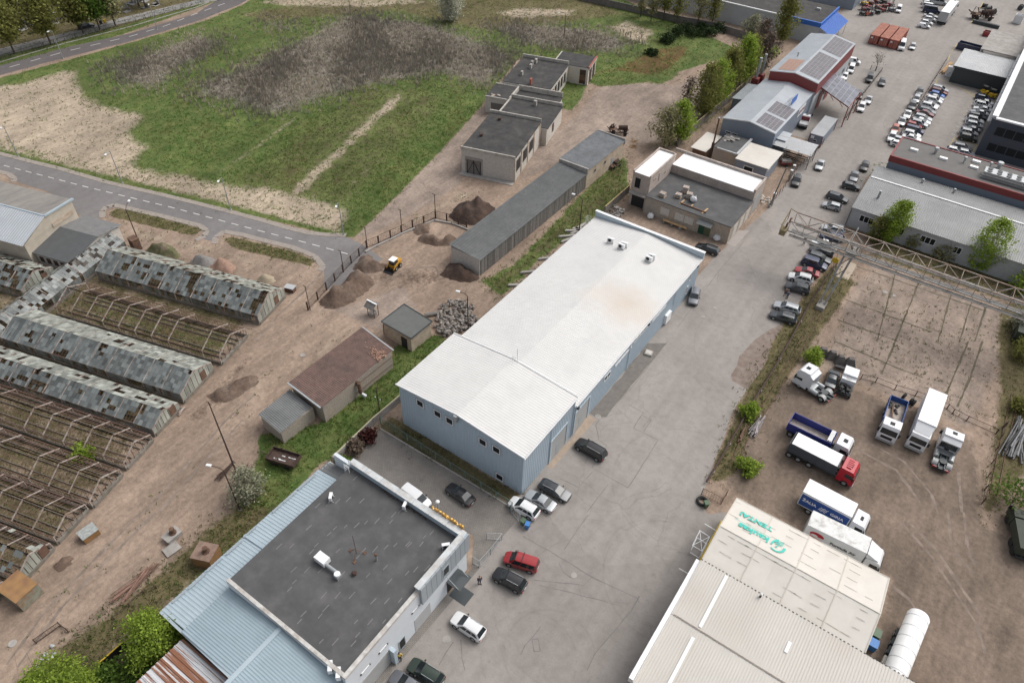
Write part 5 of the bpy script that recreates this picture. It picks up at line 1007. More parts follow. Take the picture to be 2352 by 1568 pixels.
# three shipping containers
C['cont_roof'] = mat('faded_red_roof', (.40, .17, .12), .7, var=.2, scale=.7)
for k, l in enumerate(('leftmost red shipping container of the three side by side, white label on its door', 'middle red shipping container of the three side by side', 'rightmost red shipping container of the three, next to the white van')):
    x0 = P(1992, 101, 0).x+k*2.75; y0 = P(2020, 107, 0).y; t = thing('shipping_container', l, 'shipping container', (x0+1.2, y0+6, 0), 0, 'red shipping containers'); b = MB()
    b.corr((x0, y0, .15), (x0, y0+12.2, .15), (x0, y0, 2.6), .3, .04, 0, Vector((-1, 0, 0))); b.corr((x0+2.44, y0, .15), (x0+2.44, y0+12.2, .15), (x0+2.44, y0, 2.6), .3, .04, 0, Vector((1, 0, 0))); b.box(x0, x0+2.44, y0+.05, y0+12.15, .15, 2.55); b.build('body', C['pinkbrick'], t)
    b = MB(); b.corr((x0, y0, 2.6), (x0, y0+12.2, 2.6), (x0+2.44, y0, 2.6), .3, .03, 0, Vector((0, 0, 1))); b.build('roof', C['cont_roof'], t)
    for s in (0, 1): MB().box(x0+.08+s*1.18, x0+1.18+s*1.18, y0-.02, y0+.03, .25, 2.5).build('door', C['pinkbrick'], t)
    b = MB(); [b.tube((x0+d, y0-.05, .3), (x0+d, y0-.05, 2.45), .025) for d in (.4, .9, 1.55, 2.05)]; b.build('lock_bar', C['steel'], t)
    MB().box(x0+.3, x0+.9, y0-.04, y0-.02, 1.7, 2.1).build('door_label', C['white_trim'], t)
# right side: curved grey hall, red fascia block, navy building, canopies
K1 = thing('barrel_roof_hall', 'long pale brick hall under a curved grey ribbed roof, beside the crane', 'hall', (5, 143, 0)); kx0, kx1 = -12.6, 32
prof = [(135.0, 4.35), (138, 5.05), (141.5, 5.65), (145.5, 6.1), (148, 6.15), (151.5, 5.9)]
b = MB()
for (ya, za), (yb, zb) in zip(prof, prof[1:]): b.corr((kx0-.2, ya, za), (kx1, ya, za), (kx0-.2, yb, zb), .36, .05, 0, Vector((0, 0, 1)), .4)
b.build('roof', mat('grey_barrel_sheet', (.235, .24, .245), .5, .1, var=.08, scale=.6, col2=(.19, .195, .20), s2=.2), K1, True, 30)
b = MB(); b.box(kx0, kx1, 135.4, 151, 0, 4.3); b.poly([(kx0, y, z-.05) for y, z in prof]+[(kx0, 151, 4.2), (kx0, 135.4, 4.2)]); b.build('wall', mat('pale_painted_brick', (.40, .41, .43), .9, var=.1, scale=2), K1)
wbox(K1, 'ridge_strip', kx0, kx1, 145.3, 145.7, 6.17, 6.22, C['white_trim'])
for a, c, n in (((845, 420), (990, 420), 3), ((1150, 555), (1262, 540), 2), ((1395, 625), (1548, 640), 3), ((1695, 730), (1790, 720), 2)):
    xa, za = onY(*T(3, 1, *a), 135.4); xb, zb = onY(*T(3, 1, *c), 135.4); win_y(K1, 135.4, -1, xa, xb, 1.9, 3.3, n=n, fw=.09)
for u, v in ((1015, 240), (1405, 130), (1695, 220)):
    q = TP(3, 1, u, v, 5.6); t_ = MB().tube((q.x, q.y, 5.4), (q.x, q.y, 6.9), .22, n=12).build('roof_vent', C['steel'], K1)
MB().tube((kx0-.1, 135.2, .2), (kx0-.1, 135.2, 4.2), .07).build('downpipe', C['dark_wall'], K1)
K2 = thing('red_fascia_hall', 'flat-roofed blue grey hall with a dark red fascia and skylights', 'hall', (5, 157.5, 0)); wbox(K2, 'wall', -11.3, 32, 152.7, 162.4, 0, 6.9, C['greyblue']); wbox(K2, 'roof', -11.1, 32, 152.9, 162.3, 8, 8.05, mat('grey_felt_roof', (.145, .14, .135), .9, var=.12, scale=.6))
b = MB(); b.box(-11.45, 32, 152.5, 152.9, 6.9, 8.2); b.box(-11.45, -11.1, 152.9, 162.5, 6.9, 8.2); b.box(-11.1, 32, 162.3, 162.6, 6.9, 8.2); b.build('red_fascia', C['red_sheet'], K2)
for u, v in ((1345, 1370), (1615, 1450), (1918, 1478), (1895, 1530)): q = TP(3, 0, u, v, 8.4); MB().obox((q.x, q.y, 8.25), (1.5, .75, .4)).build('skylight', C['snow_white'], K2)
for u, v, r in ((1550, 1375, .5), (1815, 1460, .35), (2135, 1510, .65), (2050, 1510, .3)):
    q = TP(3, 0, u, v, 8.9); f = MB().tube((q.x, q.y, 8.05), (q.x, q.y, 9.0), r*.5, n=12).build('roof_fan', C['steel'], K2); MB().tube((q.x, q.y, 9.0), (q.x, q.y, 9.35), r, r*.8, n=14).build('fan_hood', C['steel'], f)
q = TP(3, 1, 2200, 70, 8.8); t = thing('chiller', 'large rooftop chiller with round fans on the red-fascia hall', 'chiller', (q.x, q.y, 8.05)); wbox(t, 'frame', q.x-4.2, q.x+5, q.y-1.2, q.y+1.2, 8.05, 9.4, C['steel'])
for k in range(5):
    for s in (-1, 1): MB().tube((q.x-3.3+k*1.7, q.y+s*.55, 9.4), (q.x-3.3+k*1.7, q.y+s*.55, 9.5), .46, n=14).build('fan', C['dark_wall'], t)
b = MB(); [b.bar((q.x-4.4, q.y-1.5, z), (q.x+5, q.y-1.5, z), .12) for z in (8.4, 8.9)]; b.build('pipe_rail', C['steel'], t)
K3 = thing('navy_building', 'dark navy clad building with a dark roof and wide windows at the right edge', 'building', (12, 215, 0)); wbox(K3, 'wall', 2.7, 40, 182.5, 262, 0, 8.7, C['navy']); wbox(K3, 'roof', 3.6, 40, 183.4, 262, 8.7, 8.85, C['bitumen'])
b = MB(); b.box(2.4, 3.6, 183.3, 240, 8.7, 9.1); b.box(3.3, 40, 182.3, 183.3, 8.7, 9.0); b.build('silver_coping', C['white_trim'], K3)
for z0, z1 in ((5.2, 7.4), (1.6, 3.6)): win_y(K3, 182.5, -1, 4.2, 16, z0, z1, C['navy'], n=6, fw=.15)
b = MB(); [b.box(1.9, 2.68, 186+k*6, 191.7+k*6, 6.4, 6.6) for k in range(8)]; b.build('awning', C['light_grey_sheet'], K3)
K4 = thing('dark_canopy_shed', 'dark-walled shed with a pale ribbed mono-pitch roof by the car park', 'shed', (-4, 227, 0)); wbox(K4, 'wall', -10.4, 2.3, 221.4, 234.5, 0, 3.9, C['dark_wall']); MB().corr((-10.8, 221, 4.4), (2.5, 221, 4.4), (-10.8, 234.8, 4.7), .4, .05, 0, Vector((0, 0, 1)), .3).build('roof', C['light_grey_sheet'], K4); b = MB(); b.poly([(-10.8, 221, 3.9), (2.5, 221, 3.9), (2.5, 221, 4.4), (-10.8, 221, 4.4)]); b.build('fascia', C['dark_wall'], K4)
K5 = thing('grey_canopy', 'weathered grey flat canopy on posts behind the dark-walled shed', 'canopy', (-3, 243, 0)); wbox(K5, 'roof', -7, 2.2, 234.9, 253, 5.2, 5.5, C['concrete']); b = MB(); [b.bar((x, y, 0), (x, y, 5.2), .25) for x in (-6.6, 1.8) for y in (235.5, 244, 252.5)]; b.build('post', C['steel'], K5)
for k in range(4):
    q = TP(3, 0, 1648+k*45, 700+k*10, 0); t = thing('white_cabinet', 'white boxed cabinet in a row in front of the dark shed, '+('leftmost', 'second from left', 'third from left', 'rightmost')[k], 'cabinet', (q.x, q.y, 0), 0, 'white cabinets by the dark shed'); MB().box(-.75, .75, -.5, .6, 0, 2.6).build('body', C['lampwhite'], t, local=True); b = MB(); [b.box(-.1+.3*i, .05+.3*i, -.53, -.5, .5+.5*i, .8+.5*i) for i in range(2)]; b.build('label_mark', C['dark_wall'], t, local=True)

# ---------------------------------------------------------------- left building
GA = math.radians(15.4); LO = Vector((-124.8, 40.4, 0))
lb = thing('metal_roof_hall', 'old beige-gabled hall with one pale blue metal roof slope and one weathered slope', 'hall', LO, GA); L_ = -36
b = MB(); b.box(L_, -.1, -5.6, 5.9, 0, 5.0); b.poly([(-.05, -5.6, 5), (-.05, 5.9, 5), (-.05, 5.9, 7.0), (-.05, 0, 7.35), (-.05, -5.6, 5.1)]); b.build('wall', mat('beige_plaster', (.45, .40, .33), .9, var=.12, scale=1), lb, local=True)
MB().corr((L_, 0, 7.5), (.1, 0, 7.5), (L_, -6.1, 5.2), .5, .05, 0, Vector((0, 0, 1)), .3).build('new_roof', C['roof_pale'], lb, local=True)
MB().poly([(L_, 0, 7.48), (0, 0, 7.48), (0, 6.3, 7.1), (L_, 6.3, 7.1)]).build('old_roof', mat('weathered_felt', (.24, .225, .205), .9, var=.2, scale=.8, col2=(.17, .16, .15), s2=.5, stretch=(1, .3, 1)), lb, local=True)
b = MB(); b.bar((-.05, 0, 7.5), (-.05, 6.4, 7.2), .35, .3); b.bar((L_, .05, 7.55), (0, .05, 7.55), .25, .1); b.build('coping', C['metal_blue'], lb, local=True)
b = MB(); b.box(-.02, .06, .6, 5.2, 4.8, 5.6); b.build('gable_band', C['plaster_tan'], lb, local=True)
l2 = thing('felt_roof_wing', 'lower wing with a dark felt roof between the metal-roofed hall and the glass corridor', 'wing', LO, GA, None)
b = MB(); b.box(.05, 8.0, -4.6, 6.6, 0, 3.0); b.build('wall', C['brick_white'], l2, local=True)
b = MB(); b.poly([(-1.6, 1.8, 4.15), (8.3, 1.8, 4.15), (8.3, -5, 3.1), (-1.6, -5, 3.1)]); b.poly([(-1.6, -5, 2.95), (8.3, -5, 2.95), (8.3, -5, 3.1), (-1.6, -5, 3.1)]); b.build('dark_roof', mat('dark_felt', (.085, .09, .092), .85, var=.12, scale=.8), l2, local=True)
MB().poly([(-.5, 7.2, 3.2), (8.3, 7.2, 3.2), (8.3, 1.8, 4.16), (.1, 1.8, 4.16)]).build('grey_roof', mat('grey_felt', (.165, .165, .165), .9, var=.2, scale=1.2), l2, local=True)
MB().poly([(8.0, -4.6, 3), (8.0, 6.6, 3), (8.0, 1.8, 4.1)]).build('gable', C['brick_white'], l2, local=True)
for k in range(5): MB().box(.6+k*1.5, 1.5+k*1.5, -4.65, -4.58, 1.2, 2.3).build('window', C['rust_dark'], l2, local=True)
# ---------------------------------------------------------------- greenhouses
def panes_mat(name, c, k):
    m = mat(name, c, .28, var=.18, scale=.6, island=.42, spec=.5, col2=tuple(q*.6 for q in c), s2=.35, lo=.5, hi=.75); t = m.node_tree; N = t.nodes.new; L = t.links.new
    b = t.nodes['Principled BSDF']; tr = N("ShaderNodeBsdfTransparent"); mx = N("ShaderNodeMixShader"); mx.inputs[0].default_value = k; out = t.nodes['Material Output']
    L(b.outputs[0], mx.inputs[1]); L(tr.outputs[0], mx.inputs[2]); L(mx.outputs[0], out.inputs['Surface']); return m
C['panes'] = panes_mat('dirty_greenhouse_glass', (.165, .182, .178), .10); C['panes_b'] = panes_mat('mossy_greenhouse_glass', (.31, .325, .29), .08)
C['white_frame'] = mat('flaking_white_frame', (.43, .39, .36), .85, var=.3, scale=4, col2=(.22, .15, .115), s2=2, lo=.4, hi=.6)
C['gh_base'] = mat('mossy_base_wall', (.20, .18, .155), .95, var=.3, scale=1.5, col2=(.12, .11, .08), s2=.8)
C['rust_bar'] = mat('rusty_glazing_bar', (.135, .08, .06), .9, var=.3, scale=3)
def greenhouse(label, mid, w_, L_, zr, glazed, ze=1.75, ang=GA, gap=.1, group='greenhouses in parallel rows', dens=1., seed=0, bay=3.1, base=.55, cov=None):
    rnd = random.Random(seed); t = thing('greenhouse', label, 'greenhouse', (mid[0], mid[1], 0), ang, group); h = w_/2
    b = MB(); b.box(-L_, .05, -h-.12, -h+.12, 0, base); b.box(-L_, .05, h-.12, h+.12, 0, base); b.box(-.2, .15, -h+.12, h-.12, 0, base); b.build('base_wall', C['gh_base'], t, local=True)
    n = int(L_/bay)
    for k in range(n+1):
        x = -k*L_/n; b = MB()
        if rnd.random() < (0 if glazed else .06): continue
        for s in (-1, 1): b.bar((x, s*h, base), (x, s*h, ze), .11); b.bar((x, s*h, ze), (x, 0, zr), .11, .16)
        b.build('truss', C['white_frame'], t, local=True)
    b = MB(); m = int(L_/.52)
    for s in (-1, 1):
        for f in ((0, 1) if glazed else (0, .3, .6, 1)): b.bar((-L_, s*h*(1-f), ze+(zr-ze)*f), (0, s*h*(1-f), ze+(zr-ze)*f), .09 if f in (0, 1) else .05)
        for k in range(m+1):
            x = -k*L_/m
            if glazed or rnd.random() < .88*dens: b.bar((x, s*h, base), (x, s*h, ze), .035); b.bar((x, s*h, ze), (x, s*.04, zr), .04)
        b.bar((-L_, s*h, base+.02), (0, s*h, base+.02), .06)
    for f in (-.66, -.33, 0, .33, .66): b.bar((0, f*h, base), (0, f*h, ze+(zr-ze)*(1-abs(f))), .06)
    b.build('glazing_bars', C['rust_bar'], t, local=True)
    if glazed:
        sl_ = math.hypot(h, zr-ze); rows = max(3, int(sl_/.62)); cols = int(L_/.62); cw = L_/cols
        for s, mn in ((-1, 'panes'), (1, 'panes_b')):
            b = MB(); u = Vector((0, -s*h, zr-ze))/sl_; nn = Vector((0, s*(zr-ze), h))/sl_; hol = [(rnd.uniform(0, L_), rnd.uniform(0, 1), rnd.uniform(.3, 1.0)) for k in range(int((1-glazed)*110))]
            for c in range(cols):
                col_off = rnd.uniform(0, .3)
                for r in range(rows):
                    x = -(c+.5)*cw; f = (r+.5)/rows
                    if any(abs(x+hx) < hr*.8 and abs(f-hf)*sl_ < hr*.55 for hx, hf, hr in hol) and rnd.random() < .9: continue
                    if rnd.random() > glazed+.04: continue
                    o = Vector((x, s*h, ze))+u*(f*sl_)+nn*(.05+rnd.uniform(0, .03)); tw = rnd.gauss(0, .015) if rnd.random() < .9 else rnd.gauss(0, .12)
                    a = Vector((1, 0, 0))*cw*.48; e = u*(sl_/rows*.54); e2 = nn*rnd.uniform(-.02, .025)
                    q = [o-a-e+a.x*Vector((0, 0, -tw))-e2, o+a-e+a.x*Vector((0, 0, tw))-e2, o+a+e+a.x*Vector((0, 0, tw))+e2, o-a+e+a.x*Vector((0, 0, -tw))+e2]; b.poly(q)
            for c in range(cols):
                if rnd.random() < .8*glazed: x = -(c+.5)*cw; b.poly([(x-cw*.47, s*(h+.03), base+.1), (x+cw*.47, s*(h+.03), base+.1), (x+cw*.47, s*(h+.03), ze), (x-cw*.47, s*(h+.03), ze)])
            b.build('glass_slope', C[mn], t, local=True)
        b = MB()
        for k in range(8):
            y0, y1 = -h+k*w_/8+.05, -h+(k+1)*w_/8-.05; zt = lambda y: ze+(zr-ze)*(1-abs(y)/h)-.05
            if rnd.random() < .95: b.poly([(.03, y0, base), (.03, y1, base), (.03, y1, zt(y1)), (.03, y0, zt(y0))])
        b.build('gable_glass', C['panes_b'], t, local=True); MB().box(.02, .10, .8, 1.9, .05, 2.1).build('door', C['rust'], t, local=True)
    b = MB()
    for s in (-1, 1):
        for k in range(2): b.box(-L_+.5, -.8, s*h*.5-.5+k*.9, s*h*.5-.42+k*.9, 0, .25)
    b.build('planting_bed', C['gh_base'], t, local=True)
    return t
GH = [((-82.3, 51.8), 7.5, 32, 3.8, .82, 'glazed greenhouse nearest the road, many panes missing near the corridor'), ((-79.7, 41.9), 6.6, 31, 3.5, 0, 'bare-framed greenhouse between two glazed ones, second from the road'), ((-77.8, 33.8), 6.9, 33, 3.4, .95, 'best preserved glazed greenhouse, third from the road'),
      ((-75.6, 26.9), 5.2, 38, 2.7, .88, 'narrow glazed greenhouse, fourth from the road, patched with open panes'), ((-73.7, 21.2), 5.1, 40, 2.9, 0, 'bare-framed greenhouse just below the last glazed one'), ((-71.9, 15.3), 5.2, 42, 3.0, 0, 'bare-framed greenhouse with pale rubble along its beds, sixth from the road'),
      ((-70.6, 9.8), 5.0, 42, 2.8, 0, 'bare-framed greenhouse with white posts, seventh from the road'), ((-69.0, 4.4), 4.8, 42, 2.8, .12, 'nearly bare greenhouse with a few white boards, eighth from the road'), ((-68.6, -1.4), 4.8, 42, 2.7, .06, 'lowest greenhouse frame by the rusty metal box')]
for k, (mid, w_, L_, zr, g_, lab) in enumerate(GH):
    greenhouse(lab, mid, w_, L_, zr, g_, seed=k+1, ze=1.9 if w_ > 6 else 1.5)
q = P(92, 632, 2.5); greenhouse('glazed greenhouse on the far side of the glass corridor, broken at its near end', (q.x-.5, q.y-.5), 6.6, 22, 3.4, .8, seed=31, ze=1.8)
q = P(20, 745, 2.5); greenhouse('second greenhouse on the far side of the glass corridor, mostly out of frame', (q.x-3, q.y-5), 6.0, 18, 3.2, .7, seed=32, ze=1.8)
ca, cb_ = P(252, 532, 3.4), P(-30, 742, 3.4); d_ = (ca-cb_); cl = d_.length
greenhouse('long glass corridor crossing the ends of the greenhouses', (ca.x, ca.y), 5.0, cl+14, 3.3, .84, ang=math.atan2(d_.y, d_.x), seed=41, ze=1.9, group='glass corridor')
# ---------------------------------------------------------------- gantry crane
gc = thing('gantry_crane', 'long rusty lattice gantry crane on a leaning steel leg', 'gantry crane', (0, 115, 0))
cx0, cx1, yn, yf, zb, zt = -19.0, 23.0, 113.3, 116.7, 8.4, 10.3
b = MB()
for y in (yn, yf): b.bar((cx0, y, zt), (cx1, y, zt), .16)
C['faded_rust'] = mat('faded_rusty_paint', (.27, .195, .15), .8, var=.3, scale=1.5, col2=(.30, .29, .28), s2=.8)
b.build('top_chord', C['faded_rust'], gc); b = MB()
for y in (yn, yf): b.bar((cx0, y, zb), (cx1, y, zb), .18)
b.build('bottom_chord', mat('grey_crane_paint', (.26, .28, .28), .6, .2, var=.2, scale=2, col2=(.20, .13, .10), s2=1), gc)
GP = bpy.data.materials['grey_crane_paint']; n = 17; b = MB(); st = (cx1-cx0)/n
for k in range(n):
    xa, xb = cx0+k*st, cx0+(k+1)*st
    for y in (yn, yf):
        b.bar((xa, y, zb), (xa, y, zt), .09); b.bar((xa, y, zb if k % 2 else zt), (xb, y, zt if k % 2 else zb), .08)
b.build('web', GP, gc); b = MB()
for k in range(n+1): xa = cx0+k*st; b.bar((xa, yn, zt), (xa, yf, zt), .08); b.bar((xa, yn, zt), (xa, yf, zb), .06) if k % 2 else None
for k in range(n): xa, xb = cx0+k*st, cx0+(k+1)*st; b.bar((xa, yn if k % 2 else yf, zt), (xb, yf if k % 2 else yn, zt), .07)
b.build('top_bracing', C['faded_rust'], gc); b = MB()
b.box(cx0+.5, cx1, yn+.25, yn+1.0, zb-.02, zb+.04); b.box(cx0+.5, cx1, yf-1.0, yf-.25, zb-.02, zb+.04); b.box(cx0+.5, cx1, yn-.9, yn-.1, zb-.45, zb-.4); b.build('walkway', C['wood_old'], gc); b = MB()
for z in (.1, .55): b.bar((cx0+1.5, yn-.92, zb-.4+z+.4), (cx1, yn-.92, zb-.4+z+.4), .05)
for k in range(n): b.bar((cx0+1.5+k*st, yn-.92, zb-.42), (cx0+1.5+k*st, yn-.92, zb+.55), .05)
b.build('handrail', GP, gc)
b = MB(); b.box(cx0-1.2, cx0-.2, yn-.6, yn+.9, zb-1.0, zb+.1); b.bar((cx0-1.2, yn-.6, zb), (cx0-1.2, yf, zt+.3), .1); b.bar((cx0-1.2, yf, zt+.3), (cx0, yf, zt), .1); b.bar((cx0-1.2, yn-.6, zb+.9), (cx0-1.2, yf, zt+.3), .1); b.bar((cx0-1.2, yf, zb), (cx0-1.2, yf, zt+.3), .1); b.bar((cx0-1.2, yn-.5, zb), (cx0-1.2, yf, zb), .1); b.build('end_platform', mat('dull_yellow_steel', (.22, .18, .10), .8, var=.3, scale=2), gc)
for y in (yn+.5, yn+2.3): MB().tube((cx0-.6, y, zb+.7), (cx0-.35, y, zb+.7), .5, n=16).build('sheave', C['rust'], gc)
lb0, lt = P(1882, 704, 0), Vector((-8.5, yn, zb)); b = MB()
b.bar((lb0.x-.2, lb0.y, .7), (lt.x-.35, yn, zb), .3); b.bar((lb0.x+.6, lb0.y, .7), (lt.x+.9, yn, zb), .3)
for f in (.25, .5, .75): b.bar(Vector((lb0.x-.2, lb0.y, .7)).lerp(Vector((lt.x-.35, yn, zb)), f), Vector((lb0.x+.6, lb0.y, .7)).lerp(Vector((lt.x+.9, yn, zb)), f+.2), .1)
b.build('leg', GP, gc); b = MB(); yy = 2*yf-lb0.y+1.5
b.bar((lb0.x-.2, yy, .7), (lt.x-.35, yf, zb), .3); b.bar((lb0.x+.6, yy, .7), (lt.x+.9, yf, zb), .3); b.build('leg', GP, gc)
for y in (lb0.y, yy): MB().box(lb0.x-.5, lb0.x+.9, y-1.1, y+1.1, .02, .75).build('bogie', C['concrete'], gc)
b = MB(); b.bar((lt.x-.4, yn-1.2, zb+.1), (lt.x-.4, yf+.8, zt+.6), .14); b.bar((lt.x-.4, yn-.5, zt+.1), (lt.x-3.5, yf, zt), .06); b.build('portal_frame', GP, gc)
q = P(1919, 598, 5.6); t = MB().tube((q.x, q.y-.1, 5.6), (q.x, q.y+.15, 5.6), .55, n=16).build('hook_pulley', C['yellow'], gc); b = MB(); b.tube((q.x, q.y, 6.1), (q.x, yn, zb), .03); b.tube((q.x, q.y, 5.0), (lb0.x, lb0.y, 1), .03); b.build('hoist_rope', C['black'], gc)
# ---------------------------------------------------------------- cars
PAINT = {}
def paint_mat(n):
    cols = dict(white=(.72, .73, .74), silver=(.42, .44, .46), grey=(.16, .17, .19), darkgrey=(.055, .06, .068), black=(.012, .012, .014), red=(.30, .018, .022), darkred=(.13, .015, .02), blue=(.02, .12, .42), navy=(.015, .025, .08), green=(.02, .035, .025), orange=(.38, .09, .045), yellow=(.70, .45, .02), darkgreen=(.03, .04, .028), beige=(.45, .42, .38))
    if n not in PAINT: PAINT[n] = mat(n+'_car_paint', cols[n], .28 if n not in ('silver', 'grey') else .3, .35 if n in ('silver', 'grey', 'darkgrey') else 0, var=0, coat=.6)
    return PAINT[n]
KINDS = dict(sedan=dict(L=4.6, W=1.80, H=1.45, hood=1.15, ws=.95, rw=.80, trunk=.75, belt=.93), wagon=dict(L=4.8, W=1.83, H=1.48, hood=1.15, ws=.95, rw=.55, trunk=.10, belt=.95), hatch=dict(L=4.05, W=1.74, H=1.47, hood=.90, ws=.90, rw=.50, trunk=.08, belt=.93),
             suv=dict(L=4.5, W=1.88, H=1.66, hood=1.05, ws=.88, rw=.50, trunk=.10, belt=1.05), mpv=dict(L=5.0, W=1.95, H=1.75, hood=.95, ws=.95, rw=.40, trunk=.08, belt=1.05), van=dict(L=4.6, W=1.82, H=1.85, hood=.80, ws=.75, rw=.18, trunk=.04, belt=1.05), bigvan=dict(L=5.6, W=2.0, H=2.35, hood=.75, ws=.75, rw=.12, trunk=.03, belt=1.25))
def car_proto(kind, panel_van=False):
    k = KINDS[kind]; L_, W_, H_, belt = k['L'], k['W']/2, k['H'], k['belt']; xf, xr = L_/2, -L_/2
    xw0 = xf-k['hood']; xw1 = xw0-k['ws']; xt0 = xr+k['trunk']; xt1 = xt0+k['rw']
    root = thing('car', 'prototype', 'car')
    # lower body stations: x, half width factor, low z, top z
    nose = belt-.22
    st = [(xf, .72, .36, nose-.12), (xf-.10, .86, .24, nose-.02), (xf-.38, .97, .20, nose+.05), (xw0+.25, 1, .20, belt-.06), (xw0-.05, 1, .20, belt), (0, 1, .20, belt), (xt0-.0 if k['trunk'] > .3 else xr+.5, 1, .20, belt+.01), (xr+.32, .97, .22, belt-(.02 if k['trunk'] > .3 else 0)), (xr+.08, .88, .28, belt-.06), (xr, .78, .38, belt-.16)]
    vs = []; nn = 7
    for x, f, zl, zt in st:
        w_ = W_*f; zm = zl+(zt-zl)*.55
        half = [(w_*.88, zl), (w_*.985, zl+.12), (w_, zm), (w_*.975, zt-.10), (w_*.90, zt-.015), (w_*.5, zt+.015), (0, zt+.025)]
        vs += [(x, y, z) for y, z in half]+[(x, -y, z) for y, z in half[-2::-1]]
    m = 2*nn-1; fs = []
    for i in range(len(st)-1):
        for j in range(m-1): fs.append((i*m+j, i*m+j+1, (i+1)*m+j+1, (i+1)*m+j))
    fs += [list(range(m))[::-1], [(len(st)-1)*m+j for j in range(m)]]
    b = MB().raw(vs, fs)
    # cabin
    wb, wt = W_*.93, W_*.74; zr = H_-.05; xs = [(xw0, xw1+.02), (xw1-.5 if False else (xw0+xw1)/2-.3, xw1-.35), (0, 0), (xt0, xt1)]
    ring_b = [(xw0, wb*.86), (xw0-.35, wb), (-.2, wb), (xt0+.25, wb), (xt0, wb*.88)]; ring_t = [(xw1, wt*.92), (xw1-.22, wt), (-.3, wt*1.01), (xt1+.1, wt*.98), (xt1-.04, wt*.9)]
    vb = []
    for (xb, yb), (xt, yt) in zip(ring_b, ring_t): vb += [(xb, yb, belt-.02), (xt, yt, zr), (xt, yt*.86, H_-.01), (xt, 0, H_+.015), (xt, -yt*.86, H_-.01), (xt, -yt, zr), (xb, -yb, belt-.02)]
    fs = []
    for i in range(4):
        for j in range(6): fs.append((i*7+j, (i+1)*7+j, (i+1)*7+j+1, i*7+j+1))
    fs += [(0, 1, 2, 3, 4, 5, 6), (28, 34, 33, 32, 31, 30, 29)]
    b.raw(vb, fs); body = b.build('body', paint_mat('white'), root, True, 28, local=True)
    for i in range(len(body.material_slots)): pass
    def gl(q, e=.02, mi=0):                  # inset quad pushed out
        q = [Vector(p) for p in q]; c = sum(q, Vector())/4; n = (q[1]-q[0]).cross(q[3]-q[0]).normalized(); n = n if n.dot(c-Vector((0, 0, .8))) > 0 else -n
        return [p.lerp(c, .07)+n*e for p in q]
    def V(i, j): return Vector(vb[i*7+j])
    def lerp4(a, d, c, e, u0, u1, v0, v1):    # a bottom front, d bottom rear, c top rear, e top front
        f = lambda u, v: (a.lerp(d, u)).lerp(e.lerp(c, u), v); return [f(u0, v0), f(u1, v0), f(u1, v1), f(u0, v1)]
    if True:
        q = lerp4(V(0, 0), V(0, 6), V(0, 5), V(0, 1), -.02, 1.02, .04, .99); MB().poly(gl(q, .03)).build('windscreen', C['carglass'], root, local=True)
        if not panel_van: q = lerp4(V(4, 0), V(4, 6), V(4, 5), V(4, 1), -.02, 1.02, .08, .98); MB().poly(gl(q, .035)).build('rear_window', C['carglass'], root, local=True)
        itp = lambda ring, x: np.interp(-x, [-p[0] for p in ring], [p[1] for p in ring])
        bx0, bx1_, ux0, ux1 = xw0-.42, xt0+.22, xw1-.12, xt1+.16
        def sp_(u, v): xb, xt = bx0+(bx1_-bx0)*u, ux0+(ux1-ux0)*u; z = belt+.03+(zr-.07-belt-.03)*v; vv = (z-belt+.02)/(zr-belt+.02); x = xb+(xt-xb)*v; return x, itp(ring_b, xb)*(1-vv)+itp(ring_t, xt)*vv+.015, z
        for s in (1, -1):
            b = MB(); sp = ((.02, .30),) if panel_van else (((.0, .33), (.36, .66), (.69, 1.0)) if kind in ('wagon', 'suv', 'mpv', 'van', 'bigvan') else ((.0, .47), (.51, 1.0)))
            for u0, u1 in sp:
                us = np.linspace(u0, u1, 6)
                for ua, ub in zip(us, us[1:]): b.poly([(x, s*y, z) for x, y, z in (sp_(ua, .0), sp_(ub, .0), sp_(ub, 1), sp_(ua, 1))])
            b.build('side_windows', C['carglass'], root, local=True)
    for s in (1, -1):
        MB().raw([(xf-.02, s*W_*.50, nose-.13), (xf-.42, s*W_*.93, nose-.02), (xf-.35, s*W_*.97, nose-.16), (xf-.0, s*W_*.62, nose-.22), (xf-.3, s*W_*.6, nose+.03)], [(0, 1, 2, 3), (0, 4, 1)]).build('headlight', C['lens'], root, local=True)
        MB().box(xr-.015, xr+.10, *sorted((s*W_*.60, s*W_*.86)), belt-.34, belt-.16).build('tail_light', C['redlens'], root, local=True)
        MB().box(xw0-.55, xw0-.38, *sorted((s*(W_-.02), s*(W_+.17))), belt+.0, belt+.13).build('mirror', C['black'], root, local=True)
    MB().box(xr-.02, xr+.05, -.26, .26, .52, .64).build('number_plate', C['plate'], root, local=True); MB().box(xf-.06, xf+.012, -.42, .42, .34, .54).build('grille', C['black'], root, local=True)
    r = .33 if H_ < 1.6 else .37
    for x in (xf-.88, xr+.92):
        for s in (1, -1):
            wl_ = MB().tube((x, s*(W_-.20), r), (x, s*(W_+.012), r), r, n=16).build('wheel', C['tyre'], root, local=True); MB().tube((x, s*(W_-.05), r), (x, s*(W_+.025), r), r*.66, r*.62, 14).build('rim', C['rim'], wl_, local=True)
            MB().tube((x, s*(W_-.1), r+.02), (x, s*(W_+.006), r+.02), r+.07, n=16).build('wheel_arch', C['black'], root, local=True)
    if kind in ('wagon', 'suv', 'mpv'):
        for s in (1, -1): MB().bar((xw1-.2, s*wt*.93, H_+.05), (xt1+.1, s*wt*.93, H_+.05), .045).build('roof_rail', C['steel'], root, local=True)
    return root
PROTO = {}
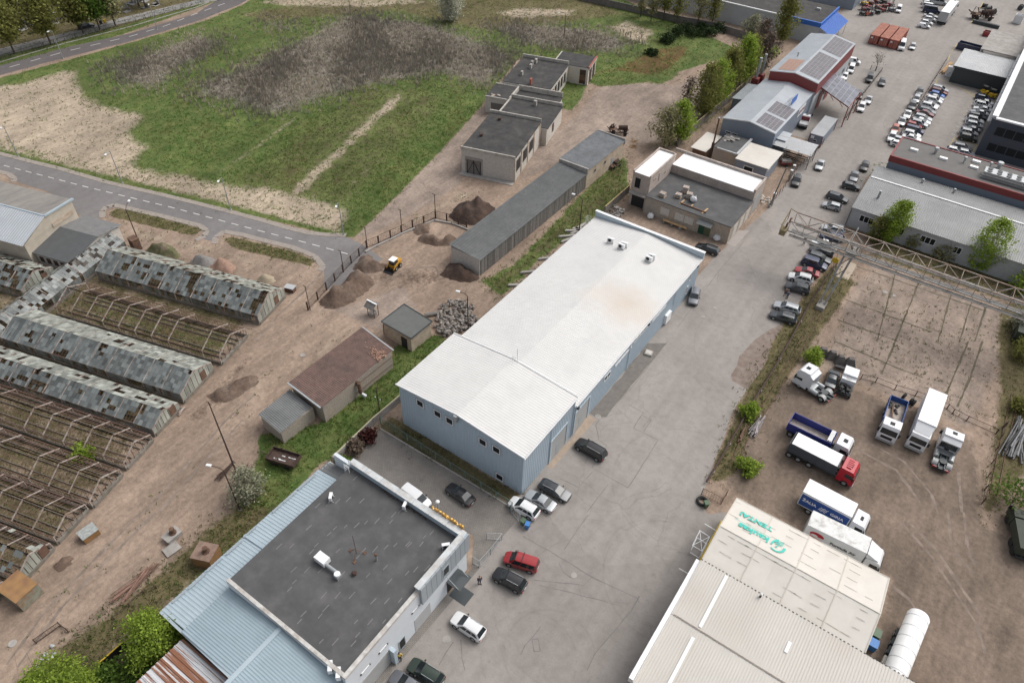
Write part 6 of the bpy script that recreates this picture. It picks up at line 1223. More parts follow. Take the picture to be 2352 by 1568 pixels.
def hd(px, py, deg, z=.7):                 # heading of a direction seen in the picture, on the ground
    a = math.radians(deg); d = P(px+8*math.cos(a), py-8*math.sin(a), z)-P(px-8*math.cos(a), py+8*math.sin(a), z); return math.atan2(d.y, d.x)
def car(kind, paint, label, loc, rz, group='parked cars', name='car', cat='car', pv=False, z=.022):
    key = (kind, pv)
    if key not in PROTO: PROTO[key] = car_proto(kind, pv); r = PROTO[key]; used = False
    else: used = True
    r = copy_tree(PROTO[key]) if used else PROTO[key]
    r.name = name; r.location = (loc[0], loc[1], z); r.rotation_euler = (0, 0, rz); r.scale = (.93, .93, .93); tag(r, label, cat, group)
    b = [c for c in r.children if c.name.startswith('body')][0]; b.material_slots[0].link = 'OBJECT'; b.material_slots[0].material = paint_mat(paint)
    return r
def pcar(tx, ty, u, v, ang, kind, paint, label, **k):
    q = TP(tx, ty, u, v, .75); return car(kind, paint, label, q, hd(*T(tx, ty, u, v), ang), **k)
# near cars, each with its own wording
N_ = [(2, 2, 725, 985, 150, 'mpv', 'black', 'black people carrier with a grey ribbed roof at the grey gates of the warehouse'), (2, 2, 393, 1360, -28, 'wagon', 'darkgrey', 'dark grey estate car, farthest right of three parked at the warehouse corner'),
      (2, 2, 262, 1455, 150, 'sedan', 'silver', 'silver saloon between a white crossover and a dark estate at the warehouse corner'), (2, 2, 110, 1520, 150, 'suv', 'white', 'white crossover at the warehouse corner beside the wire fence'),
      (1, 2, 1875, 1395, 145, 'sedan', 'black', 'black saloon alone on the brick paving by the wire fence'), (1, 2, 1470, 1430, -36, 'van', 'white', 'white van half hidden behind the office parapet'),
      (2, 3, 85, 450, 162, 'van', 'red', 'red small van with two black roof bars'), (1, 3, 2330, 615, 152, 'suv', 'black', 'black crossover with silver roof rails next to the red van'), (1, 3, 1950, 1040, 146, 'suv', 'white', 'large white crossover standing alone on the asphalt'),
      (1, 3, 1560, 1470, 148, 'suv', 'green', 'dark green off-roader at the bottom edge near the person in yellow'), (1, 3, 1395, 1580, 148, 'sedan', 'grey', 'grey car at the bottom edge, only its front corner in view'),
      (2, 1, 1800, 710, 160, 'wagon', 'black', 'black estate car with chrome window line by the half-built block'), (2, 1, 1675, 1150, -102, 'suv', 'grey', 'grey crossover parked close against the long side of the warehouse'),
      (3, 1, 262, 88, -108, 'suv', 'black', 'black car facing down the street beside the rusty fence posts'), (3, 1, 795, 45, -105, 'sedan', 'grey', 'grey saloon parked nose out by the small lawn'), (3, 1, 765, 137, -12, 'hatch', 'darkgrey', 'dark grey hatchback by the corner of the curved-roof hall'),
      (3, 1, 640, 240, -18, 'wagon', 'darkgrey', 'dark grey estate car above the silver hatchback'), (3, 1, 588, 318, 165, 'hatch', 'silver', 'silver hatchback below the dark grey estate'),
      (3, 1, 600, 528, 168, 'wagon', 'silver', 'silver estate car partly behind the crane girder, topmost of the row'), (3, 1, 593, 600, 168, 'wagon', 'navy', 'dark blue car hidden below the crane girder'), (3, 1, 508, 665, 165, 'sedan', 'white', 'white saloon just below the crane girder'),
      (3, 1, 492, 737, 163, 'wagon', 'black', 'black estate car with a silver roof under the white saloon'), (3, 1, 472, 795, -18, 'wagon', 'darkgrey', 'dark estate car squeezed between two black and blue cars'), (3, 1, 428, 850, -18, 'mpv', 'navy', 'navy blue people carrier above the red saloon'),
      (3, 1, 362, 922, 165, 'sedan', 'red', 'red saloon in the row beside the crane leg'), (3, 1, 300, 982, 165, 'suv', 'white', 'white crossover with a black roof below the red saloon'), (3, 1, 272, 1072, 165, 'suv', 'darkgrey', 'dark grey crossover with roof bars above the two people'),
      (3, 1, 178, 1250, 163, 'wagon', 'silver', 'silver estate car below the two people'), (3, 1, 142, 1338, 163, 'wagon', 'darkgrey', 'dark green-grey estate car, last of the row')]
for tx, ty, u, v, a, kd, pt, l in N_: pcar(tx, ty, u, v, a, kd, pt, l, group='cars in the yard and street')
b_ = [o for o in bpy.data.objects if o.get('label', '').startswith('red small van')][0]
for x in (-.2, .7): MB().bar((x, -.75, 1.95), (x, .75, 1.95), .08, .06).build('roof_bar', C['black'], b_, local=True)
# far street and car park
F_ = [(935, 718, -105, 'van', 'black', 'black van with a grey roof beside the leafless tree', False), (1050, 752, -100, 'hatch', 'darkgrey', 'dark hatchback by the low fence near the leafless tree', False), (925, 912, -112, 'sedan', 'silver', 'silver saloon beside the solar canopy, farther of two', False), (860, 982, -112, 'suv', 'white', 'white crossover beside the solar canopy, nearer of two', False),
      (838, 868, -100, 'hatch', 'black', 'black car half hidden behind the solar canopy', False), (780, 562, -10, 'van', 'white', 'white van, farthest of those along the red-trimmed hall', True), (765, 632, -112, 'van', 'white', 'white van facing the street along the red-trimmed hall', False), (706, 700, -112, 'hatch', 'white', 'white car between the van and the solar canopy', False), (675, 738, -112, 'hatch', 'white', 'white car tucked under the edge of the solar canopy', False),
      (1230, 422, -105, 'bigvan', 'white', 'white panel van with a silver side beside the red containers', True), (1330, 424, -105, 'hatch', 'silver', 'silver small car right of the white panel van', False), (1202, 85, -105, 'van', 'white', 'white van below the rows of old forklifts', False),
      (480, 1508, -112, 'sedan', 'silver', 'silver saloon on the verge near the rack shelter', False), (890, 1522, -110, 'hatch', 'black', 'black hatchback at the edge of the small lawn', False),
      (1435, 235, -10, 'hatch', 'white', 'white small van with orange graphics, nearest of the row by the articulated lorry', True), (1460, 205, -10, 'hatch', 'white', 'white car second in the row by the articulated lorry', False), (1490, 172, -10, 'hatch', 'white', 'white car third in the row by the articulated lorry', False), (1498, 145, -10, 'sedan', 'silver', 'silver car just below the navy van', False),
      (1502, 97, -8, 'bigvan', 'navy', 'navy blue minibus in the row by the articulated lorry', False), (1482, 58, -10, 'van', 'white', 'white car just above the navy minibus', False), (1565, 20, -8, 'bigvan', 'silver', 'silver minibus at the top edge', False), (1470, 25, -10, 'hatch', 'white', 'white car beside the silver minibus at the top edge', False)]
for u, v, a, kd, pt, l, pv in F_: pcar(3, 0, u, v, a, kd, pt, l, pv=pv, group='cars in the yard and street')
Lr = [(1582, 812, 'wagon', 'silver'), (1572, 838, 'wagon', 'darkred'), (1556, 866, 'hatch', 'blue'), (1540, 893, 'sedan', 'silver'), (1524, 920, 'suv', 'white'), (1496, 955, 'sedan', 'silver'), (1480, 975, 'suv', 'white'), (1462, 1014, 'wagon', 'grey'), (1446, 1036, 'sedan', 'darkred'), (1424, 1078, 'wagon', 'silver'), (1412, 1108, 'sedan', 'white'), (1388, 1133, 'suv', 'silver'), (1342, 1148, 'hatch', 'red'), (1348, 1196, 'van', 'navy'), (1320, 1232, 'suv', 'white'), (1322, 1262, 'sedan', 'white'), (1225, 1283, 'hatch', 'silver'), (1205, 1322, 'hatch', 'white')]
ordn = ['first', 'second', 'third', 'fourth', 'fifth', 'sixth', 'seventh', 'eighth', 'ninth', 'tenth', 'eleventh', 'twelfth', 'thirteenth', 'fourteenth', 'fifteenth', 'sixteenth', 'seventeenth', 'eighteenth']
nm = dict(sedan='saloon', wagon='estate car', hatch='hatchback', suv='crossover', van='small van', mpv='people carrier'); pn = dict(darkred='dark red', navy='navy blue', darkgrey='dark grey', darkgreen='dark green')
for k, (u, v, kd, pt) in enumerate(Lr): pcar(3, 0, u, v, -14, kd, pt, '%s %s, %s from the far end of the car park left row' % (pn.get(pt, pt), nm[kd], ordn[k]), group='cars in the car park left row')
for k, (u, v, kd, pt) in enumerate(((1395, 838, 'hatch', 'darkgrey'), (1365, 905, 'hatch', 'silver'), (1325, 970, 'suv', 'darkgrey'), (1283, 1045, 'sedan', 'white'), (1232, 1110, 'sedan', 'silver'), (1170, 1180, 'hatch', 'orange'), (1140, 1255, 'suv', 'white'))): pcar(3, 0, u, v, -108, kd, pt, '%s %s, %s from the far end of the line outside the car park fence' % (pn.get(pt, pt), nm[kd], ordn[k]), group='cars outside the car park fence')
for k, (u, v, kd, pt) in enumerate(((1978, 895, 'hatch', 'navy'), (1990, 936, 'sedan', 'white'), (1975, 964, 'suv', 'white'), (1975, 998, 'sedan', 'white'), (1945, 1032, 'sedan', 'silver'), (1924, 1064, 'wagon', 'darkgrey'), (1902, 1104, 'suv', 'white'), (1896, 1146, 'suv', 'silver'), (1870, 1182, 'sedan', 'grey'), (1846, 1216, 'suv', 'silver'), (1840, 1262, 'suv', 'darkgreen'), (1786, 1346, 'wagon', 'grey'), (1718, 1378, 'hatch', 'white'), (1822, 1400, 'hatch', 'silver'))): pcar(3, 0, u, v, (168 if kd == 'sedan' else -12), kd, pt, '%s %s, %s from the far end of the car park right row' % (pn.get(pt, pt), nm[kd], ordn[k]), group='cars in the car park right row')
q = TP(0, 0, 785, 235, .7); car('wagon', 'darkgrey', 'dark car parked under the trees on the cemetery path', q, hd(*T(0, 0, 785, 235), 12), group='cars in the yard and street')
q = TP(3, 2, 590, 340, .7); car('sedan', 'darkgrey', 'old dark grey saloon between the white tractor unit and the white cut-down truck', q, hd(*T(3, 2, 590, 340), 72), group='cars in the truck yard')
# ---------------------------------------------------------------- trucks (local x forward)
def wheel(p, x, y, r=.5, w_=.3, rim=True, name='wheel'):
    s = 1 if y > 0 else -1; o = MB().tube((x, y-s*w_, r), (x, y, r), r, n=18).build(name, C['tyre'], p, local=True)
    if rim: MB().tube((x, y-s*.05, r), (x, y+s*.02, r), r*.58, r*.5, 14).build('rim', C['steel'], o, local=True)
    return o
def cab(p, xf, paint, L_=2.2, W_=2.45, H_=2.9, z0=.55, sleeper=False, dark=None):
    w_ = W_/2; xr = xf-L_; pr = [(xf, z0), (xf+.03, z0+.9), (xf-.02, z0+1.15), (xf-.28, H_-.35), (xf-.55, H_), (xr+.1, H_+(.05 if not sleeper else .15)), (xr, H_-.2), (xr, z0)]
    vs = [(x, s*(w_*(1 if z < z0+1.2 else .96)), z) for s in (1, -1) for x, z in pr]; n = len(pr)
    b = MB().raw(vs, [list(range(n)), list(range(n, 2*n))[::-1]]+[(i, n+i, n+(i+1) % n, (i+1) % n) for i in range(n)]); o = b.build('cab', paint, p, True, 25, local=True)
    MB().poly([(xf+.005, -w_*.88, z0+1.15), (xf+.005, w_*.88, z0+1.15), (xf-.26, w_*.86, H_-.42), (xf-.26, -w_*.86, H_-.42)]).build('windscreen', C['carglass'], o, local=True)
    for s in (1, -1):
        MB().poly([(xf-.32, s*(w_+.012), z0+1.1), (xf-1.35, s*(w_+.012), z0+1.1), (xf-1.35, s*(w_-.03), z0+1.75), (xf-.5, s*(w_-.03), z0+1.75)]).build('side_window', C['carglass'], o, local=True)
        MB().box(xf-.35, xf-.2, *sorted((s*(w_+.02), s*(w_+.28))), z0+1.1, z0+1.8).build('mirror', C['black'], o, local=True)
        MB().box(xf-.02, xf+.05, *sorted((s*w_*.6, s*w_*.92)), z0+.12, z0+.32).build('headlight', C['lens'], o, local=True)
    MB().box(xf-.9, xf-.45 if False else xr+.75, -.3, .3, H_+.02, H_+.09).build('roof_hatch', C['glass'] if dark is None else dark, o, local=True)
    MB().box(xf-.05, xf+.09, -w_, w_, z0-.25, z0+.08).build('bumper', C['gate_grey'], p, local=True); MB().box(xf+.0, xf+.045, -w_*.62, w_*.62, z0+.35, z0+.85).build('grille', C['black'], o, local=True)
    return o
def chassis(p, x0, x1): MB().box(x0, x1, .3, .45, .75, .98).box(x0, x1, -.45, -.3, .75, .98).box(x0, x1, -.9, .9, .5, .74).build('chassis', C['dark_wall'], p, local=True)
def truck(name, label, tx, ty, u, v, ang, cat='truck', z=.75):
    q = TP(tx, ty, u, v, z); return thing(name, label, cat, (q.x, q.y, .01), hd(*T(tx, ty, u, v), ang, 1.5), 'trucks in the dirt yard')
WP = mat('white_truck_paint', (.70, .71, .73), .35, var=.03)
def tractor(label, tx, ty, u, v, ang, rear_dark=False):
    t = truck('tractor_unit', label, tx, ty, u, v, ang); chassis(t, -3.0, 2.2); cab(t, 2.95, WP, 2.25, 2.45, 3.4, sleeper=True)
    MB().raw([(.72, s*1.15, z) for s in (1, -1) for z in (1.0, 3.3)]+[(.1, s*1.2, z) for s in (1, -1) for z in (1.0, 2.9)], [(0, 1, 5, 4), (2, 6, 7, 3), (1, 3, 7, 5)]).build('wind_deflector', WP, t, local=True)
    for x in (1.75, -1.95):
        for s in (1, -1): wheel(t, x, s*1.22, .5, .32 if x > 0 else .6)
    for s in (1, -1):
        MB().tube((.3, s*.95, .85), (-1.1, s*.95, .85), .36, n=14).build('fuel_tank', C['steel'], t, local=True)
        b = MB(); pts = [(-1.95+.62*math.cos(a), .5+.62*math.sin(a)) for a in [math.pi*(.08+.84*i/6) for i in range(7)]]
        for (xa, za), (xb, zb_) in zip(pts, pts[1:]): b.poly([(xa, s*.55, za), (xb, s*.55, zb_), (xb, s*1.24, zb_), (xa, s*1.24, za)])
        b.build('mudguard', C['gate_grey'], t, local=True); MB().box(-3.05, -2.98, *sorted((s*.55, s*1.15)), .7, .9).build('tail_light', C['redlens'], t, local=True)
    MB().tube((-1.7, 0, 1.0), (-1.7, 0, 1.12), .52, n=18).build('fifth_wheel', C['dark_wall'], t, local=True); MB().box(-.4, .6, -.9, .9, .98, 1.05).build('deck_plate', C['steel'], t, local=True)
    MB().blob((.9, -.0, 1.1), (.3, .5, .3), 10, 6).build('air_tank', C['black'], t, local=True); return t
tractor('white tractor unit parked askew beside the weedy pipe, door side to the camera', 3, 2, 420, 420, 148)
t_ = tractor('white tractor unit with black chassis at the right, backed towards the camera', 3, 2, 1620, 1035, 75); MB().box(.7, .8, -1.1, 1.1, 1.2, 2.2).build('cab_back_panel', C['black'], t_, local=True)
# cut-down white truck
t = truck('cut_down_truck', 'small white truck cut open at the front with bare black engine and wheels', 3, 2, 720, 395, -108); chassis(t, -2.0, 2.2)
MB().box(-2.2, -.3, -1.0, 1.0, .6, 2.5).build('body', WP, t, local=True); MB().box(-.3, .5, -1.0, 1.0, .6, 2.1).build('cab', WP, t, local=True); MB().poly([(.52, -.95, 1.3), (.52, .95, 1.3), (.1, .95, 2.13), (.1, -.95, 2.13)]).build('windscreen', C['carglass'], t, local=True); MB().box(-.15, .25, -.35, .35, 2.11, 2.16).build('roof_hatch', C['gate_grey'], t, local=True)
b = MB(); rr = random.Random(5)
for k in range(26): b.obox((rr.uniform(.6, 2.1), rr.uniform(-.8, .8), rr.uniform(.6, 1.3)), (rr.uniform(.15, .5), rr.uniform(.15, .5), rr.uniform(.1, .4)), rr.uniform(0, 3))
b.build('bare_engine', C['black'], t, local=True)
for x, y in ((1.9, 1.05), (1.9, -1.05), (-1.4, 1.02), (-1.4, -1.02)): wheel(t, x, y, .42, .28)
# blue tipper with scrap
def tipper(label, tx, ty, u, v, ang, body_m, cab_m, L_=5.2, H_=2.3, cover=None, axles=(-1.6, -2.9), name='tipper_truck'):
    t = truck(name, label, tx, ty, u, v, ang, z=1.2); chassis(t, -L_/2-1.0, L_/2+.6); xr, xf = -L_/2-1.2, L_/2-1.2
    b = MB(); b.box(xr, xf, -1.22, 1.22, 1.1, 1.2)
    for s in (1, -1): b.box(xr, xf, *sorted((s*1.16, s*1.24)), 1.2, H_)
    b.box(xr, xr+.08, -1.16, 1.16, 1.2, H_); b.box(xf-.08, xf, -1.16, 1.16, 1.2, H_+.25); b.build('tipper_body', body_m, t, local=True)
    b = MB(); [b.box(x-.05, x+.05, *sorted((s*1.24, s*1.30)), 1.15, H_) for x in np.linspace(xr+.3, xf-.3, 6) for s in (1, -1)]; b.build('side_ribs', body_m, t, local=True)
    MB().box(xr+.08, xf-.08, -1.15, 1.15, 1.2, 1.26).build('load_floor', mat('dusty_load_floor', (.40, .35, .31), .9, var=.3, scale=2), t, local=True)
    cab(t, xf+2.5, cab_m, 2.2, 2.45, 2.95)
    for x in [xf+1.5]+list(axles):
        for s in (1, -1): wheel(t, x, s*1.24, .5, .32)
    return t, xr, xf
DB = mat('blue_tipper_paint', (.02, .075, .26), .5, var=.15); NB = mat('royal_blue_tipper_paint', (.03, .04, .22), .5, var=.12); DG = mat('dark_slate_tipper', (.06, .07, .085), .5, var=.1); RP = mat('red_cab_paint', (.42, .02, .035), .35, var=.05)
t, xr, xf = tipper('blue tipper truck with a white cab and a rusty arm lying in its open body', 3, 2, 1140, 715, -108, DB, WP, 5.3, 2.2)
b = MB(); b.bar((-3, -.5, 1.4), (.3, -.2, 1.7), .2); b.bar((.3, -.2, 1.7), (1.3, .2, 2.3), .25); b.build('rusty_arm', C['rust'], t, local=True); b = MB(); rr = random.Random(2); [b.obox((rr.uniform(-3.2, -1.4), rr.uniform(-.9, .3), 1.4), (rr.uniform(.2, .7), rr.uniform(.1, .4), .2), rr.uniform(0, 3)) for k in range(10)]; b.build('scrap', C['black'], t, local=True); MB().box(xf, xf+.35, -1.2, 1.2, 1.0, 2.0).build('crane_bay', DB, t, local=True)
for k, (u, v) in enumerate(((1240, 500), (1305, 545))):
    q = TP(3, 2, u, v, .4); t = thing('loose_wheel', ('single' if k == 0 else 'double')+' loose truck wheel behind the blue tipper', 'wheel', (q.x, q.y, .0)); b = MB()
    for j in range(k+1): b.tube((q.x+j*.4, q.y-.15*j, .5), (q.x+.3+j*.4, q.y-.1-.15*j, .5), .5, n=16)
    b.build('tyre', C['tyre'], t); MB().tube((q.x-.02, q.y+.0, .5), (q.x+.05, q.y-.02, .5), .25, n=12).build('hub', C['steel'], t)
t, xr, xf = tipper('royal blue open tipper with a white cab, behind the red-cabbed tipper', 3, 2, 465, 885, -26, NB, WP, 6.2, 2.5, axles=(-2.2, -3.5))
b = MB(); [b.path([(xf-.75+.12*i, -1.1+.22*j+(.06 if i % 2 else 0), 2.62+.05*((i+j) % 2)) for j in range(11)], .06, 5) for i in range(5)]; b.build('rolled_tarpaulin', C['snow_white'], t, local=True)
t, xr, xf = tipper('dark-bodied tipper with a white cover and a bright red cab', 3, 2, 495, 1095, -27, DG, RP, 6.6, 2.75, axles=(-4.0, -2.7, -1.2)); MB().box(xr+.25, xf-.02, -1.2, 1.2, 2.76, 2.84).build('white_cover', C['snow_white'], t, local=True); b = MB(); [b.box(xf+.9+.0, xf+1.5, -.7+.35*i, -.45+.35*i, 3.0, 3.12) for i in range(5)]; b.build('roof_beacons', RP, t, local=True)
def box_truck(label, tx, ty, u, v, ang, L_, H_, box_m=None, side=None, roof=None, W_=2.5, name='box_truck', z=1.6):
    t = truck(name, label, tx, ty, u, v, ang, z=z); chassis(t, -L_/2-.9, L_/2+.8); xr, xf = -L_/2-.9, L_/2-.9
    MB().box(xr, xf, -W_/2, W_/2, 1.0, H_).build('cargo_box', box_m or WP, t, local=True); cab(t, xf+2.2, WP, 2.0, 2.4, 2.9)
    for x in (xf+1.2, xr+1.6):
        for s in (1, -1): wheel(t, x, s*1.2, .48, .32)
    MB().box(xr-.03, xr, -W_/2+.06, W_/2-.06, 1.05, H_-.08).build('rear_door', C['light_grey_sheet'], t, local=True)
    MB().box(xr+.02, xf-.02, -W_/2+.02, W_/2-.02, H_, H_+.03).build('box_roof', roof or C['snow_white'], t, local=True); return t, xr, xf
t, xr, xf = box_truck('tall white box truck facing the camera between the blue tipper and a tractor unit', 3, 2, 1440, 735, -110, 7.4, 3.9); MB().raw([(xf, s*1.2, z) for s in (1, -1) for z in (2.9, 3.75)]+[(xf+1.4, s*1.0, 2.95) for s in (1, -1)], [(1, 3, 5, 4), (0, 4, 1), (2, 3, 5)][:1]+[(0, 1, 4), (2, 5, 3)]).build('wind_deflector', WP, t, local=True)
BS = mat('blue_truck_side', (.02, .07, .26), .4, var=.05)
t, xr, xf = box_truck('white box truck with a blue side reading ŽALIA GIRIA', 3, 2, 600, 1535, -28, 6.2, 3.6, z=2.0); MB().box(xr+.1, xf-.1, -1.275, -1.252, 1.15, 3.25).build('blue_side', BS, t, local=True)
def side_text(t, s, x, z, size, m, y=-1.29):
    o = text('lettering', s, (0, 0, 0), (0, 0, 0), size, m, .004, t); o.matrix_basis = Matrix.Translation((x, y, z)) @ Matrix.Rotation(math.pi/2, 4, 'X'); return o
side_text(t, 'ŽALIA', xr+1.25, 2.3, .66, C['snow_white']); side_text(t, 'GIRIA', xr+4.75, 2.3, .66, C['snow_white'])
b = MB()
for k in range(3):
    p = [(xr+2.45+.12*k+.95*i/8, 2.0+.26*k+.09*math.sin(i*1.5+k)) for i in range(9)]
    for a, c in zip(p, p[1:]): b.poly([(a[0], -1.29, a[1]-.05), (c[0], -1.29, c[1]-.05), (c[0], -1.29, c[1]+.06), (a[0], -1.29, a[1]+.06)])
b.build('tree_emblem', C['snow_white'], t, local=True)
DR = mat('dirty_white_roof', (.66, .66, .65), .6, var=.08, scale=1.5, col2=(.33, .32, .29), s2=.8, lo=.50, hi=.72)
t, xr, xf = box_truck('white box truck reading Formula Air with a stained roof behind the tent', 3, 3, 685, 275, -26, 7.0, 3.8, roof=DR, z=2.2)
side_text(t, 'Formula Air', xr+4.6, 2.55, .62, C['black'])
b = MB(); p = arc(xr+1.45, 2.75, .85, -20, 200, 14, .5); p2 = arc(xr+1.2, 2.6, .4, 200, -20, 10, .2)
b.poly([(x, -1.29, z) for x, z in p]+[(x, -1.29, z) for x, z in p2][::-1][::-1]); b.poly([(xr+.7, -1.29, 2.15), (xr+2.3, -1.29, 2.0), (xr+2.3, -1.29, 2.12), (xr+.75, -1.29, 2.36)]); b.build('red_emblem', RP, t, local=True)
MB().raw([(xf+.1, -1.1, 2.95), (xf+.1, 1.1, 2.95), (xf+.1, 1.1, 3.7), (xf+.1, -1.1, 3.7), (xf+1.6, -1.0, 3.0), (xf+1.6, 1.0, 3.0)], [(2, 3, 4, 5), (0, 4, 3), (1, 2, 5)]).build('wind_deflector', WP, t, local=True)
# tank trailer, bottom right
a_, c_ = P(2113, 1410, 2.6), P(2035, 1600, 2.6); d_ = (a_-c_).normalized(); an_ = math.atan2(d_.y, d_.x); t = thing('tank_trailer', 'long white cylindrical tank trailer standing in the dirt yard', 'tank trailer', (a_.x, a_.y, 0), an_)
TL = 12.5; b = MB(); n = 20; pr = [(0.25, .15), (.15, .8), (0, 1.05), (-.3, 1.18), (-TL+.3, 1.18), (-TL, 1.0), (-TL-.1, .2)]; vs = [(x, r*math.cos(2*math.pi*i/n), 2.35+r*math.sin(2*math.pi*i/n)) for x, r in pr for i in range(n)]
b.raw(vs, [(j*n+i, (j+1)*n+i, (j+1)*n+(i+1) % n, j*n+(i+1) % n) for j in range(len(pr)-1) for i in range(n)]+[list(range(n)), [(len(pr)-1)*n+i for i in range(n)][::-1]]); b.build('tank', C['snow_white'], t, True, 40, local=True)
for k in range(8): MB().tube((-.9-k*1.5, 0, 2.35), (-.96-k*1.5, 0, 2.35), 1.195, n=24).build('weld_band', C['light_grey_sheet'], t, local=True)
MB().box(-TL+.5, -.5, -.5, .5, .9, 1.25).build('chassis', C['dark_wall'], t, local=True); MB().box(-9.5, -6.2, 1.0, 1.35, .7, 1.3).build('side_locker', C['cream2'], t, local=True)
for x in (-2.6, -3.9, -5.2):
    for s in (1, -1): wheel(t, x, s*1.25, .5, .35); MB().box(x-.5, x+.5, *sorted((s*.9, s*1.25)), 1.08, 1.14).build('mudguard', C['dark_wall'], t, local=True)
# articulated lorry
q = TP(3, 0, 1600, 190, 1.2); e = TP(3, 0, 1725, 30, 1.2); d_ = e-q; an_ = math.atan2(d_.y, d_.x); t = thing('articulated_lorry', 'articulated lorry with a white-roofed grey trailer at the top of the street', 'lorry', (q.x, q.y, 0), an_); MB().box(-1, 12.2, -1.25, 1.25, 1.1, 3.9).build('trailer', C['light_grey_sheet'], t, local=True); MB().box(-.98, 12.18, -1.23, 1.23, 3.9, 3.95).build('trailer_roof', C['snow_white'], t, local=True); cab(t, 15.4, WP, 2.3, 2.45, 3.4); chassis(t, -1, 14.5)
for x in (.8, 2.1, 3.4, 11, 14.2):
    for s in (1, -1): wheel(t, x, s*1.24, .5, .32)
# white pickup with red cargo beside the grey hall
q = TP(3, 0, 335, 1125, .8); t = thing('pickup_truck', 'white flatbed pickup with a dark red cab back beside the grey blue hall', 'pickup', (q.x, q.y, 0), hd(*T(3, 0, 335, 1125), 68)); chassis(t, -2.3, 1.5); cab(t, 2.6, WP, 1.8, 1.95, 2.0, .45); MB().box(-2.5, .7, -1.0, 1.0, .95, 1.05).box(-2.5, .7, .95, 1.02, 1.05, 1.4).box(-2.5, .7, -1.02, -.95, 1.05, 1.4).box(-2.5, -2.43, -.95, .95, 1.05, 1.4).build('flatbed', C['light_grey_sheet'], t, local=True); MB().box(.55, .72, -.9, .9, 1.05, 1.9).build('headboard', C['red_sheet'], t, local=True)
for x in (1.7, -1.5):
    for s in (1, -1): wheel(t, x, s*.98, .36, .25)
# forklifts
def forklift(label, q, rz, m, group):
    t = thing('forklift', label, 'forklift', (q.x, q.y, 0), rz, group); MB().box(-1.1, .6, -.55, .55, .3, 1.0).box(-1.3, -.5, -.55, .55, .4, 1.15).build('body', m, t, local=True)
    b = MB(); [b.bar((x, y, 1.0), (x*.8, y, 2.15), .07) for x in (-.7, .5) for y in (-.5, .5)]; b.box(-.75, .5, -.55, .55, 2.12, 2.2); b.build('overhead_guard', C['black'], t, local=True); b = MB(); [b.bar((.75, y, .1), (.75, y, 2.4), .1) for y in (-.35, .35)]; b.bar((.75, -.35, 2.3), (.75, .35, 2.3), .1); b.build('mast', C['dark_wall'], t, local=True)
    for y in (-.3, .3): MB().box(.8, 1.8, y-.06, y+.06, .08, .13).build('fork', C['dark_wall'], t, local=True)
    for x in (.35, -.85):
        for s in (1, -1): wheel(t, x, s*.56, .32, .2)
forklift('yellow forklift nearer the dark shed wall', TP(3, 0, 1985, 830, 1), 2.6, PAINT.setdefault('yellow', paint_mat('yellow')), 'yellow forklifts'); forklift('yellow forklift nearer the navy building', TP(3, 0, 2055, 862, 1), 2.9, paint_mat('yellow'), 'yellow forklifts')
rr = random.Random(11); fl = [paint_mat(n) for n in ('red', 'orange', 'yellow', 'darkgreen', 'grey')]
for k in range(14):
    q = TP(3, 0, 880+(k % 5)*62+rr.uniform(-8, 8), 118-(k//5)*45-(k % 5)*9+rr.uniform(-5, 5), .8); forklift('old forklift in the crowded rows of used forklifts at the top', q, rr.uniform(-.4, .4)+(math.pi if k % 3 else 0), fl[rr.randrange(5)], 'rows of used forklifts')
q = TP(3, 0, 925, 112, 1); forklift('large orange forklift at the front corner of the used forklifts', q, 1.2, paint_mat('orange'), 'rows of used forklifts')
# skid-steer loader on the soil heaps
q = TP(1, 1, 1265, 868, .7); t = thing('skid_loader', 'yellow skid-steer loader with a white cab roof among the soil heaps', 'loader', (q.x, q.y, 0), hd(*T(1, 1, 1265, 868), 222)); YP = mat('loader_yellow', (.55, .28, .03), .5, var=.15); MB().box(-1.3, .6, -.55, .55, .45, 1.1).box(-1.5, -.6, -.6, .6, .6, 1.5).build('body', YP, t, local=True)
b = MB(); [b.bar((x, y, 1.0), (x, y, 2.0), .08) for x in (-.55, .55) for y in (-.48, .48)]; b.build('cab_posts', C['black'], t, local=True); MB().box(-.6, .6, -.52, .52, 1.1, 1.9).build('cab_glass', C['carglass'], t, local=True); MB().box(-.7, .65, -.58, .58, 1.98, 2.08).build('cab_roof', C['snow_white'], t, local=True)
for s in (1, -1): MB().path([(-1.4, s*.75, 1.5), (.2, s*.75, 1.25), (1.2, s*.75, .5)], .1, 6).build('lift_arm', YP, t, local=True)
MB().raw([(1.2, y, z) for y in (-.95, .95) for z in (.15, .75)]+[(1.9, -.95, .12), (1.9, .95, .12)], [(0, 1, 3, 2), (0, 2, 5, 4), (0, 4, 1), (2, 3, 5)]).build('bucket', C['black'], t, local=True)
for x in (-.85, .4):
    for s in (1, -1): wheel(t, x, s*.9, .42, .3)
